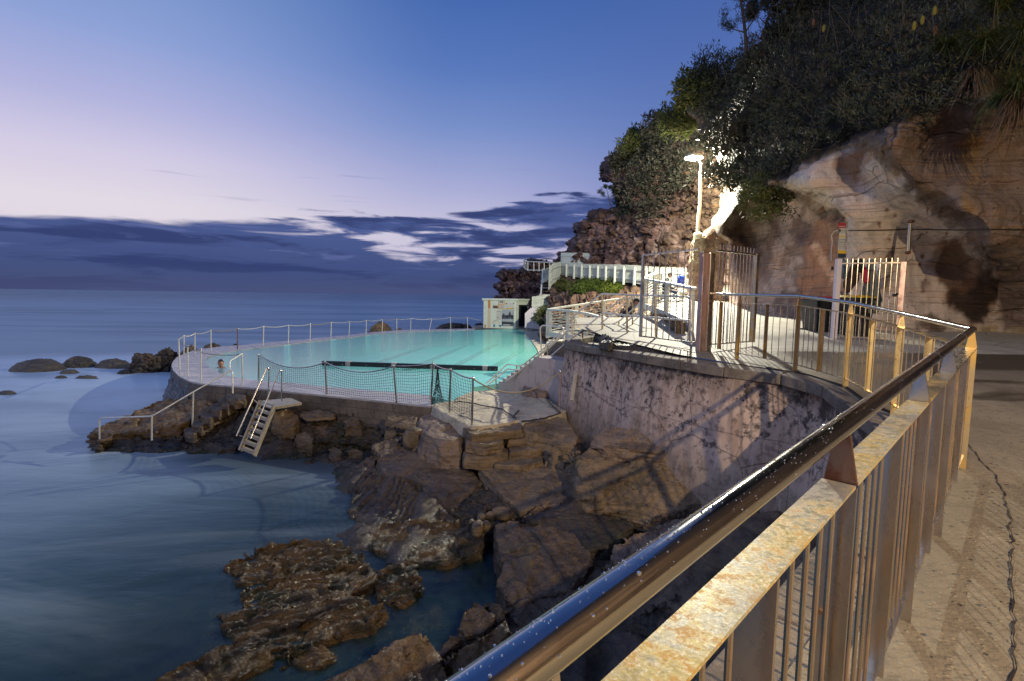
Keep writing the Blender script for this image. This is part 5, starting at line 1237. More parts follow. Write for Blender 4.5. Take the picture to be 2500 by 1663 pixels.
# cracks of the platform
m = MB()
for L in ([(740, 487), (850, 515), (1000, 535), (1060, 555), (1110, 590), (1180, 640), (1210, 665)], [(1180, 640), (1200, 600), (1230, 560)], [(480, 468), (600, 466), (740, 487)], [(1262, 684), (1330, 680), (1480, 655), (1600, 625), (1710, 590)], [(1520, 382), (1560, 450), (1620, 520), (1700, 595)]):
    q = resample([atz(z7(*c), 2.145) for c in L], 16); r_ = np.random.default_rng(len(L))
    q = [p+V3(r_.normal()*.012, r_.normal()*.02, 0) for p in q]; m.tube(q, .016, 5)
tag(m.build('platform_crack', M['cable']), kind='structure')
rock('rock_buttress', 'bulging rounded rock face holding up the corner of the pool platform', 'rock',
     px([(150, 540), (260, 530), (420, 640), (560, 730), (640, 790), (560, 900), (330, 900), (140, 820), (90, 660)], z7, 1.75), .3, M['rock_pink'], flare=.28, sm=8, amp=.07, scale=2.4, seed=9, crown=.1)
rock('rock_buttress', 'rough brown rock foot under the platform corner beside the steps', 'rock',
     px([(180, 860), (420, 880), (620, 940), (640, 1040), (480, 1110), (260, 1060), (150, 960)], z7, 1.05), .2, M['rock_brown'], flare=.22, sm=6, amp=.08, scale=2.6, seed=19)
def block(label, top, zt, zb, mat='rock_tan', flare=.05, amp=.03, strata=0, **k): return rock('stone_block', label, 'stone block', px(top, z7, zt), zb, M[mat], flare=flare, vox=.028, sm=3, amp=amp, scale=2.8, strata=strata, **k)
block('long edge stone of the platform lying above the left rock steps', [(600, 740), (900, 725), (1190, 690), (1255, 700), (1270, 770), (1010, 800), (700, 830)], 2.02, 1.7, flare=.03)
block('upper left stone step with a thin bright lit rim', [(640, 880), (840, 850), (1010, 838), (1050, 880), (1045, 915), (850, 945), (640, 915)], 1.78, 1.4)
block('second left stone step with a bright lit patch', [(600, 1010), (760, 985), (1000, 955), (1100, 985), (1130, 1030), (960, 1070), (780, 1085), (620, 1070)], 1.45, 1.0)
block('short upper stone step right of the lit stones', [(1080, 830), (1240, 800), (1370, 830), (1385, 870), (1240, 880), (1110, 890)], 1.72, 1.4)
block('middle right stone step with a mossy left end', [(1110, 970), (1300, 930), (1460, 945), (1490, 985), (1330, 1010), (1130, 1030)], 1.50, 1.15)
block('lowest long rounded stone step', [(960, 1120), (1150, 1075), (1330, 1045), (1500, 1065), (1500, 1130), (1320, 1170), (1100, 1180), (960, 1165)], 1.25, .8)
block('small stone at the right end of the lowest step', [(1510, 1070), (1590, 1075), (1590, 1130), (1520, 1130)], 1.25, .9)
rock('boulder', 'smooth rounded boulder right of the stone steps below the rope post', 'boulder',
     pz3([(1270, 700, 2.05), (1480, 655, 2.1), (1700, 620, 2.1), (1810, 690, 2.05), (1890, 830, 1.95), (1880, 920, 1.8), (1700, 960, 1.65), (1500, 900, 1.7), (1370, 800, 1.95), (1260, 760, 2.0)], z7), .9, M['rock_tan'], flare=.18, sm=9, amp=.05, scale=1.8, seed=3)
rock('boulder', 'small upright pointed stone beside the foot of the steps', 'boulder',
     pz3([(1590, 970, 1.75), (1640, 950, 1.8), (1700, 1000, 1.7), (1720, 1080, 1.5), (1620, 1120, 1.4)], z7), .8, M['rock_tan'], flare=.08, sm=3, amp=.03, scale=3)

# pool stairs (concrete flight with side wall)
stairs = empty('pool_stairs', atz(z7(1100, 300), DZ), 'pale concrete stairs climbing from the pool edge to the upper landing', 'stairs')
edge = [z7(1040, 275), z7(1090, 230), z7(1150, 178), z7(1215, 128), z7(1280, 76), z7(1340, 18), z2(440, 955), z2(490, 915)]
A0 = atz(z7(1020, 300), DZ); 
nst = 9; sx = np.linspace(-.42, .78, nst+1); sy = np.linspace(16.45, 14.95, nst+1); sz = [DZ+.02+(i+1)*(3.22-DZ-.02)/nst for i in range(nst)]
for i in range(nst):
    a = V3(sx[i], sy[i], 0); d_ = nrm(V3(sx[-1]-sx[0], sy[-1]-sy[0], 0)); s_ = V3(-d_[1], d_[0], 0)
    if s_[1] < 0: s_ = -s_
    L_ = np.linalg.norm([sx[1]-sx[0], sy[1]-sy[0]])+(.004 if i < nst-1 else 1.2)
    p = [a, a+d_*L_, a+d_*L_+s_*1.3, a+s_*1.3]
    m = MB(); m.hexa([V3(q[0], q[1], 1.2) for q in p], [V3(q[0], q[1], sz[i]) for q in p]); m.build('step', M['stair_concrete'], stairs, bevel=.012)
rock('boulder', 'low rounded rock between the stair wall and the retaining wall', 'boulder', px([(1290, 215), (1400, 200), (1600, 225), (1600, 300), (1540, 350), (1420, 350), (1280, 320)], z7, 2.30), 1.9, M['rock_pink'], flare=.12, sm=5, amp=.04, scale=2)
rock('rock_outcrop', 'rough rock outcrop under the stair handrails beside the wall top', 'rock', pz3([(560, 870, 3.3), (610, 810, 3.5), (690, 790, 3.65), (760, 800, 3.7), (740, 860, 3.45), (680, 905, 3.25), (600, 915, 3.2)], z2), 2.4, M['rock_tan'], flare=.12, sm=2, amp=.07, scale=3)
rock('boulder', 'dark broken rock lump lying on the pale path inside the railing', 'boulder', pz3([(960, 745, 4.0), (1000, 730, 4.12), (1060, 735, 4.15), (1090, 770, 4.1), (1060, 810, 4.0), (990, 805, 3.98)], z2), 3.8, M['rock_dark'], flare=.08, sm=2, amp=.06, scale=4)
rock('rock_kerb', 'low dark rock kerb running along the path under the left gate wing', 'rock', pz3([(1070, 780, 4.0), (1250, 795, 4.0), (1450, 820, 4.0), (1670, 840, 3.98), (1690, 870, 3.96), (1500, 865, 3.96), (1250, 830, 3.97), (1080, 815, 3.97)], z2), 3.7, M['rock_dark'], flare=.04, vox=.03, sm=1, amp=.05, scale=4)

# ---- steel handrails around the stair head
def rail(label, parts, cat='handrail', r=.021, name='stair_handrail', mat='steel_dull', rad=.06):
    """parts: list of (partname, [(coord, D)...])"""
    first = parts[0][1][0]; ro = empty(name, at(first[0], first[1]), label, cat)
    for nm_, L in parts:
        m = MB(); pts = [at(c, D) for c, D in L]; m.tube(arc(pts, rad) if len(pts) > 2 else pts, r if nm_ != 'post' else r*1.02, 10); m.build(nm_, M[mat if nm_ != 'post' else 'steel_plate'], ro, smooth=True)
    return ro
Z = z2
rail('long steel guard rail with middle bar running from the stair head to the gate', [
    ('top_rail', [(Z(775, 775), 14.0), (Z(775, 610), 14.0), (Z(1005, 432), 13.6), (Z(1195, 440), 13.0), (Z(1415, 447), 12.3), (Z(1668, 456), 11.5), (Z(1690, 470), 11.4), (Z(1690, 850), 11.3)]),
    ('middle_rail', [(Z(1005, 578), 13.6), (Z(1195, 598), 13.0), (Z(1415, 616), 12.3), (Z(1685, 638), 11.45)]),
    ('post', [(Z(1005, 432), 13.6), (Z(1008, 735), 13.6)]), ('post', [(Z(1195, 440), 13.0), (Z(1197, 775), 13.0)]), ('post', [(Z(1415, 447), 12.3), (Z(1418, 795), 12.3)])], 'railing', .024, 'guard_rail')
rail('lower steel handrail bending down beside the pool stairs', [
    ('handrail', [(Z(115, 1120), 15.7), (Z(278, 972), 15.9), (Z(380, 985), 15.6), (Z(420, 960), 15.4), (Z(560, 850), 14.8), (Z(700, 710), 14.4), (Z(760, 668), 14.3), (Z(1090, 665), 14.6), (Z(1140, 640), 14.6), (Z(1310, 490), 14.4)]),
    ('handrail', [(Z(140, 1125), 15.65), (Z(280, 1008), 15.85), (Z(375, 1020), 15.55), (Z(600, 850), 14.7), (Z(740, 715), 14.2), (Z(1090, 715), 14.5), (Z(1140, 690), 14.5), (Z(1320, 545), 14.3)]),
    ('post', [(Z(190, 1050), 15.8), (Z(192, 1145), 15.8)]), ('post', [(Z(350, 985), 15.7), (Z(350, 1060), 15.7)]), ('post', [(Z(588, 830), 14.7), (Z(588, 905), 14.7)]), ('post', [(Z(856, 668), 14.4), (Z(856, 772), 14.4)]), ('post', [(Z(1135, 640), 14.6), (Z(1132, 720), 14.6)])])
rail('hooped steel handrail standing at the top of the concrete pool stairs', [
    ('hoop', [(Z(542, 915), 14.9), (Z(530, 700), 14.9), (Z(545, 675), 14.9), (Z(695, 685), 14.4), (Z(715, 705), 14.35), (Z(716, 830), 14.3)]),
    ('handrail', [(Z(265, 1105), 15.9), (Z(430, 985), 15.4), (Z(700, 740), 14.35)]),
    ('handrail', [(Z(620, 905), 14.6), (Z(725, 812), 14.2), (Z(880, 690), 13.9), (Z(1000, 590), 13.7)])])
rail('steep steel handrail rising through the middle of the upper steps', [
    ('handrail', [(Z(780, 765), 14.05), (Z(1000, 590), 13.9), (Z(1190, 450), 13.9)]),
    ('handrail', [(Z(940, 705), 14.8), (Z(1190, 500), 14.6), (Z(1210, 462), 14.6), (Z(1390, 462), 14.6), (Z(1400, 480), 14.6)]),
    ('handrail', [(Z(1140, 740), 15.2), (Z(1385, 520), 14.8), (Z(1480, 490), 14.8), (Z(1500, 478), 14.8)]),
    ('post', [(Z(1240, 470), 14.6), (Z(1238, 700), 14.6)])])

# ---- wall bolt plate & upright pipe on the wall, platform cable
m = MB(); a, b = at(z7(1872, 150), 12.75), at(z7(1825, 455), 12.45); m.beam(a, b, .10, .05); tag(m.build('timber_batten', M['ladder_metal'], bevel=.01), 'short upright weathered batten leaning on the retaining wall', 'batten')

# ================================================================ WHITE FENCES, HUT, UPPER PATH FURNITURE
def picket_fence(name, label, line, h, n, sp=None, mat='white_fence', posts=0, pw=.07, rails=(.25, .75), side=V3(0, -1, 0), postw=.16):
    """line: list of foot points; pickets close together, rails and posts on the near side"""
    L = resample(line, n); ro = empty(name, L[n//2], label, 'fence')
    m = MB()
    dnl = []
    for i, p in enumerate(L):
        d_ = nrm(L[min(i+1, n-1)]-L[max(i-1, 0)]); dh = nrm(V3(d_[0], d_[1], 0)); s_ = nrm(V3(dh[1], -dh[0], 0)); s_ = s_ if s_[1] < 0 else -s_; dnl.append(s_)
        q = lambda o, z, t: p+dh*o+V3(0, 0, z)+s_*t
        w = pw/2
        m.add([q(-w, .05, 0), q(w, .05, 0), q(w, h-.06, 0), q(0, h, 0), q(-w, h-.06, 0), q(-w, .05, -.02), q(w, .05, -.02), q(w, h-.06, -.02), q(0, h, -.02), q(-w, h-.06, -.02)],
              [(0, 1, 2, 3, 4), (9, 8, 7, 6, 5), (0, 5, 6, 1), (1, 6, 7, 2), (2, 7, 8, 3), (3, 8, 9, 4), (4, 9, 5, 0)])
    m.build('pickets', M[mat], ro)
    for f_ in rails:
        m = MB()
        for i in range(0, n-1, 4): a, b = i, min(i+4, n-1); m.beam(L[a]+V3(0, 0, h*f_)+dnl[a]*.035, L[b]+V3(0, 0, h*f_)+dnl[b]*.035, .05, .09)
        m.build('rail', M[mat], ro)
    if posts:
        for k in range(posts):
            i = int(round(k*(n-1)/(posts-1))); p = L[i]+dnl[i]*.14; m = MB(); m.box(p+V3(0, 0, h*.40), (postw, postw, h*1.0), math.atan2(dnl[i][1], dnl[i][0])); m.build('post', M[mat], ro, bevel=.01)
    return ro
def zline(L, Ds): return [at(z2(*c), D) for c, D in zip(L, Ds)]
fl_ = [at(z2(*c), D) for c, D in (((690, 292), 50), ((860, 315), 45), ((1010, 330), 41), ((1125, 342), 38), ((1258, 358), 35), ((1400, 380), 32.5), ((1640, 400), 30))]
picket_fence('picket_fence', 'long white picket fence with thick posts curving along the upper path', fl_, 1.28, 150, posts=13, pw=.085)
fb_ = [at(z2(*c), D) for c, D in (((690, 215), 54), ((860, 222), 51), ((1025, 230), 48))]
picket_fence('picket_fence', 'short far white picket fence standing behind the long curved one', fb_, 1.35, 60, pw=.11)
st_ = [at(z8(*c), D) for c, D in (((1270, 600), 43.5), ((1340, 440), 46), ((1480, 330), 50))]
picket_fence('picket_fence', 'white picket fence climbing beside the far steps up the headland', [st_[0]-V3(0, 0, .3), st_[1]-V3(0, 0, .6), st_[2]-V3(0, 0, .9)], 1.9, 34, pw=.13)
gt = [at(z8(970, 1050), 43.5), at(z8(1265, 1010), 43.5)]
picket_fence('picket_gate', 'small white picket gate at the foot of the far steps behind the hut', gt, 1.28, 15, pw=.12, rails=(.35, .8))
m = MB(); a = at(z8(1262, 780), 43.2); b = at(z8(1268, 980), 43.2); m.tube([a, b], .05, 8); tag(m.build('rusty_post', M['rust_mark']), 'rust stained post at the right edge of the small picket gate', 'post')
# far steps with slatted side
fs = empty('far_steps', at(z8(1190, 740), 44), 'steep narrow steps with a white slatted side climbing the headland', 'steps')
for i in range(9):
    t = i/8; c = at(z8(1195+t*45, 740-t*480), 44+t*6); m = MB(); m.box(c+V3(.1, .2, -.6), (1.3, .5, .12)); m.build('step', M['rock_dark'] if i % 2 else M['stair_concrete'], fs)
for i in range(8):
    t = i/7; a = at(z8(1160, 520-t*200), 45+t*4); b = at(z8(1262, 450-t*190), 46+t*4.2); m = MB(); m.beam(a, b, .05, .14); m.build('slat', M['white_fence'], fs)
m = MB(); m.beam(at(z8(1125, 740), 43.6), at(z8(1160, 280), 48.5), .12, .14); m.build('stringer', M['white_fence'], fs)
# lookout railing
lo = empty('lookout_railing', at(z8(1000, 310), 57), 'white railing of the lookout on the tip of the rock point', 'railing')
tp = [(z8(800, 130), 60), (z8(820, 98), 58.5), (z8(850, 140), 57.5), (z8(1100, 148), 56), (z8(1370, 160), 54)]; bt = [(z8(815, 250), 60), (z8(835, 270), 58.3), (z8(890, 296), 57.3), (z8(1150, 300), 56), (z8(1290, 310), 54.5)]
for L in (tp[1:], bt[1:]):
    m = MB(); m.tube([at(*q) for q in L], .06, 8); m.build('rail', M['white_paint'], lo, smooth=True)
for (a, b, D) in (((805, 110), (812, 250), 60), ((822, 100), (832, 275), 58.4), ((850, 140), (860, 285), 57.8), ((886, 140), (888, 305), 57.2), ((995, 143), (998, 315), 56.7), ((1090, 147), (1092, 318), 56.1), ((1185, 150), (1185, 300), 55.4), ((1285, 154), (1285, 305), 54.8)):
    m = MB(); m.beam(at(z8(*a), D), at(z8(*b), D), .10, .10, up=(0, 1, 0)); m.build('post', M['white_paint'], lo)
dr = empty('dark_railing', at(z8(1100, 110), 62), 'thin dark railing on the far side of the lookout', 'railing')
m = MB(); m.tube([at(z8(830, 102), 62), at(z8(1080, 110), 62), at(z8(1220, 88), 60), at(z8(1330, 92), 57)], .05, 6); m.build('rail', M['dark_rail'], dr)
for x in (1055, 1235): m = MB(); m.tube([at(z8(x, 98), 61), at(z8(x, 160), 61)], .04, 6); m.build('post', M['dark_rail'], dr)
dr = empty('dark_railing', at(z2(1050, 190), 50), 'dark handrail above the far picket fence at the cliff foot', 'railing')
m = MB(); m.tube([at(z2(830, 165), 53), at(z2(1090, 162), 46)], .045, 6); m.build('rail', M['dark_rail'], dr)
for x, D in ((1030, 47.5), (1088, 46)): m = MB(); m.tube([at(z2(x, 162), D), at(z2(x, 205), D)], .04, 6); m.build('post', M['dark_rail'], dr)
bx = empty('info_box', at(z2(845, 170), 52), 'small dark box on a post at the foot of the headland cliff', 'box'); c = at(z2(848, 152), 52); m = MB(); m.box(c, (.6, .4, .5), .2); m.build('body', M['black_plastic'], bx); m = MB(); m.hexa([c+V3(sx_*.36, sy_*.28, .26) for sx_, sy_ in ((-1, -1), (1, -1), (1, 1), (-1, 1))], [c+V3(sx_*.36, sy_*.28, .33+.06*sx_) for sx_, sy_ in ((-1, -1), (1, -1), (1, 1), (-1, 1))]); m.build('lid', M['grey_cap'], bx); m = MB(); m.box(c-V3(0, 0, .5), (.1, .1, .6)); m.build('leg', M['dark_rail'], bx)

# ---- hut
hut = empty('pool_hut', PZ(1220, 802, DZ), 'small flat roofed white hut with signs at the far end of the pool', 'hut')
hA, hB = PZ(1180, 801, DZ), PZ(1259, 803, DZ); hC = hB+V3(1.15, 1.5, 0); hD = hA+V3(1.0, 2.2, 0); hh_ = P(1180, 733, hA[1])[2]-DZ
dx_ = nrm(hB-hA); yw = math.atan2(dx_[1], dx_[0])
m = MB(); T = V3(0, 0, hh_); m.hexa([hA, hB, hC, hD], [p+T for p in (hA, hB, hC, hD)]); m.build('wall', M['white_hut'], hut)
ex = lambda p, o: p+nrm(p-(hA+hB+hC+hD)/4)*o
m = MB(); q = [ex(p, .16) for p in (hA, hB, hC, hD)]; m.hexa([p+T+V3(0, 0, .003) for p in q], [p+T+V3(0, 0, .17) for p in q]); m.build('roof', M['white_hut'], hut, bevel=.01)
def onhut(x0, y0, x1, y1, off=.02):    # rectangle on the front face, z8 coordinates
    def f(x, y):
        px_, py_ = z8(x, y); u = (px_-1180)/79.0; p = hA+(hB-hA)*u; r = ray(px_, py_); return V3(p[0], p[1], EYE+r[2]/r[1]*p[1])
    a, b = f(x0, y1), f(x1, y0); c = (a+b)/2; n_ = nrm(np.cross(dx_, (0, 0, 1))); c = c+n_*off; return c, np.hypot(b[0]-a[0], b[1]-a[1]), abs(b[2]-a[2])
def hutbox(x0, y0, x1, y1, mat, off=.02, name='sign', par=None, th_=.015):
    c, w, h = onhut(x0, y0, x1, y1, off); m = MB(); m.box(c, (w, th_, h), yw); return m.build(name, M[mat], par or hut)
hutbox(158, 850, 200, 1350, 'rust_mark', .012, 'rust_stain', th_=.006)
hutbox(166, 990, 192, 1350, 'cream_paint', .018, 'rust_stain', th_=.006)
hutbox(95, 1290, 120, 1350, 'rust_mark', .012, 'rust_stain', th_=.006)
sfr = hutbox(345, 838, 462, 1002, 'sign_orange', .02, 'sign_frame'); 
s1_ = hutbox(353, 838, 453, 910, 'sign_white', .034, 'sign', sfr); hutbox(372, 870, 434, 886, 'sign_navy', .045, 'emblem', s1_, .008)
c, w, h = onhut(372, 850, 434, 872, .046); m = MB(); m.tube([c+V3(dx_[0]*w*.5*math.cos(t), dx_[1]*w*.5*math.cos(t), h*.9*math.sin(t)-.05) for t in np.linspace(.1, 3.04, 9)], .022, 5); m.build('emblem', M['sign_navy'], s1_)
s2_ = hutbox(360, 926, 470, 996, 'sign_white', .034, 'sign', sfr)
def words(par, x0, x1, y, h, n, mat='sign_ink', off=.05, seed=0, gap=.35):
    r = np.random.default_rng(seed); m = MB(); x = x0
    W_ = (x1-x0)/n
    for i in range(n):
        c, w, hh2 = onhut(x0+i*W_, y, x0+(i+1-gap)*W_, y+h, off); kind_ = r.integers(0, 3)
        m.box(c, (w*.35, .006, hh2), yw)
        m.box(c+V3(0, 0, hh2*(.35, 0, -.35)[kind_]), (w, .006, hh2*.28), yw)
    m.build('lettering', M[mat], par)
words(s2_, 390, 432, 936, 12, 5, seed=1); words(s2_, 380, 445, 955, 12, 7, 'rust_mark', seed=2); words(s2_, 368, 460, 976, 10, 8, seed=3)
s3_ = hutbox(248, 930, 340, 1000, 'sign_white', .02, 'sign'); hutbox(248, 952, 337, 988, 'sign_brown', .034, 'sign_panel', s3_, .01); words(s3_, 256, 330, 940, 7, 8, seed=4)
s4_ = hutbox(482, 886, 632, 1004, 'sign_white', .02, 'sign'); hutbox(484, 988, 628, 1001, 'sign_yellow', .034, 'sign_panel', s4_, .01)
words(s4_, 486, 520, 988, 12, 4, seed=6, off=.05); words(s4_, 590, 628, 988, 12, 4, seed=7, off=.05)
for x in (490, 624): c, w, h = onhut(x-8, 896, x+8, 912, .05); m = MB(); m.ball(c, .05, 8); m.build('fixing', M['sign_ink'], s4_)
s5_ = hutbox(315, 1035, 400, 1200, 'sign_white', .02, 'sign'); words(s5_, 322, 392, 1042, 12, 4, seed=8); words(s5_, 322, 360, 1150, 18, 2, seed=9)
ph_ = empty('photo_board', onhut(412, 1018, 625, 1312, .03)[0], 'old black and white photograph board of bathers on the hut wall', 'photo board')
def hb2(x0, y0, x1, y1, mat, off, name): 
    c, w, h = onhut(x0, y0, x1, y1, off); m = MB(); m.box(c, (w, .01, h), yw); return m.build(name, M[mat], ph_)
hb2(412, 1018, 625, 1312, 'photo_mid', .03, 'board'); hb2(415, 1020, 622, 1110, 'photo_pale', .042, 'sky_area'); hb2(480, 1125, 530, 1170, 'photo_dark', .054, 'shape'); hb2(580, 1120, 622, 1185, 'photo_dark', .054, 'shape')
hb2(470, 1190, 615, 1235, 'photo_pale', .054, 'shape'); hb2(415, 1250, 622, 1275, 'photo_dark', .054, 'shape'); hb2(440, 1282, 560, 1306, 'photo_pale', .054, 'shape'); hb2(418, 1190, 470, 1230, 'photo_pale', .05, 'shape')
for (x, y, s_) in ((447, 1130, 1), (560, 1110, 1.15)):
    c, w, h = onhut(x-18*s_, y-50*s_, x+18*s_, y+50*s_, .06); m = MB(); m.ball(c+V3(0, 0, h*.35), .055*s_, 8, (1, .3, 1.2)); m.ball(c-V3(0, 0, .02), .11*s_, 8, (1, .2, 1.6)); m.build('bather_figure', M['photo_dark'], ph_)
for x0, y0, x1, y1, mt in ((240, 1290, 310, 1345, 'teal_mark'), (330, 1290, 410, 1340, 'teal_mark')):
    c, w, h = onhut(x0, y0, x1, y1, .012); m = MB(); r = np.random.default_rng(int(x0))
    for k in range(9): m.ball(c+V3(dx_[0]*r.normal()*w*.25, dx_[1]*r.normal()*w*.25, r.normal()*h*.2), .045+.05*r.random(), 7, (1, .2, 1))
    m.build('paint_mark', M[mt], hut)
c, w, h = onhut(240, 1215, 370, 1290, .012); m = MB(); m.tube([c+V3(dx_[0]*w*.5*math.cos(t), dx_[1]*w*.5*math.cos(t), h*.8*math.sin(t)-h*.3) for t in np.linspace(.1, 3.04, 12)], .014, 5); m.build('paint_mark', M['steel_rusty'], hut)
# dark doorway on the right hand side
sdv = nrm(hC-hB); sn = nrm(np.cross(sdv, (0, 0, 1))); c = hB+(hC-hB)*.55+sn*.02; m = MB(); m.box(c+V3(0, 0, 1.15), (1.25, .04, 1.95), math.atan2(sdv[1], sdv[0])); m.build('doorway', M['black_plastic'], hut)
# pale locker on legs
lk = empty('storage_locker', at(z8(960, 1380), 43), 'pale lilac white storage locker with a cut off corner standing on short legs', 'locker')
m = MB(); q = [at(z8(*c), 43) for c in ((832, 1345), (1085, 1368), (1085, 990), (935, 988), (832, 1085))]; n = len(q); m.add([*q]+[p+V3(.25, 1.3, 0) for p in q], [tuple(range(n)), tuple(2*n-1-i for i in range(n))]+[(i, i+n, (i+1) % n+n, (i+1) % n) for i in range(n)])
ob = m.build('body', M['white_box'], lk); bm = bmesh.new(); bm.from_mesh(ob.data); bmesh.ops.recalc_face_normals(bm, faces=bm.faces); bm.to_mesh(ob.data); bm.free()
m = MB(); m.beam(at(z8(1092, 1368), 43.1), at(z8(1092, 985), 43.1), .10, .3, up=(0, 1, 0)); m.build('side_panel', M['white_hut'], lk)
for x in (870, 945, 1075): m = MB(); a = at(z8(x, 1345), 43.2); m.box(a-V3(0, -.2, .12), (.09, .09, .4)); m.build('leg', M['white_hut'], lk)
# paving beside the pool end under hut, locker, gate
m = MB(); m.prism([(-3.8, 48.6), (-3.4, 47.6), (0.2, 47.4), (1.0, 43), (1.2, 37), (1.4, 28), (1.25, 21.6), (6, 20.5), (6, 52), (-2, 52)], .5, DZ+.012); tag(m.build('pool_paving', M['path_lit']), kind='structure')

# ---- white wire balustrades
def balustrade(name, label, tops, feet, posts, nw=7, hr=.10, wire=.012, mat='white_paint', stringer=True, wires=True):
    ro = empty(name, (feet[0]+feet[-1])/2, label, 'balustrade')
    m = MB()
    for i in range(len(tops)-1): m.beam(tops[i], tops[i+1]+nrm(tops[i+1]-tops[i])*.02, .14, .07)
    m.build('top_rail', M[mat], ro)
    if stringer:
        m = MB()
        for i in range(len(feet)-1): m.beam(feet[i]+V3(0, 0, .12), feet[i+1]+V3(0, 0, .12), .06, .20)
        m.build('stringer', M[mat], ro)
    T_ = lambda t: V3(*[np.interp(t, np.linspace(0, 1, len(tops)), [p[k] for p in tops]) for k in range(3)]); B_ = lambda t: V3(*[np.interp(t, np.linspace(0, 1, len(feet)), [p[k] for p in feet]) for k in range(3)])
    for t in posts:
        m = MB(); a, b = B_(t), T_(t); m.beam(a, V3(a[0], a[1], b[2]-.036), .13, .13, up=(0, 1, 0)); m.build('post', M[mat], ro, bevel=.008)
    if wires:
        for j in range(nw):
            f_ = .27+j*.66/nw; m = MB(); m.tube([B_(t)*(1-f_)+T_(t)*f_ for t in np.linspace(0, 1, 9)], wire, 6, cap=False); m.build('wire', M['white_paint'], ro, smooth=True)
    return ro
W2 = lambda x, y, D: at(z2(x, y), D)
cT = W2(590, 552, 20.5); cF = V3(cT[0], cT[1], W2(600, 795, 20.5)[2])
bT = [cT, W2(860, 512, 21.5), W2(1130, 472, 22.5), W2(1310, 470, 23)]; hB_ = cT[2]-cF[2]
balustrade('wire_balustrade', 'bright white wire balustrade along the back of the pool landing', bT, [p-V3(0, 0, 1.15) for p in bT], (0.0, .27, .53, .80, .97), 7)
fT = [cT+V3(.05, -.06, 0), W2(760, 562, 19.3), W2(900, 585, 18.4), W2(1050, 625, 17.4)]
balustrade('wire_balustrade', 'white balustrade with a lilac shaded top rail sloping down in front of the landing', fT, [p-V3(0, 0, 1.1) for p in fT], (0.02, .3, .62, .98), 6)
rT = [W2(1330, 318, 19.5), W2(1500, 348, 16.5), W2(1710, 392, 13.3)]
balustrade('wire_balustrade', 'white balustrade with horizontal wires rising along the ramp behind the gate', rT, [p-V3(0, 0, 1.12) for p in rT], (.03, .28, .52, .98), 7)
sT = [W2(1332, 316, 19.6), W2(1420, 270, 23), W2(1530, 271, 26), W2(1682, 277, 26.5)]
balustrade('wire_balustrade', 'bright white balustrade behind the seated person and the blue bag', sT, [p-V3(0, 0, 1.05) for p in sT], (0.02, .35, .7, .98), 6)
m = MB(); a, b = W2(1668, 315, 25.5), W2(1662, 420, 25.5)
# landing and upper steps
land = empty('pool_landing', (2.4, 20, 3.2), 'white concrete landing with steps rising to the upper path', 'landing')
m = MB(); m.prism([(1.1, 17.2), (4.6, 16.3), (5.0, 19), (6.5, 22.6), (1.45, 20.7)], 2.9, cF[2]+.05); m.build('slab', M['path_lit'], land)
for i in range(5):
    z = cF[2]+.05+(i+1)*.13; m = MB(); m.prism([(2.2+i*.35, 15.9+.0), (4.6, 15.7), (4.9, 18.4), (2.6+i*.35, 18.2)], 3.0, z); m.build('step', M['path_lit'], land, bevel=.01)
rock('rock_outcrop', 'brown rock outcrop beneath the ramp balustrade', 'rock', pz3([(1300, 560, 4.5), (1330, 530, 4.6), (1400, 540, 4.6), (1560, 620, 4.5), (1660, 650, 4.4), (1620, 690, 4.2), (1450, 700, 4.1), (1310, 700, 4.1)], z2), 3.9, M['rock_tan'], flare=.1, vox=.05, sm=2, amp=.1, scale=2)
m = MB(); p = W2(1082, 600, 18.3); m.tube([V3(p[0], p[1], p[2]-.75), V3(p[0], p[1], p[2]+.02)], .14, 16); 
bl = m.build('bollard', M['white_paint'], smooth=True); tag(bl, 'short round white bollard on the pool landing', 'bollard')
bench = empty('bench', W2(1560, 420, 24), 'low white bench with a slatted top where the seated person rests', 'bench')
bp = P(1632, 731, 24); bz = gz(24)
m = MB()
for k in range(4): m.box(V3(bp[0], bp[1]-.15+k*.12, bz+.44), (1.5, .10, .03), .1)
m.build('seat', M['white_fence'], bench)
for sx_ in (-.6, .6): m = MB(); m.box(V3(bp[0]+sx_, bp[1], bz+.22), (.07, .42, .42), .1); m.build('leg', M['white_fence'], bench)

# ================================================================ PEOPLE
def skin(name, joints, bones, mat, parent=None, sub=2):
    me = bpy.data.meshes.new(name); me.from_pydata([tuple(j[0]) for j in joints], bones, []); o = bpy.data.objects.new(name, me); COL.objects.link(o)
    s_ = o.modifiers.new('skin', 'SKIN'); s_.use_smooth_shade = True
    lay = me.skin_vertices[0].data if me.skin_vertices else None
    if lay is None:
        bm = bmesh.new(); bm.from_mesh(me); bm.verts.layers.skin.verify(); bm.to_mesh(me); bm.free(); lay = me.skin_vertices[0].data
    for i, j in enumerate(joints): r_ = j[1]; lay[i].radius = (r_, r_) if not hasattr(r_, '__len__') else r_
    lay[0].use_root = True
    ss = o.modifiers.new('sub', 'SUBSURF'); ss.levels = sub; ss.render_levels = sub
    dg = bpy.context.evaluated_depsgraph_get(); dg.update(); out = bpy.data.meshes.new_from_object(o.evaluated_get(dg)); bpy.data.objects.remove(o)
    out.name = name; out.materials.clear(); return link(name, out, mat, parent, smooth=True)
def rot(p, a): return V3(p[0]*math.cos(a)-p[1]*math.sin(a), p[0]*math.sin(a)+p[1]*math.cos(a), p[2])
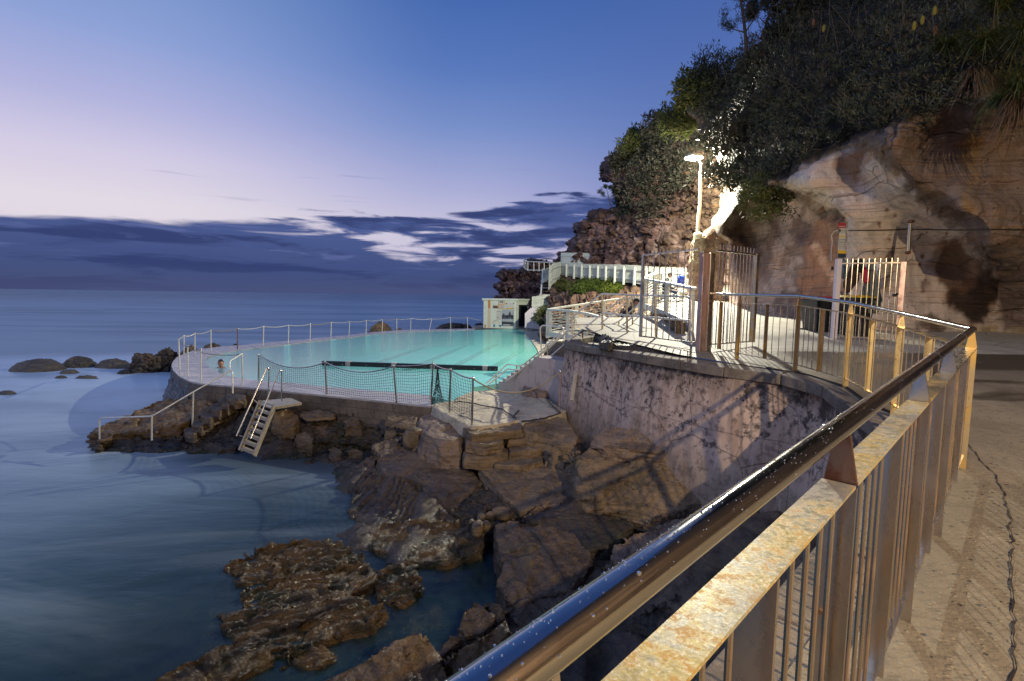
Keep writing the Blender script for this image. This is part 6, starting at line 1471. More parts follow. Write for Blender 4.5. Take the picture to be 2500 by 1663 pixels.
def hand(par, w, d_, mat='skin', s_=1.0):
    """palm with five separate curled fingers"""
    d_ = nrm(d_); sd_ = nrm(np.cross(d_, (0, 0, 1))) if abs(d_[2]) < .9 else V3(1, 0, 0); up = nrm(np.cross(sd_, d_))
    J = [(w, .024*s_), (w+d_*.05*s_, .030*s_), (w+d_*.085*s_, .030*s_)]; B_ = [(0, 1), (1, 2)]; skin('hand', J, B_, M[mat], par, 1)
    for k, (o, L_) in enumerate(((-.030, .062), (-.010, .074), (.010, .070), (.028, .055))):
        a = w+d_*.085*s_+sd_*o*s_; m = MB(); m.tube([a, a+d_*L_*.5*s_-up*.008, a+d_*L_*.85*s_-up*.03*s_, a+d_*L_*.9*s_-up*.045*s_], [.0095*s_, .009*s_, .008*s_, .006*s_], 7); m.build('finger', M[mat], par, smooth=True)
    a = w+d_*.03*s_-sd_*.028*s_; m = MB(); m.tube([a, a-sd_*.03*s_+d_*.03*s_, a-sd_*.035*s_+d_*.06*s_-up*.01], [.012*s_, .010*s_, .008*s_], 7); m.build('thumb', M[mat], par, smooth=True)
def head(par, c, f, hair='hair', cap=None, r=.105):
    """c centre, f facing direction"""
    f = nrm(f); up = V3(0, 0, 1); s_ = nrm(np.cross(f, up)); up = nrm(np.cross(s_, f))
    me_ = MB(); me_.ball(c, r, 16, (1, 1, 1)); v = []
    for p in me_.v:
        q = p-c; a, b, d_ = np.dot(q, s_), np.dot(q, f), np.dot(q, up); w = .76*(1-.22*max(0, -d_/r)); b2 = b*.92*(1-.10*max(0, -d_/r)) if b > 0 else b*1.0
        v.append(c+s_*a*w+f*b2+up*d_*1.16)
    me_.v = v; h = me_.build('head', M['skin'], par, smooth=True)
    m = MB(); m.add([c+f*r*.92+up*.02, c+f*r*.88-s_*.014-up*.022, c+f*r*1.16-up*.018, c+f*r*.88+s_*.014-up*.022], [(0, 1, 2), (0, 2, 3), (1, 3, 2), (0, 3, 1)]); m.build('nose', M['skin'], h)
    for e in (-1, 1):
        m = MB(); m.ball(c+f*r*.84+s_*e*.032+up*.016, .011, 7); m.build('eye', M['sign_ink'], h)
        m = MB(); m.ball(c+s_*e*r*.78-f*.005, .024, 8, (.6, .8, 1.2)); m.build('ear', M['skin'], h)
    m = MB(); m.beam(c+f*r*.90-s_*.022-up*.052, c+f*r*.90+s_*.022-up*.052, .008, .008); m.build('mouth', M['maroon_cloth'], h)
    m = MB(); m.ball(c+up*.022-f*.018, r*1.07, 16, (1, 1, 1)); v = []
    for p in m.v:
        q = p-c; a, b, d_ = np.dot(q, s_), np.dot(q, f), np.dot(q, up)
        if b > .0 and d_ < .06: b *= .45; d_ = max(d_, .045)
        v.append(c+s_*a*.80+f*b+up*d_*1.12)
    m.v = v; m.build('hair' if not cap else 'cap', M[cap or hair], h, smooth=True)
    if cap: m = MB(); m.hexa([c+f*r*.6+s_*e*.07+up*.05 for e in (-1, 1)]+[c+f*r*1.7+s_*e*.05+up*.035 for e in (1, -1)], [c+f*r*.6+s_*e*.07+up*.06 for e in (-1, 1)]+[c+f*r*1.7+s_*e*.05+up*.043 for e in (1, -1)]); m.build('brim', M[cap], h)
    return h
# seated person, looking down to the right
pc = P(1626, 700, 23.6); base = V3(pc[0]-.05, pc[1], gz(23.6)+.47); pr = empty('person', (base[0], base[1], gz(23.6)), 'seated person in a black striped jacket, navy trousers and grey cap looking down', 'person')
b_ = base
J = [(b_+V3(0, 0, .02), .15), (b_+V3(.0, 0, .22), .16), (b_+V3(.05, 0, .42), .18), (b_+V3(.10, 0, .55), .10), (b_+V3(.16, -.01, .62), .06),
     (b_+V3(.06, -.2, .46), .075), (b_+V3(.18, -.26, .20), .055), (b_+V3(.40, -.18, .12), .04), (b_+V3(.06, .2, .46), .075), (b_+V3(.18, .26, .20), .055), (b_+V3(.40, .10, .12), .04)]
skin('torso', J, [(0, 1), (1, 2), (2, 3), (3, 4), (2, 5), (5, 6), (6, 7), (2, 8), (8, 9), (9, 10)], M['black_cloth'], pr)
J = [(b_+V3(0, 0, .0), .14), (b_+V3(.05, -.1, 0), .10), (b_+V3(.44, -.14, .03), .075), (b_+V3(.42, -.14, -.36), .05), (b_+V3(.05, .1, 0), .10), (b_+V3(.46, .13, .03), .075), (b_+V3(.48, .13, -.36), .05)]
skin('trousers', J, [(0, 1), (1, 2), (2, 3), (0, 4), (4, 5), (5, 6)], M['navy_cloth'], pr)
head(pr, b_+V3(.22, -.01, .76), (.75, -.35, -.45), cap='grey_cap')
hand(pr, b_+V3(.42, -.17, .11), (.9, 0, -.25)); hand(pr, b_+V3(.42, .10, .11), (.9, 0, -.25))
for e in (-.14, .13): m = MB(); m.tube([b_+V3(.42, e, -.42), b_+V3(.56, e-.02, -.44), b_+V3(.64, e-.03, -.45)], [.045, .045, .028], 10); m.build('shoe', M['black_cloth'], pr, smooth=True)
for k in range(3): m = MB(); m.tube([b_+V3(-.06+.02*k, -.205, .40-.09*k), b_+V3(.10, -.285+.02*k, .34-.09*k)], .012, 5); m.build('sleeve_stripe', M['white_paint'], pr)
# crouching person with dark clothes over a maroon bag
pc = W2(1180, 600, 17.6); fz = cF[2]+.05+.5; b_ = V3(pc[0]-.05, pc[1], fz+.42)
pr = empty('person', (b_[0], b_[1], fz), 'crouching person in black bending over a dark red bag on the landing', 'person')
J = [(b_, .16), (b_+V3(.05, -.02, .22), .15), (b_+V3(.16, -.05, .40), .17), (b_+V3(.26, -.06, .50), .09), (b_+V3(.32, -.07, .56), .055), (b_+V3(.15, -.24, .38), .07), (b_+V3(.30, -.30, .14), .05), (b_+V3(.42, -.24, -.08), .036), (b_+V3(.22, .14, .38), .07), (b_+V3(.40, .14, .14), .05), (b_+V3(.50, -.02, -.06), .036)]
skin('torso', J, [(0, 1), (1, 2), (2, 3), (3, 4), (2, 5), (5, 6), (6, 7), (2, 8), (8, 9), (9, 10)], M['black_cloth'], pr)
J = [(b_, .15), (b_+V3(.04, -.12, -.04), .10), (b_+V3(.30, -.20, .04), .075), (b_+V3(.06, -.20, -.34), .05), (b_+V3(.04, .12, -.04), .10), (b_+V3(.32, .18, .02), .075), (b_+V3(.16, .18, -.34), .05)]
skin('trousers', J, [(0, 1), (1, 2), (2, 3), (0, 4), (4, 5), (5, 6)], M['black_cloth'], pr)
head(pr, b_+V3(.40, -.08, .66), (.6, -.4, -.6), 'hair')
hand(pr, b_+V3(.43, -.23, -.09), (.4, .1, -.8)); hand(pr, b_+V3(.50, -.03, -.07), (.3, -.2, -.8))
for dx2, e in ((.06, -.20), (.16, .18)): m = MB(); a = b_+V3(dx2, e, -.39); m.tube([a, a+V3(.14, -.03, -.015), a+V3(.22, -.05, -.02)], [.045, .042, .028], 10); m.build('shoe', M['black_plastic'], pr, smooth=True)
def bag(name, label, c, sz, mat, seed, strap=None):
    m = MB(); m.ball(c+V3(0, 0, sz[2]*.5), 1, 20, (sz[0]/2, sz[1]/2, sz[2]/2)); me = mesh(name, m.v, m.f); me = remesh(me, .022); co = getco(me); nn = getn(me)
    setco(me, co+nn*(fbm(co*7+seed, 3)*.035)[:, None]); ro = empty(name, c, label, 'bag'); link('body', me, M[mat], ro, smooth=True)
    m = MB(); a = c+V3(-sz[0]*.3, 0, sz[2]*.8); b = c+V3(sz[0]*.3, 0, sz[2]*.8); m.tube([a, a*.6+b*.4+V3(0, 0, .14), a*.4+b*.6+V3(0, 0, .14), b], .014, 6); m.build('strap', M[strap or mat], ro, smooth=True); return ro
bc_ = W2(1225, 690, 17.0); bag('duffel_bag', 'dark red bag lying on the pale landing before the crouching person', V3(bc_[0], bc_[1], fz-.05), (.5, .34, .32), 'maroon_cloth', 2)
bc_ = at(z9(1868, 400), 23.4); bag('blue_bag', 'bright blue plastic bag standing on the wall beside the seated person', V3(bc_[0], bc_[1], bc_[2]), (.38, .28, .46), 'blue_bag', 5, 'blue_bag')
# swimmer
swc = PZ(541, 898, DZ-.04); sw = empty('person', swc, 'dark haired swimmer with head and shoulders above the pool water', 'person')
J = [(swc+V3(0, 0, -.55), .15), (swc+V3(0, 0, -.20), .16), (swc+V3(0, 0, -.03), .13), (swc+V3(0, 0, .08), .055), (swc+V3(.19, -.03, -.06), .07), (swc+V3(.42, -.15, -.14), .045), (swc+V3(-.19, -.03, -.06), .07), (swc+V3(-.42, -.15, -.18), .045)]
skin('body', J, [(0, 1), (1, 2), (2, 3), (2, 4), (4, 5), (2, 6), (6, 7)], M['skin'], sw); head(sw, swc+V3(0, -.04, .17), (.5, -.8, .05), 'hair', r=.125)

# ================================================================ ROCKS
z5 = conv(600, 950, 1300/2357); z12 = conv(0, 780, 500/1960)
T5 = lambda L: pz3(L, z5)
rock('boulder', 'broad flat topped boulder with two rounded lobes below the platform corner', 'boulder', T5([(580, 300, .95), (700, 245, 1.1), (830, 275, 1.1), (980, 315, 1.0), (1045, 400, .8), (1000, 440, .7), (890, 490, .55), (800, 480, .55), (775, 415, .7), (690, 385, .7), (600, 365, .75)]), 0, M['rock_brown'], flare=.14, sm=9, amp=.06, scale=1.5, seed=1, crown=.08)
rock('rock_slab', 'tilted slab with a straight front face under the stone steps', 'rock slab', T5([(1030, 340, 1.1), (1200, 335, 1.15), (1400, 345, 1.2), (1480, 400, 1.1), (1440, 465, .95), (1330, 505, .85), (1215, 540, .75), (1100, 430, .95)]), .2, M['rock_tan'], flare=.05, sm=4, amp=.05, scale=1.8, seed=2, strata=.03)
rock('boulder', 'largest rounded boulder at the foot of the retaining wall crossed by the rail shadow', 'boulder', T5([(1465, 300, 1.95), (1540, 225, 2.15), (1700, 250, 2.15), (1860, 275, 2.05), (1960, 345, 1.8), (2040, 470, 1.35), (1960, 530, 1.15), (1800, 560, 1.0), (1650, 505, 1.15), (1540, 480, 1.3), (1480, 400, 1.6)]), .5, M['rock_tan'], flare=.12, vox=.03, sm=8, amp=.09, scale=1.3, seed=5, crown=.12, strata=.05, dip=(.3, .2, 1), sfreq=3)
rock('rock_slab', 'flat overlapping slab lying on top of the largest boulder against the wall', 'rock slab', T5([(1530, 205, 2.3), (1640, 160, 2.4), (1790, 185, 2.4), (1885, 215, 2.35), (1880, 270, 2.2), (1700, 262, 2.2), (1590, 250, 2.2)]), 1.8, M['rock_pink'], flare=.06, sm=4, amp=.06, scale=2, seed=6, strata=.05, sfreq=6)
rock('boulder', 'yellowish block wedged between the largest boulder and the retaining wall', 'boulder', T5([(1880, 275, 2.0), (1990, 225, 2.1), (2130, 270, 2.0), (2175, 370, 1.7), (2095, 440, 1.4), (1990, 410, 1.5), (1910, 340, 1.8)]), .9, M['rock_tan'], flare=.08, sm=5, amp=.07, scale=2, seed=7, strata=.04)
rock('rock_slab', 'dark gritty sloping slab in the hollow in front of the largest boulder', 'rock slab', T5([(1240, 560, .85), (1400, 500, 1.0), (1540, 478, 1.05), (1730, 600, .75), (1600, 690, .6), (1500, 720, .55), (1370, 640, .65)]), 0, M['rock_dark'], flare=.1, sm=4, amp=.04, scale=2, seed=8)
rock('rock_slab', 'huge smooth brown slab sloping down to the still water', 'rock slab', T5([(1105, 600, .85), (1165, 572, .95), (1300, 588, .95), (1450, 625, .85), (1540, 720, .7), (1525, 810, .55), (1430, 890, .45), (1260, 930, .35), (1150, 950, .25), (1100, 860, .35), (1140, 790, .5), (1110, 700, .65)]), -.4, M['rock_brown'], flare=.10, vox=.025, sm=7, amp=.07, scale=1.5, seed=9, crown=.1, strata=.03, dip=(.8, .2, .7), sfreq=3)
rock('rock_slab', 'lower continuation of the smooth brown slab near the handrail', 'rock slab', T5([(1140, 970, .28), (1260, 925, .42), (1440, 880, .5), (1560, 860, .5), (1640, 960, .45), (1500, 1090, .3), (1230, 1080, .2)]), -.4, M['rock_brown'], flare=.08, sm=6, amp=.07, scale=1.8, seed=10)
rock('boulder', 'pinkish boulder just left of the near handrail', 'boulder', T5([(1630, 690, .95), (1700, 640, 1.1), (1800, 615, 1.2), (1930, 555, 1.3), (1990, 600, 1.2), (1850, 720, .95), (1730, 790, .8), (1640, 795, .8)]), .1, M['rock_pink'], flare=.1, sm=6, amp=.07, scale=1.8, seed=11)
rock('boulder', 'shadowed boulder partly hidden behind the near handrail', 'boulder', T5([(2000, 560, 1.4), (2100, 470, 1.6), (2250, 470, 1.6), (2280, 600, 1.3), (2080, 660, 1.1)]), .4, M['rock_tan'], flare=.1, sm=6, amp=.08, scale=1.8, seed=12)
rock('rock_ledge', 'layered brown rock ledge running down to the water below the flat boulder', 'rock ledge', T5([(480, 440, .25), (560, 345, .6), (700, 400, .75), (790, 470, .6), (900, 540, .5), (960, 610, .3), (900, 690, .08), (720, 695, .06), (600, 680, .04), (530, 600, .1), (460, 555, .08)]), -.5, M['rock_brown'], flare=.16, vox=.022, sm=2, amp=.06, scale=2.2, seed=13, strata=.13, dip=(.55, -.5, .75), sfreq=5.5)
rock('rock_ledge', 'narrow wet ledge at the left of the layered ledge below the wall', 'rock ledge', T5([(430, 430, .12), (470, 350, .45), (555, 290, .8), (590, 300, .8), (560, 350, .5), (500, 400, .3), (455, 450, .1)]), -.4, M['rock_brown'], flare=.1, sm=2, amp=.05, scale=3, seed=14, strata=.08, dip=(.5, -.5, .7), sfreq=6)
rock('rock_ledge', 'lower seaward part of the layered ledge with a dark wet rim', 'rock ledge', T5([(520, 600, .2), (700, 575, .42), (900, 575, .5), (1060, 620, .42), (1040, 720, .22), (880, 775, .14), (700, 755, .12), (550, 700, .12)]), -.5, M['rock_weed'], flare=.12, vox=.022, sm=2, amp=.06, scale=2.6, seed=15, strata=.09, dip=(.4, -.7, .6), sfreq=7)
rock('rubble', 'patch of dark rubble between the flat boulder and the tilted slab', 'rubble', T5([(900, 545, .5), (1000, 465, .7), (1050, 430, .8), (1115, 455, .8), (1190, 560, .65), (1100, 605, .5), (980, 590, .4)]), 0, M['rock_dark'], flare=.1, vox=.02, sm=1, amp=.08, scale=4.5, seed=16)
rock('rock', 'narrow rock strip between the largest boulder and the stone steps', 'rock', T5([(1370, 330, 1.25), (1400, 290, 1.6), (1470, 270, 1.85), (1490, 330, 1.7), (1500, 420, 1.25), (1470, 440, 1.15)]), .5, M['rock_tan'], flare=.06, sm=3, amp=.08, scale=3, seed=17)
# seaweed covered rocks in the lower left water
TD = lambda L: pz3(L, dd)
wk = dict(flare=.14, vox=.020, sm=1, amp=.075, scale=3, strata=.10, dip=(.3, -.9, .45), sfreq=6)
rock('weed_rock', 'upper seaweed covered rock in the water left of the still pool', 'rock', TD([(515, 1300, .09), (600, 1255, .20), (700, 1238, .30), (775, 1242, .32), (835, 1272, .22), (760, 1312, .18), (640, 1332, .12), (540, 1345, .08)]), -.6, M['rock_weed'], seed=21, **wk)
rock('weed_rock', 'long ridged weed rock in the middle of the wet rocks', 'rock', TD([(560, 1362, .10), (700, 1312, .24), (850, 1285, .30), (875, 1330, .24), (800, 1372, .18), (650, 1408, .12), (565, 1402, .09)]), -.6, M['rock_weed'], seed=22, **wk)
rock('weed_rock', 'largest golden weed rock with a glittering right end', 'rock', TD([(500, 1408, .10), (640, 1392, .22), (800, 1366, .32), (885, 1392, .26), (850, 1440, .2), (720, 1478, .14), (600, 1500, .10), (520, 1455, .09)]), -.6, M['rock_weed'], seed=23, **wk)
rock('weed_rock', 'small separate weed rock surrounded by still dark water', 'rock', TD([(862, 1335, .10), (900, 1288, .22), (950, 1292, .26), (968, 1350, .2), (935, 1388, .12), (868, 1382, .08)]), -.5, M['rock_weed'], seed=24, **wk)
rock('weed_rock', 'low half drowned weed rock below the largest weed rock', 'rock', TD([(635, 1505, .08), (715, 1480, .16), (770, 1498, .14), (745, 1535, .09), (655, 1530, .07)]), -.5, M['rock_weed'], seed=25, **wk)
rock('weed_shelf', 'wide drowned shelf joining the weed rocks just under the water', 'rock', TD([(470, 1420, -.10), (520, 1300, -.06), (680, 1240, -.04), (860, 1262, -.04), (990, 1320, -.08), (980, 1400, -.10), (860, 1500, -.06), (700, 1560, -.08), (540, 1530, -.12)]), -.9, M['rock_weed'], seed=26, flare=.2, vox=.035, sm=2, amp=.12, scale=2, strata=.08, dip=(.3, -.9, .45), sfreq=4)
rock('weed_rock', 'drowned dark rock under the water right of the weed rocks', 'rock', T5([(600, 960, -.12), (780, 930, -.08), (900, 960, -.1), (920, 1040, -.15), (760, 1100, -.18), (620, 1060, -.15)]), -.8, M['rock_weed'], flare=.1, sm=1, amp=.06, scale=3, seed=26)
rock('weed_rock', 'drowned rock under the water in front of the golden weed rock', 'rock', T5([(350, 1010, -.08), (520, 960, -.1), (620, 1010, -.12), (560, 1120, -.15), (420, 1180, -.12), (380, 1090, -.1)]), -.8, M['rock_weed'], flare=.1, sm=1, amp=.06, scale=3, seed=27)
rock('weed_rock', 'flat rock breaking the surface along the bottom left edge', 'rock', T5([(-480, 1330, .1), (-300, 1215, .22), (-100, 1130, .3), (40, 1080, .34), (108, 1120, .25), (118, 1190, .15), (-20, 1270, .12), (-220, 1350, .1), (-420, 1430, .1)]), -.6, M['rock_weed'], flare=.08, vox=.016, sm=2, amp=.05, scale=3.5, seed=28, strata=.04)
rock('boulder', 'pointed wet boulder with a pitted crest at the bottom edge of the water', 'boulder', T5([(330, 1300, .25), (540, 1180, .5), (740, 1070, .72), (800, 1085, .7), (850, 1160, .5), (910, 1290, .25), (760, 1420, .15), (450, 1420, .15)]), -.5, M['rock_gold'], flare=.08, vox=.018, sm=5, amp=.05, scale=2.5, seed=29, crown=.06)
rock('boulder', 'upright brown stone standing at the edge of the still water', 'boulder', T5([(930, 1060, .3), (965, 970, .5), (1010, 925, .6), (1060, 960, .55), (1105, 1010, .45), (1060, 1075, .3), (970, 1095, .25)]), -.4, M['rock_brown'], flare=.05, sm=3, amp=.04, scale=3, seed=30)
rock('boulder', 'wedge shaped wet stone leaning beside the near handrail', 'boulder', T5([(875, 1195, .3), (1000, 1115, .5), (1150, 1025, .62), (1175, 1075, .55), (1060, 1170, .35), (930, 1265, .2)]), -.4, M['rock_gold'], flare=.05, vox=.016, sm=3, amp=.035, scale=3, seed=31, strata=.02)
rock('boulder', 'small reddish stone left of the wedge shaped stone', 'boulder', T5([(835, 1165, .15), (900, 1085, .35), (975, 1090, .35), (930, 1130, .25), (870, 1180, .15)]), -.4, M['rock_brown'], flare=.04, sm=4, amp=.03, scale=3, seed=32)
rock('boulder', 'dark stone behind the upright brown stone', 'boulder', T5([(1060, 935, .45), (1120, 935, .5), (1160, 1000, .4), (1110, 1045, .3)]), -.4, M['rock_dark'], flare=.06, sm=3, amp=.04, scale=3, seed=33)
rock('boulder', 'rounded rock seen low between the near fence balusters', 'boulder', T5([(1700, 1000, .7), (1900, 900, .9), (2100, 900, .9), (2150, 1100, .6), (1900, 1200, .4)]), -.2, M['rock_dark'], flare=.1, sm=5, amp=.08, scale=2, seed=34)
rock('boulder', 'brown rock low behind the balusters beside the wall foot', 'boulder', T5([(2150, 700, 1.3), (2300, 640, 1.4), (2500, 700, 1.3), (2450, 900, 1.0), (2200, 900, 1.0)]), .2, M['rock_tan'], flare=.1, sm=5, amp=.08, scale=2, seed=35)
rock('boulder', 'medium brown boulder between the flat boulder and the platform buttress', 'boulder', T5([(560, 250, 1.0), (640, 205, 1.25), (740, 225, 1.2), (760, 270, 1.0), (690, 290, .95), (600, 300, .9)]), .2, M['rock_brown'], flare=.08, sm=5, amp=.07, scale=2.5, seed=61, strata=.04)
rock('boulder', 'grey stone at the right foot of the tilted slab', 'boulder', T5([(1225, 560, .75), (1290, 515, .95), (1400, 490, 1.0), (1390, 520, .9), (1290, 575, .7)]), 0, M['rock_pink'], flare=.05, sm=3, amp=.06, scale=3, seed=62)
rock('boulder', 'brown boulder in the shadow between the largest boulder and the near handrail', 'boulder', T5([(1760, 600, 1.0), (1850, 545, 1.2), (1960, 520, 1.25), (1930, 560, 1.1), (1820, 630, .9)]), .2, M['rock_brown'], flare=.08, sm=4, amp=.06, scale=3, seed=63)
rock('rock_slab', 'thin layered slab beside the lower end of the smooth slab', 'rock slab', T5([(1540, 830, .45), (1600, 760, .65), (1700, 780, .7), (1700, 860, .5), (1600, 900, .4)]), -.2, M['rock_tan'], flare=.06, sm=2, amp=.05, scale=3, seed=64, strata=.06)
# small cobbles: two clusters
def cobble(label, c, z, r_, group, sz=(1, .9, .8), mat='rock_tan', k=0):
    p = PZ(*c, tide(z)); m = MB(); m.ball(p, r_, 14, sz); me = mesh('cobble', m.v, m.f); co = getco(me); nn = getn(me); setco(me, co+nn*(fbm(co*6+k, 2)*r_*.18)[:, None])
    return tag(link('cobble', me, M[mat], smooth=True), label, 'cobble', group)
g_ = 'cobbles in the gap beside the smooth slab'
for i, (x, y, r_, sz, lb) in enumerate([(1028, 622, .13, (.8, .9, 1.2), 'tallest cobble at the left end of the cluster'), (1062, 608, .10, (1, .9, 1), 'cobble touching the right side of the tallest one'), (1082, 562, .10, (1.2, .9, .8), 'oval cobble at the top of the cluster'), (1044, 572, .09, (1, 1, 1), 'small round cobble above the tallest one'), (1135, 552, .15, (1.4, 1, .8), 'biggest cobble at the right end of the cluster'), (1000, 590, .06, (1, 1, 1), 'tiny cobble left of the tallest one')]):
    cobble(lb, z5(x, y), .72, r_, g_, sz, k=i)
g_ = 'stones piled under the pool wall corner'
for i, (x, y, z, r_, sz, lb) in enumerate([(745, 222, 1.35, .26, (1, .9, 1.2), 'upper round stone of the pile under the platform corner'), (768, 270, 1.0, .20, (1, .9, 1), 'lower round stone of the pile under the platform corner'), (735, 250, 1.15, .17, (.9, .9, 1), 'darker stone squeezed left between the two round ones')]):
    cobble(lb, z5(x, y), z, r_, g_, sz, 'rock_tan' if i < 2 else 'rock_dark', k=i+9)

# under the pool wall
Q1 = lambda L: pz3(L, z1)
rock('rock_footing', 'long rough dark rock mass under the near pool wall', 'rock', Q1([(960, 600, 1.72), (1100, 590, 1.75), (1300, 600, 1.72), (1600, 625, 1.7), (1900, 650, 1.62), (1965, 710, 1.4), (1900, 775, 1.12), (1650, 800, 1.0), (1400, 790, 1.05), (1200, 805, .95), (1050, 800, .95), (980, 720, 1.3)]), 0, M['rock_dark'], flare=.16, vox=.04, sm=1, amp=.17, scale=2.2, seed=41, strata=.12, sfreq=5, raw=True)
def st(label, L, zb, mat='rock_tan', **k): return rock('stone', label, 'stone', Q1(L), zb, M[mat], flare=.05, vox=.03, sm=k.pop('sm', 4), amp=k.pop('amp', .05), scale=2.8, **k)
st('flat stone slab jutting from the pool wall near the platform corner', [(1745, 645, 1.75), (1850, 640, 1.78), (1930, 655, 1.75), (1925, 700, 1.6), (1840, 695, 1.6), (1750, 672, 1.65)], 1.35)
st('leaning stone under the jutting flat slab', [(1745, 700, 1.3), (1800, 695, 1.35), (1812, 730, 1.2), (1770, 790, .8), (1738, 780, .8)], .3)
st('rounded brown stone in the hollow under the jutting slab', [(1790, 745, 1.05), (1860, 738, 1.1), (1880, 780, .9), (1830, 805, .8), (1790, 785, .85)], .3)
st('long yellow brown block right of the ladder top', [(1100, 620, 1.55), (1200, 600, 1.6), (1250, 640, 1.4), (1225, 700, 1.1), (1160, 725, .95), (1090, 690, 1.1)], .5, sm=5)
st('flat reddish stone high under the pool wall', [(1250, 625, 1.5), (1360, 608, 1.55), (1460, 625, 1.5), (1430, 650, 1.4), (1300, 655, 1.4)], 1.2)
st('round stone low beside the ladder in the dark rock mass', [(1220, 755, .8), (1280, 730, .95), (1335, 765, .8), (1320, 810, .55), (1250, 810, .5)], 0)
st('small pale stone at the water line below the pool wall', [(1420, 830, .5), (1460, 812, .6), (1495, 840, .5), (1480, 868, .35), (1430, 868, .3)], -.2)
st('wide reddish stone at the water line near the platform', [(1515, 850, .5), (1560, 828, .6), (1625, 850, .5), (1610, 885, .3), (1540, 885, .25)], -.2)
st('brown stone between the wall and the reddish water line stone', [(1340, 700, 1.0), (1420, 690, 1.05), (1440, 730, .85), (1380, 760, .7)], .2, 'rock_brown')
st('square dark stone high under the wall left of the platform', [(1500, 660, 1.3), (1600, 655, 1.35), (1610, 700, 1.1), (1520, 710, 1.05)], .6, 'rock_brown')
rock('rock_promontory', 'golden wet rock ledge reaching into the sea under the bent handrail', 'rock', Q1([(60, 745, .62), (130, 690, .85), (250, 625, 1.1), (400, 565, 1.3), (540, 545, 1.35), (740, 545, 1.45), (800, 590, 1.3), (680, 640, 1.15), (560, 690, .95), (400, 720, .75), (200, 745, .65), (100, 790, .5)]), -.4, M['rock_gold'], flare=.10, vox=.045, sm=2, amp=.13, scale=1.8, seed=42, strata=.14, dip=(.1, .15, 1), sfreq=3.2)
rock('rock_promontory', 'dark wet rock foot along the water under the golden ledge', 'rock', Q1([(60, 800, .3), (250, 775, .42), (450, 760, .5), (620, 750, .5), (640, 820, .2), (450, 850, .12), (200, 850, .1), (60, 835, .1)]), -.5, M['rock_dark'], flare=.12, vox=.045, sm=1, amp=.12, scale=2.2, seed=43, strata=.08, sfreq=5)
rock('rock_promontory', 'dark brown rock between the sea steps and the ladder', 'rock', Q1([(620, 770, .45), (760, 650, 1.0), (860, 570, 1.5), (1000, 590, 1.5), (1040, 700, .95), (960, 790, .45), (800, 850, .15), (620, 850, .1)]), -.4, M['rock_dark'], flare=.12, vox=.045, sm=2, amp=.13, scale=2, seed=44, strata=.08, sfreq=4)
rstep = [((620, 725), (720, 700), .75), ((665, 680), (765, 655), 1.0), ((715, 635), (815, 612), 1.25), ((770, 590), (865, 568), 1.5), ((820, 562), (900, 545), 1.65), ((860, 530), (945, 528), 1.85)]
for i, (a, b, z) in enumerate(rstep):
    L = [(a[0]-35, a[1]-8, z), (a[0]+40, a[1]-25, z), (b[0], b[1]-15, z), (b[0], b[1]+22, z), (a[0]+20, a[1]+28, z), (a[0]-30, a[1]+15, z)]
    rock('sea_step', ['lowest worn stone sea step beside the bent handrail', 'second worn sea step from the water', 'third worn sea step from the water', 'fourth worn sea step from the water', 'narrow fifth sea step just under the top one', 'top square edged sea step against the pool wall'][i], 'stone step', Q1(L), z-.45, M['rock_brown'], flare=.02, vox=.03, sm=2, amp=.03, scale=3, seed=50+i, group='worn steps down to the sea')

# rocks standing in the sea
def searock(label, f, x0, x1, yt, yb, D=None, mat='rock_sea', amp=.12, dep=.7, seed=1, n=28, strata=0, px_shift=0):
    a = f((x0+x1)/2, yb); tp_ = f((x0+x1)/2, yt)
    if D is None: c = PZ(a[0], a[1], SL)
    else: c = P(a[0], a[1], D)
    D_ = c[1]; w = abs(P(*f(x1, yb), D_)[0]-P(*f(x0, yb), D_)[0])/2; top = P(*tp_, D_)[2]; base = min(c[2], SL)-.3; h = top-base
    m = MB(); m.ball(V3(c[0], c[1]+w*dep*.6, base), 1, 40, (w*1.04, w*dep, h)); v = [p for p in m.v]
    me = mesh('t', m.v, m.f); me = remesh(me, max(.05, w/22)); roughen(me, amp*min(1, w), 1.6/max(w, .5)*1.1, strata, (.1, .1, 1), 3/max(h, .4), seed)
    return tag(link('sea_rock', me, M[mat], smooth=True), label, 'sea rock', 'rocks standing in the misty sea')
searock('rounded dome shaped sea rock furthest left in the misty water', z12, 0, 522, 378, 500, amp=.10, seed=3)
searock('smooth sea rock with a steep left side beside the dome shaped one', z12, 525, 870, 352, 462, amp=.12, seed=4)
searock('long low sea rock fading into mist', z12, 850, 1270, 368, 470, amp=.10, seed=6, dep=.4)
searock('small low sea rock in front of the steep sided one', z12, 520, 735, 478, 522, amp=.10, seed=7)
searock('tiny flat sea rock left of a longer flat one', z12, 465, 650, 533, 566, amp=.1, seed=8, dep=.5)
searock('long flat sea rock almost covered by mist', z12, 640, 975, 532, 570, amp=.1, seed=9, dep=.3)
searock('flat dark rock cut by the left edge of the picture', z12, -120, 165, 682, 722, amp=.1, seed=10, dep=.5)
searock('craggy brown rock left of the pool corner', z12, 1160, 1520, 305, 510, mat='rock_brown', amp=.22, seed=11, strata=.12)
searock('tallest craggy black topped rock behind the pool corner', z12, 1400, 1740, 265, 500, mat='rock_brown', amp=.3, seed=12, strata=.2)
searock('golden brown rock behind the first sea side posts', z12, 1600, 1980, 245, 430, D=27, mat='rock_gold', amp=.25, seed=13, strata=.12)
searock('low dark foot of the craggy rock at the water line', z12, 1080, 1260, 470, 525, mat='rock_dark', amp=.15, seed=14)
searock('brown rock peeping over the pool rim near the fourth post', z1, 655, 815, 228, 268, D=33, mat='rock_brown', amp=.2, seed=15)
searock('small dark rock beyond the rim between two posts', z1, 845, 910, 231, 252, D=36, mat='rock_dark', amp=.2, seed=16)
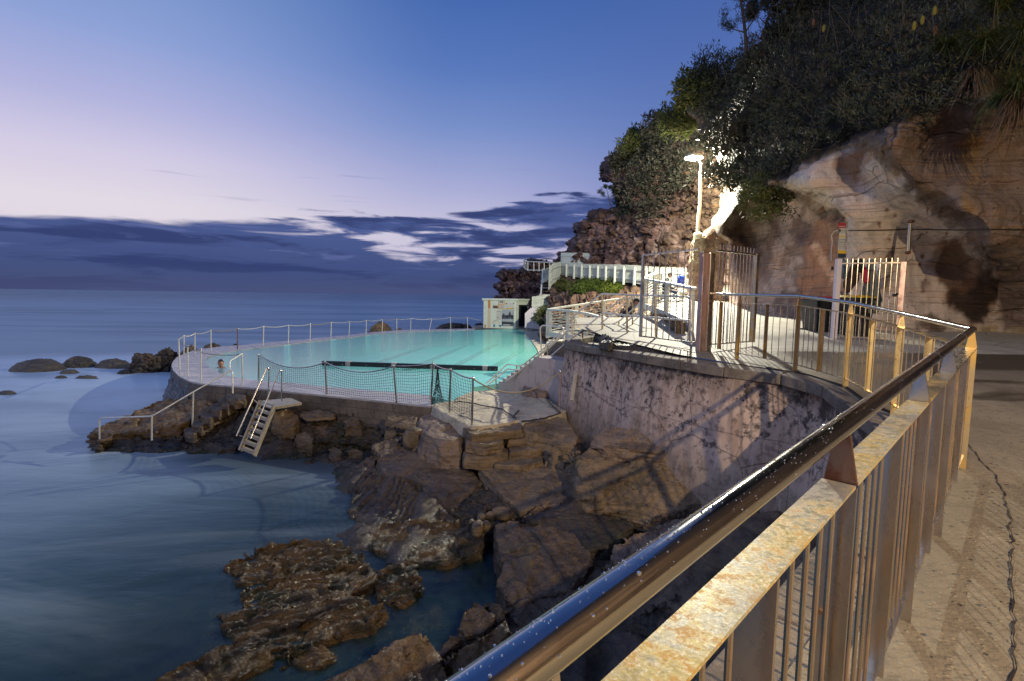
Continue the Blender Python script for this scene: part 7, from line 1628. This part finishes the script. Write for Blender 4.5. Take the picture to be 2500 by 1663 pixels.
searock('smallest rock just right of the small dark one beyond the rim', z1, 905, 958, 235, 248, D=36, mat='rock_dark', amp=.2, seed=17)
searock('flat brown rock beyond the middle of the far rim', z1, 1105, 1182, 212, 228, D=40, mat='rock_brown', amp=.2, seed=18, dep=.4)
searock('large golden rock beyond the far rim of the pool', z1, 1620, 1800, 105, 180, D=46, mat='rock_gold', amp=.25, seed=19, strata=.15)
searock('low rock touching the right side of the large golden rock', z1, 1775, 1862, 140, 168, D=46, mat='rock_brown', amp=.2, seed=20)
searock('wide dark craggy rock beyond the rim left of the hut', z1, 2008, 2270, 103, 155, D=56, mat='rock_dark', amp=.3, seed=21, strata=.2, dep=.4)
searock('dark rock touching the left wall of the hut', z1, 2235, 2330, 108, 150, D=54, mat='rock_dark', amp=.3, seed=22, strata=.1)

paint('bark_pale', (.10, .08, .07), .4, (.07, .05, .045), .9, s_=20)
# ================================================================ PLANTS
def leafmesh(name, pts, nr, k, L, w, seed, up=.3, spread=1.0, droop=.0):
    r = np.random.default_rng(seed); n = len(pts); P_ = np.repeat(pts, k, 0); N_ = np.repeat(nr, k, 0); m_ = n*k
    d_ = N_*.7+r.normal(size=(m_, 3))*.75*spread+np.array([0, 0, up]); d_ /= np.linalg.norm(d_, axis=1)[:, None]
    s_ = np.cross(d_, r.normal(size=(m_, 3))); s_ /= np.linalg.norm(s_, axis=1)[:, None]+1e-9
    l = (L*np.exp(r.normal(0, .3, m_)))[:, None]; ww = (w*np.exp(r.normal(0, .25, m_)))[:, None]; b = P_+r.normal(size=(m_, 3))*L*.35
    v = np.stack([b, b+d_*l*.5+s_*ww, b+d_*l-np.array([0, 0, 1])*l*droop, b+d_*l*.5-s_*ww], 1).reshape(-1, 3)
    f = np.arange(m_*4).reshape(-1, 4); me = bpy.data.meshes.new(name); me.vertices.add(len(v)); me.vertices.foreach_set('co', v.ravel()); me.loops.add(f.size); me.loops.foreach_set('vertex_index', f.ravel().astype(np.int32)); me.polygons.add(len(f)); me.polygons.foreach_set('loop_start', np.arange(0, f.size, 4)); me.update(calc_edges=True)
    return me
def scatter(o, fx, fy, poly, n, seed, out=.5, lump=1.1):
    me = o.data; co = getco(me); nn = getn(me); ins = np.where(inpoly(fx, fy, poly))[0]; r = np.random.default_rng(seed)
    # weight by area: sample faces
    f = np.empty(len(me.polygons)*4, int); me.polygons.foreach_get('vertices', f); f = f.reshape(-1, 4); mask = np.zeros(len(co), bool); mask[ins] = True; f = f[mask[f].all(1)]
    a = np.linalg.norm(np.cross(co[f[:, 1]]-co[f[:, 0]], co[f[:, 3]]-co[f[:, 0]]), axis=1); 
    D_ = co[f[:, 0]][:, 1]; a = a/np.maximum(D_, 5)**1.3
    pick = r.choice(len(f), n, p=a/a.sum()); u = r.random((n, 2))[..., None]; q = f[pick]
    p = (co[q[:, 0]]*(1-u[:, 0])+co[q[:, 1]]*u[:, 0])*(1-u[:, 1])+(co[q[:, 3]]*(1-u[:, 0])+co[q[:, 2]]*u[:, 0])*u[:, 1]; nr = nn[q[:, 0]]
    sgn = np.sign((nr*(np.array([0, 0, EYE])-p)).sum(1))[:, None]; nr = nr*np.where(sgn == 0, 1, sgn)
    nr = nr+np.array([0, 0, .35]); nr /= np.linalg.norm(nr, axis=1)[:, None]
    h = np.clip(fbm(p*lump, 3)*.75+.55, .02, 1.6); dpt = r.random(n)**.5
    return p+nr*(h*dpt*out)[:, None], nr, h*dpt
def veg(name, o, fx, fy, poly, n, k, L, w, mat, seed, out=.5, lump=1.1, label=None, cat=None, kind='stuff', **kw):
    p, nr, _ = scatter(o, fx, fy, poly, n, seed, out, lump); me = leafmesh(name, p, nr, k, L, w, seed, **kw)
    return tag(link(name, me, M[mat], smooth=False), label, cat, kind=kind)
VEG = [(1640, -600), (3300, -600), (3300, 180), (2560, 250), (2500, 255), (2450, 190), (2400, 200), (2385, 250), (2330, 262), (2250, 285), (2180, 300), (2120, 312), (2070, 340), (2030, 362), (1985, 382), (1940, 398), (1900, 430), (1880, 455), (1850, 448), (1820, 436), (1790, 430), (1768, 400), (1758, 370), (1765, 330), (1745, 300), (1715, 292), (1690, 260), (1660, 240), (1660, 180)]
veg('coastal_scrub', ncliff, ncx, ncy, VEG, 25000, 7, .115, .014, 'scrub_leaf', 1, out=.75, label='dense dark coastal scrub covering the upper cliff slope', cat='scrub')
veg('coastal_scrub', ncliff, ncx, ncy, VEG, 5500, 9, .13, .014, 'scrub_leaf_pale', 2, out=1.0, lump=.8, label='paler silvery leaf clumps standing out of the scrub', cat='scrub', up=.6)
HV = [(1680, 262), (1652, 282), (1624, 305), (1600, 333), (1554, 347), (1535, 380), (1500, 392), (1512, 415), (1530, 470), (1555, 505), (1600, 530), (1640, 480), (1690, 450), (1740, 430), (1780, 400), (1790, 300), (1760, 240)]
veg('headland_scrub', hcliff, hcx, hcy, HV, 7000, 6, .24, .04, 'scrub_leaf', 3, out=1.3, lump=.5, label='green scrub covering the shoulder of the far headland behind the lamp', cat='scrub')
veg('headland_scrub', hcliff, hcx, hcy, [(1495, 470), (1545, 455), (1560, 500), (1540, 530), (1500, 512)], 900, 6, .22, .035, 'dark_needle', 4, out=.8, label='dark bushes clinging under the overhang of the far headland', cat='scrub')
p_, n_, _ = scatter(ncliff, ncx, ncy, VEG, 230, 77, .3, 1.1); m = MB(); jr = np.random.default_rng(9)
for a, b in zip(p_, n_):
    e = a+b*jr.uniform(.4, 1.1)+V3(jr.normal()*.35, jr.normal()*.25, jr.uniform(.2, .9)); k = (a+e)/2+V3(*(jr.normal(size=3)*.12)); m.tube([a-b*.2, k, e], [.016, .011, .005], 4, cap=False)
    f = k+(e-k)*.3+V3(*(jr.normal(size=3)*.35)); m.tube([k, f], [.008, .003], 4, cap=False)
tag(m.build('scrub_branches', M['bark_pale'], smooth=True), 'bare grey branches and twigs standing out of the scrub', 'branches', kind='stuff')
# individual shrubs and trees
def bush(name, label, c, rad, n, k, L, w, mat, seed, sq=(1, 1, .8), stems=5, cat='shrub', up=.4):
    r = np.random.default_rng(seed); ro = empty(name, c-V3(0, 0, rad*.5), label, cat); d_ = r.normal(size=(n, 3)); d_ /= np.linalg.norm(d_, axis=1)[:, None]
    rr = r.random(n)**.45; lob = 1+.35*pn(d_*2.2+seed); p = c+d_*rr[:, None]*rad*lob[:, None]*np.array(sq); gap = pn(p/rad*2.4+seed) > -.25; p, d_ = p[gap], d_[gap]
    link('foliage', leafmesh('foliage', p, d_, k, L, w, seed, up=up), M[mat], ro)
    for i in range(stems):
        a = r.random()*6.28; e = c+V3(math.cos(a)*rad*.6, math.sin(a)*rad*.6, rad*.4*r.random()); b = c-V3(0, 0, rad*.9); m = MB(); m.tube([b, (b+e)/2+V3(r.normal()*.1, r.normal()*.1, 0)*rad, e], [.03*rad+.008, .02*rad+.006, .005], 6); m.build('stem', M['bark'], ro, smooth=True)
    return ro
bush('shrub', 'green leaved shrub hanging over the cave mouth under the lit rock', P(1872, 478, 17.6), .72, 900, 6, .13, .02, 'olive_leaf', 1, (1.3, 1, 1.1))
bush('shrub', 'small lit bush right beside the glowing lamp', P(1785, 428, 21.2), .75, 800, 6, .15, .02, 'scrub_leaf_pale', 2, (1.4, 1, .8))
bush('shrub', 'leafy shrub over the pale lit rock just above the lamp', P(1770, 335, 21.4), .8, 900, 6, .13, .02, 'scrub_leaf', 21, (1.2, 1, .9))
bush('shrub', 'rounded yellow green shrub on the skyline above the lamp', P(1700, 215, 24.6), 1.1, 900, 6, .17, .03, 'olive_leaf', 3)
bush('shrub', 'upright wispy shrub on the skyline left above the lamp', P(1735, 185, 24), 1.0, 700, 6, .16, .02, 'dark_needle', 4, (1, 1, 1.3), up=1)
bush('shrub', 'dense shrub on the skyline below the wispy tree', P(1845, 160, 21.3), .75, 700, 6, .16, .02, 'scrub_leaf', 5)
bush('shrub', 'silvery shrub on the skyline near the top edge of the picture', P(1920, 85, 21.6), .8, 700, 6, .16, .02, 'scrub_leaf_pale', 6)
bush('shrub', 'bushy skyline shrub cut by the top edge of the picture', P(1950, 5, 21.8), 1.1, 900, 6, .16, .02, 'scrub_leaf', 7)
bush('shrub', 'round green bush on the skyline of the far headland', P(1560, 352, 44), 1.6, 900, 6, .28, .05, 'olive_leaf', 8)
bush('shrub', 'dark bush below the round green bush on the headland skyline', P(1520, 392, 45), 1.2, 700, 6, .25, .04, 'scrub_leaf', 9)
bush('shrub', 'upper bush on the headland edge left of the lamp', P(1618, 315, 38), 1.5, 900, 6, .24, .04, 'scrub_leaf', 10)
bush('shrub', 'bright olive bush clinging to the rock in front of the lamp side slope', P(1660, 290, 30), 1.2, 900, 6, .2, .03, 'olive_leaf', 11)
bush('shrub', 'rounded dark brown bush beside the locker behind the white balustrade corner', P(1330, 775, 38), .9, 500, 6, .16, .03, 'olive_leaf', 12)
def tree(name, label, base, h, lean, seed, nl=9, mat='dark_needle', spread=.5):
    r = np.random.default_rng(seed); ro = empty(name, base, label, 'tree'); pts = [base+V3(lean[0]*t+.12*math.sin(t*5)*h*.12, lean[1]*t, h*t) for t in np.linspace(0, 1, 9)]
    m = MB(); m.tube(pts, [h*.022*(1-.8*t)+.01 for t in np.linspace(0, 1, 9)], 8); m.build('trunk', M['bark'], ro, smooth=True); tips = []; dirs = []
    m = MB()
    for i in range(nl):
        t = .25+.75*i/(nl-1); b = pts[int(t*8)]; a = r.random()*6.28; L_ = h*spread*(1.15-t)*(.7+.6*r.random()); e = b+V3(math.cos(a)*L_, math.sin(a)*L_*.6, L_*(.5+.5*r.random())); mid = (b+e)/2+V3(r.normal(), r.normal(), -.3)*.08*L_
        q = [b, mid, e]; m.tube(q, [h*.010, h*.006, .004], 6)
        for _ in range(3):
            s_ = mid+(e-mid)*r.random(); f_ = s_+V3(r.normal(), r.normal(), .6+r.random())*L_*.30; m.tube([s_, f_], [.010, .004], 5)
            for k in range(26): tips.append(s_+(f_-s_)*r.random()+r.normal(size=3)*.07*h*.4); dirs.append(nrm(f_-s_))
        for k in range(50): tips.append(mid+(e-mid)*r.random()**.6+r.normal(size=3)*.05*h*.5); dirs.append(nrm(e-mid))
    m.build('branches', M['bark'], ro, smooth=True); link('crown', leafmesh('crown', np.array(tips), np.array(dirs), 5, .13, .010, seed, up=.5), M[mat], ro); return ro
tree('wind_bent_tree', 'wispy dark tree silhouetted on the skyline of the cliff', P(1822, 128, 20.9), 3.0, (-.45, .1), 5, 12)
tree('sapling', 'tall thin sapling leaning right behind the wispy tree', P(1858, 95, 21.9), 2.3, (.65, .1), 8, 6, spread=.35)
tree('bare_bush', 'bare twiggy bush on the ridge of the far headland', P(1490, 506, 45), 1.6, (-.35, 0), 11, 7, spread=.8)
# strappy grass tufts
def tuft(label, c, n, L, seed, droop=.9, mat='grass_blade', fan=1.0, w=.009, name='grass_tuft', bias=(0, -.3, 0)):
    L = L*.78; r = np.random.default_rng(seed); V_ = []; F_ = []; k = 0
    for i in range(n):
        a = r.random()*6.28; el_ = abs(r.normal(.7, .45)); d_ = nrm(V3(math.cos(a)*fan+bias[0], math.sin(a)*fan+bias[1], el_)); l = L*(.6+.5*r.random()); s_ = nrm(np.cross(d_, V3(0, 0, 1))); b = c+V3(*(r.normal(size=3)*.05)); seg = 6
        for j in range(seg+1):
            t = j/seg; p = b+d_*l*t-V3(0, 0, 1)*droop*l*t*t*(1.1-.3*el_)*.8; ww = w*(1-t)**.6; V_ += [p-s_*ww, p+s_*ww]
            if j: q = k+2*j; F_.append((q-2, q-1, q+1, q))
        k += 2*(seg+1)
    me = mesh(name, V_, F_); o = link(name, me, M[mat]); return tag(o, label, 'grass tuft')
tuft('big drooping green grass tuft at the right edge high on the cliff', P(2490, 215, 9.6), 320, 1.25, 1)
tuft('upper grass tuft cut by the right edge of the picture', P(2500, 95, 10.2), 280, 1.3, 2)
tuft('dark strappy tuft above the rock hollow', P(2400, 110, 11.0), 300, 1.3, 3)
tuft('strappy tuft near the top right corner', P(2440, 20, 11.5), 260, 1.4, 4)
tuft('long bladed tuft left of the dark strappy one', P(2310, 120, 11.8), 240, 1.3, 5)
tuft('pale dry grass hanging under the big drooping tuft', P(2490, 260, 9.9), 260, 1.1, 6, droop=1.6, mat='dry_grass')
tuft('dry grass hanging over the rock hollow edge', P(2380, 190, 11.2), 260, .9, 7, droop=1.7, mat='dry_grass')
tuft('bright green tail of grass hanging left of the big tuft', P(2428, 255, 10.4), 110, .8, 8, droop=2.0, mat='green_leaf', fan=.4)
paint('spike_yellow', (.20, .16, .02), .4, (.08, .07, .02), .9, s_=20); paint('spike_orange', (.14, .06, .02), .4, (.06, .03, .02), .9, s_=20)
# yellow flower spikes in the scrub
for i, (x, y, D, lb) in enumerate([(2011, 70, 17.0, 'pale yellow flower spike left of centre in the scrub'), (1986, 55, 17.5, 'rusty orange flower spike beside the pale yellow one'), (2232, 64, 13.9, 'yellow flower spike lowest of the right hand group'), (2252, 50, 13.9, 'yellow flower spike in the middle of the right hand group'), (2282, 27, 13.9, 'small yellow flower spike at the top of the right hand group'), (2283, 76, 13.8, 'orange brown flower spike low at the right of the group')]):
    c = P(x, y, D-.9); m = MB(); m.tube([c-V3(0, 0, .10), c-V3(0, 0, .04), c+V3(0, 0, .06), c+V3(0, 0, .11)], [.02, .045, .045, .015], 9); tag(m.build('flower_spike', M['spike_yellow' if 'yellow' in lb.split(' flower')[0] else 'spike_orange'], smooth=True), lb, 'flower', 'flower spikes in the scrub')
# green cover on the bank
BG1 = [z2(*c) for c in [(785, 400), (800, 350), (860, 318), (930, 308), (990, 330), (1000, 400), (960, 440), (940, 400), (900, 420), (880, 400), (850, 440), (800, 440)]]
BG2 = [z2(*c) for c in [(1000, 350), (1070, 335), (1130, 350), (1165, 400), (1120, 430), (1010, 425)]]
veg('ground_cover', bcliff, bcx, bcy, BG1, 2600, 6, .16, .03, 'green_leaf', 31, out=.55, label='bright green creeper hanging over the bank below the picket fence', cat='creeper', kind='thing', droop=.4)
veg('ground_cover', bcliff, bcx, bcy, BG2, 2200, 6, .15, .03, 'moss_leaf', 32, out=.5, label='olive green creeper on the right half of the bank', cat='creeper', kind='thing', droop=.4)
veg('ground_cover', bcliff, bcx, bcy, [z2(*c) for c in [(620, 330), (700, 320), (790, 345), (780, 420), (700, 400), (640, 400)]], 1200, 5, .14, .022, 'olive_leaf', 33, out=.3, label='sparse dry plants on the left shoulder of the bank', cat='plants', kind='stuff')
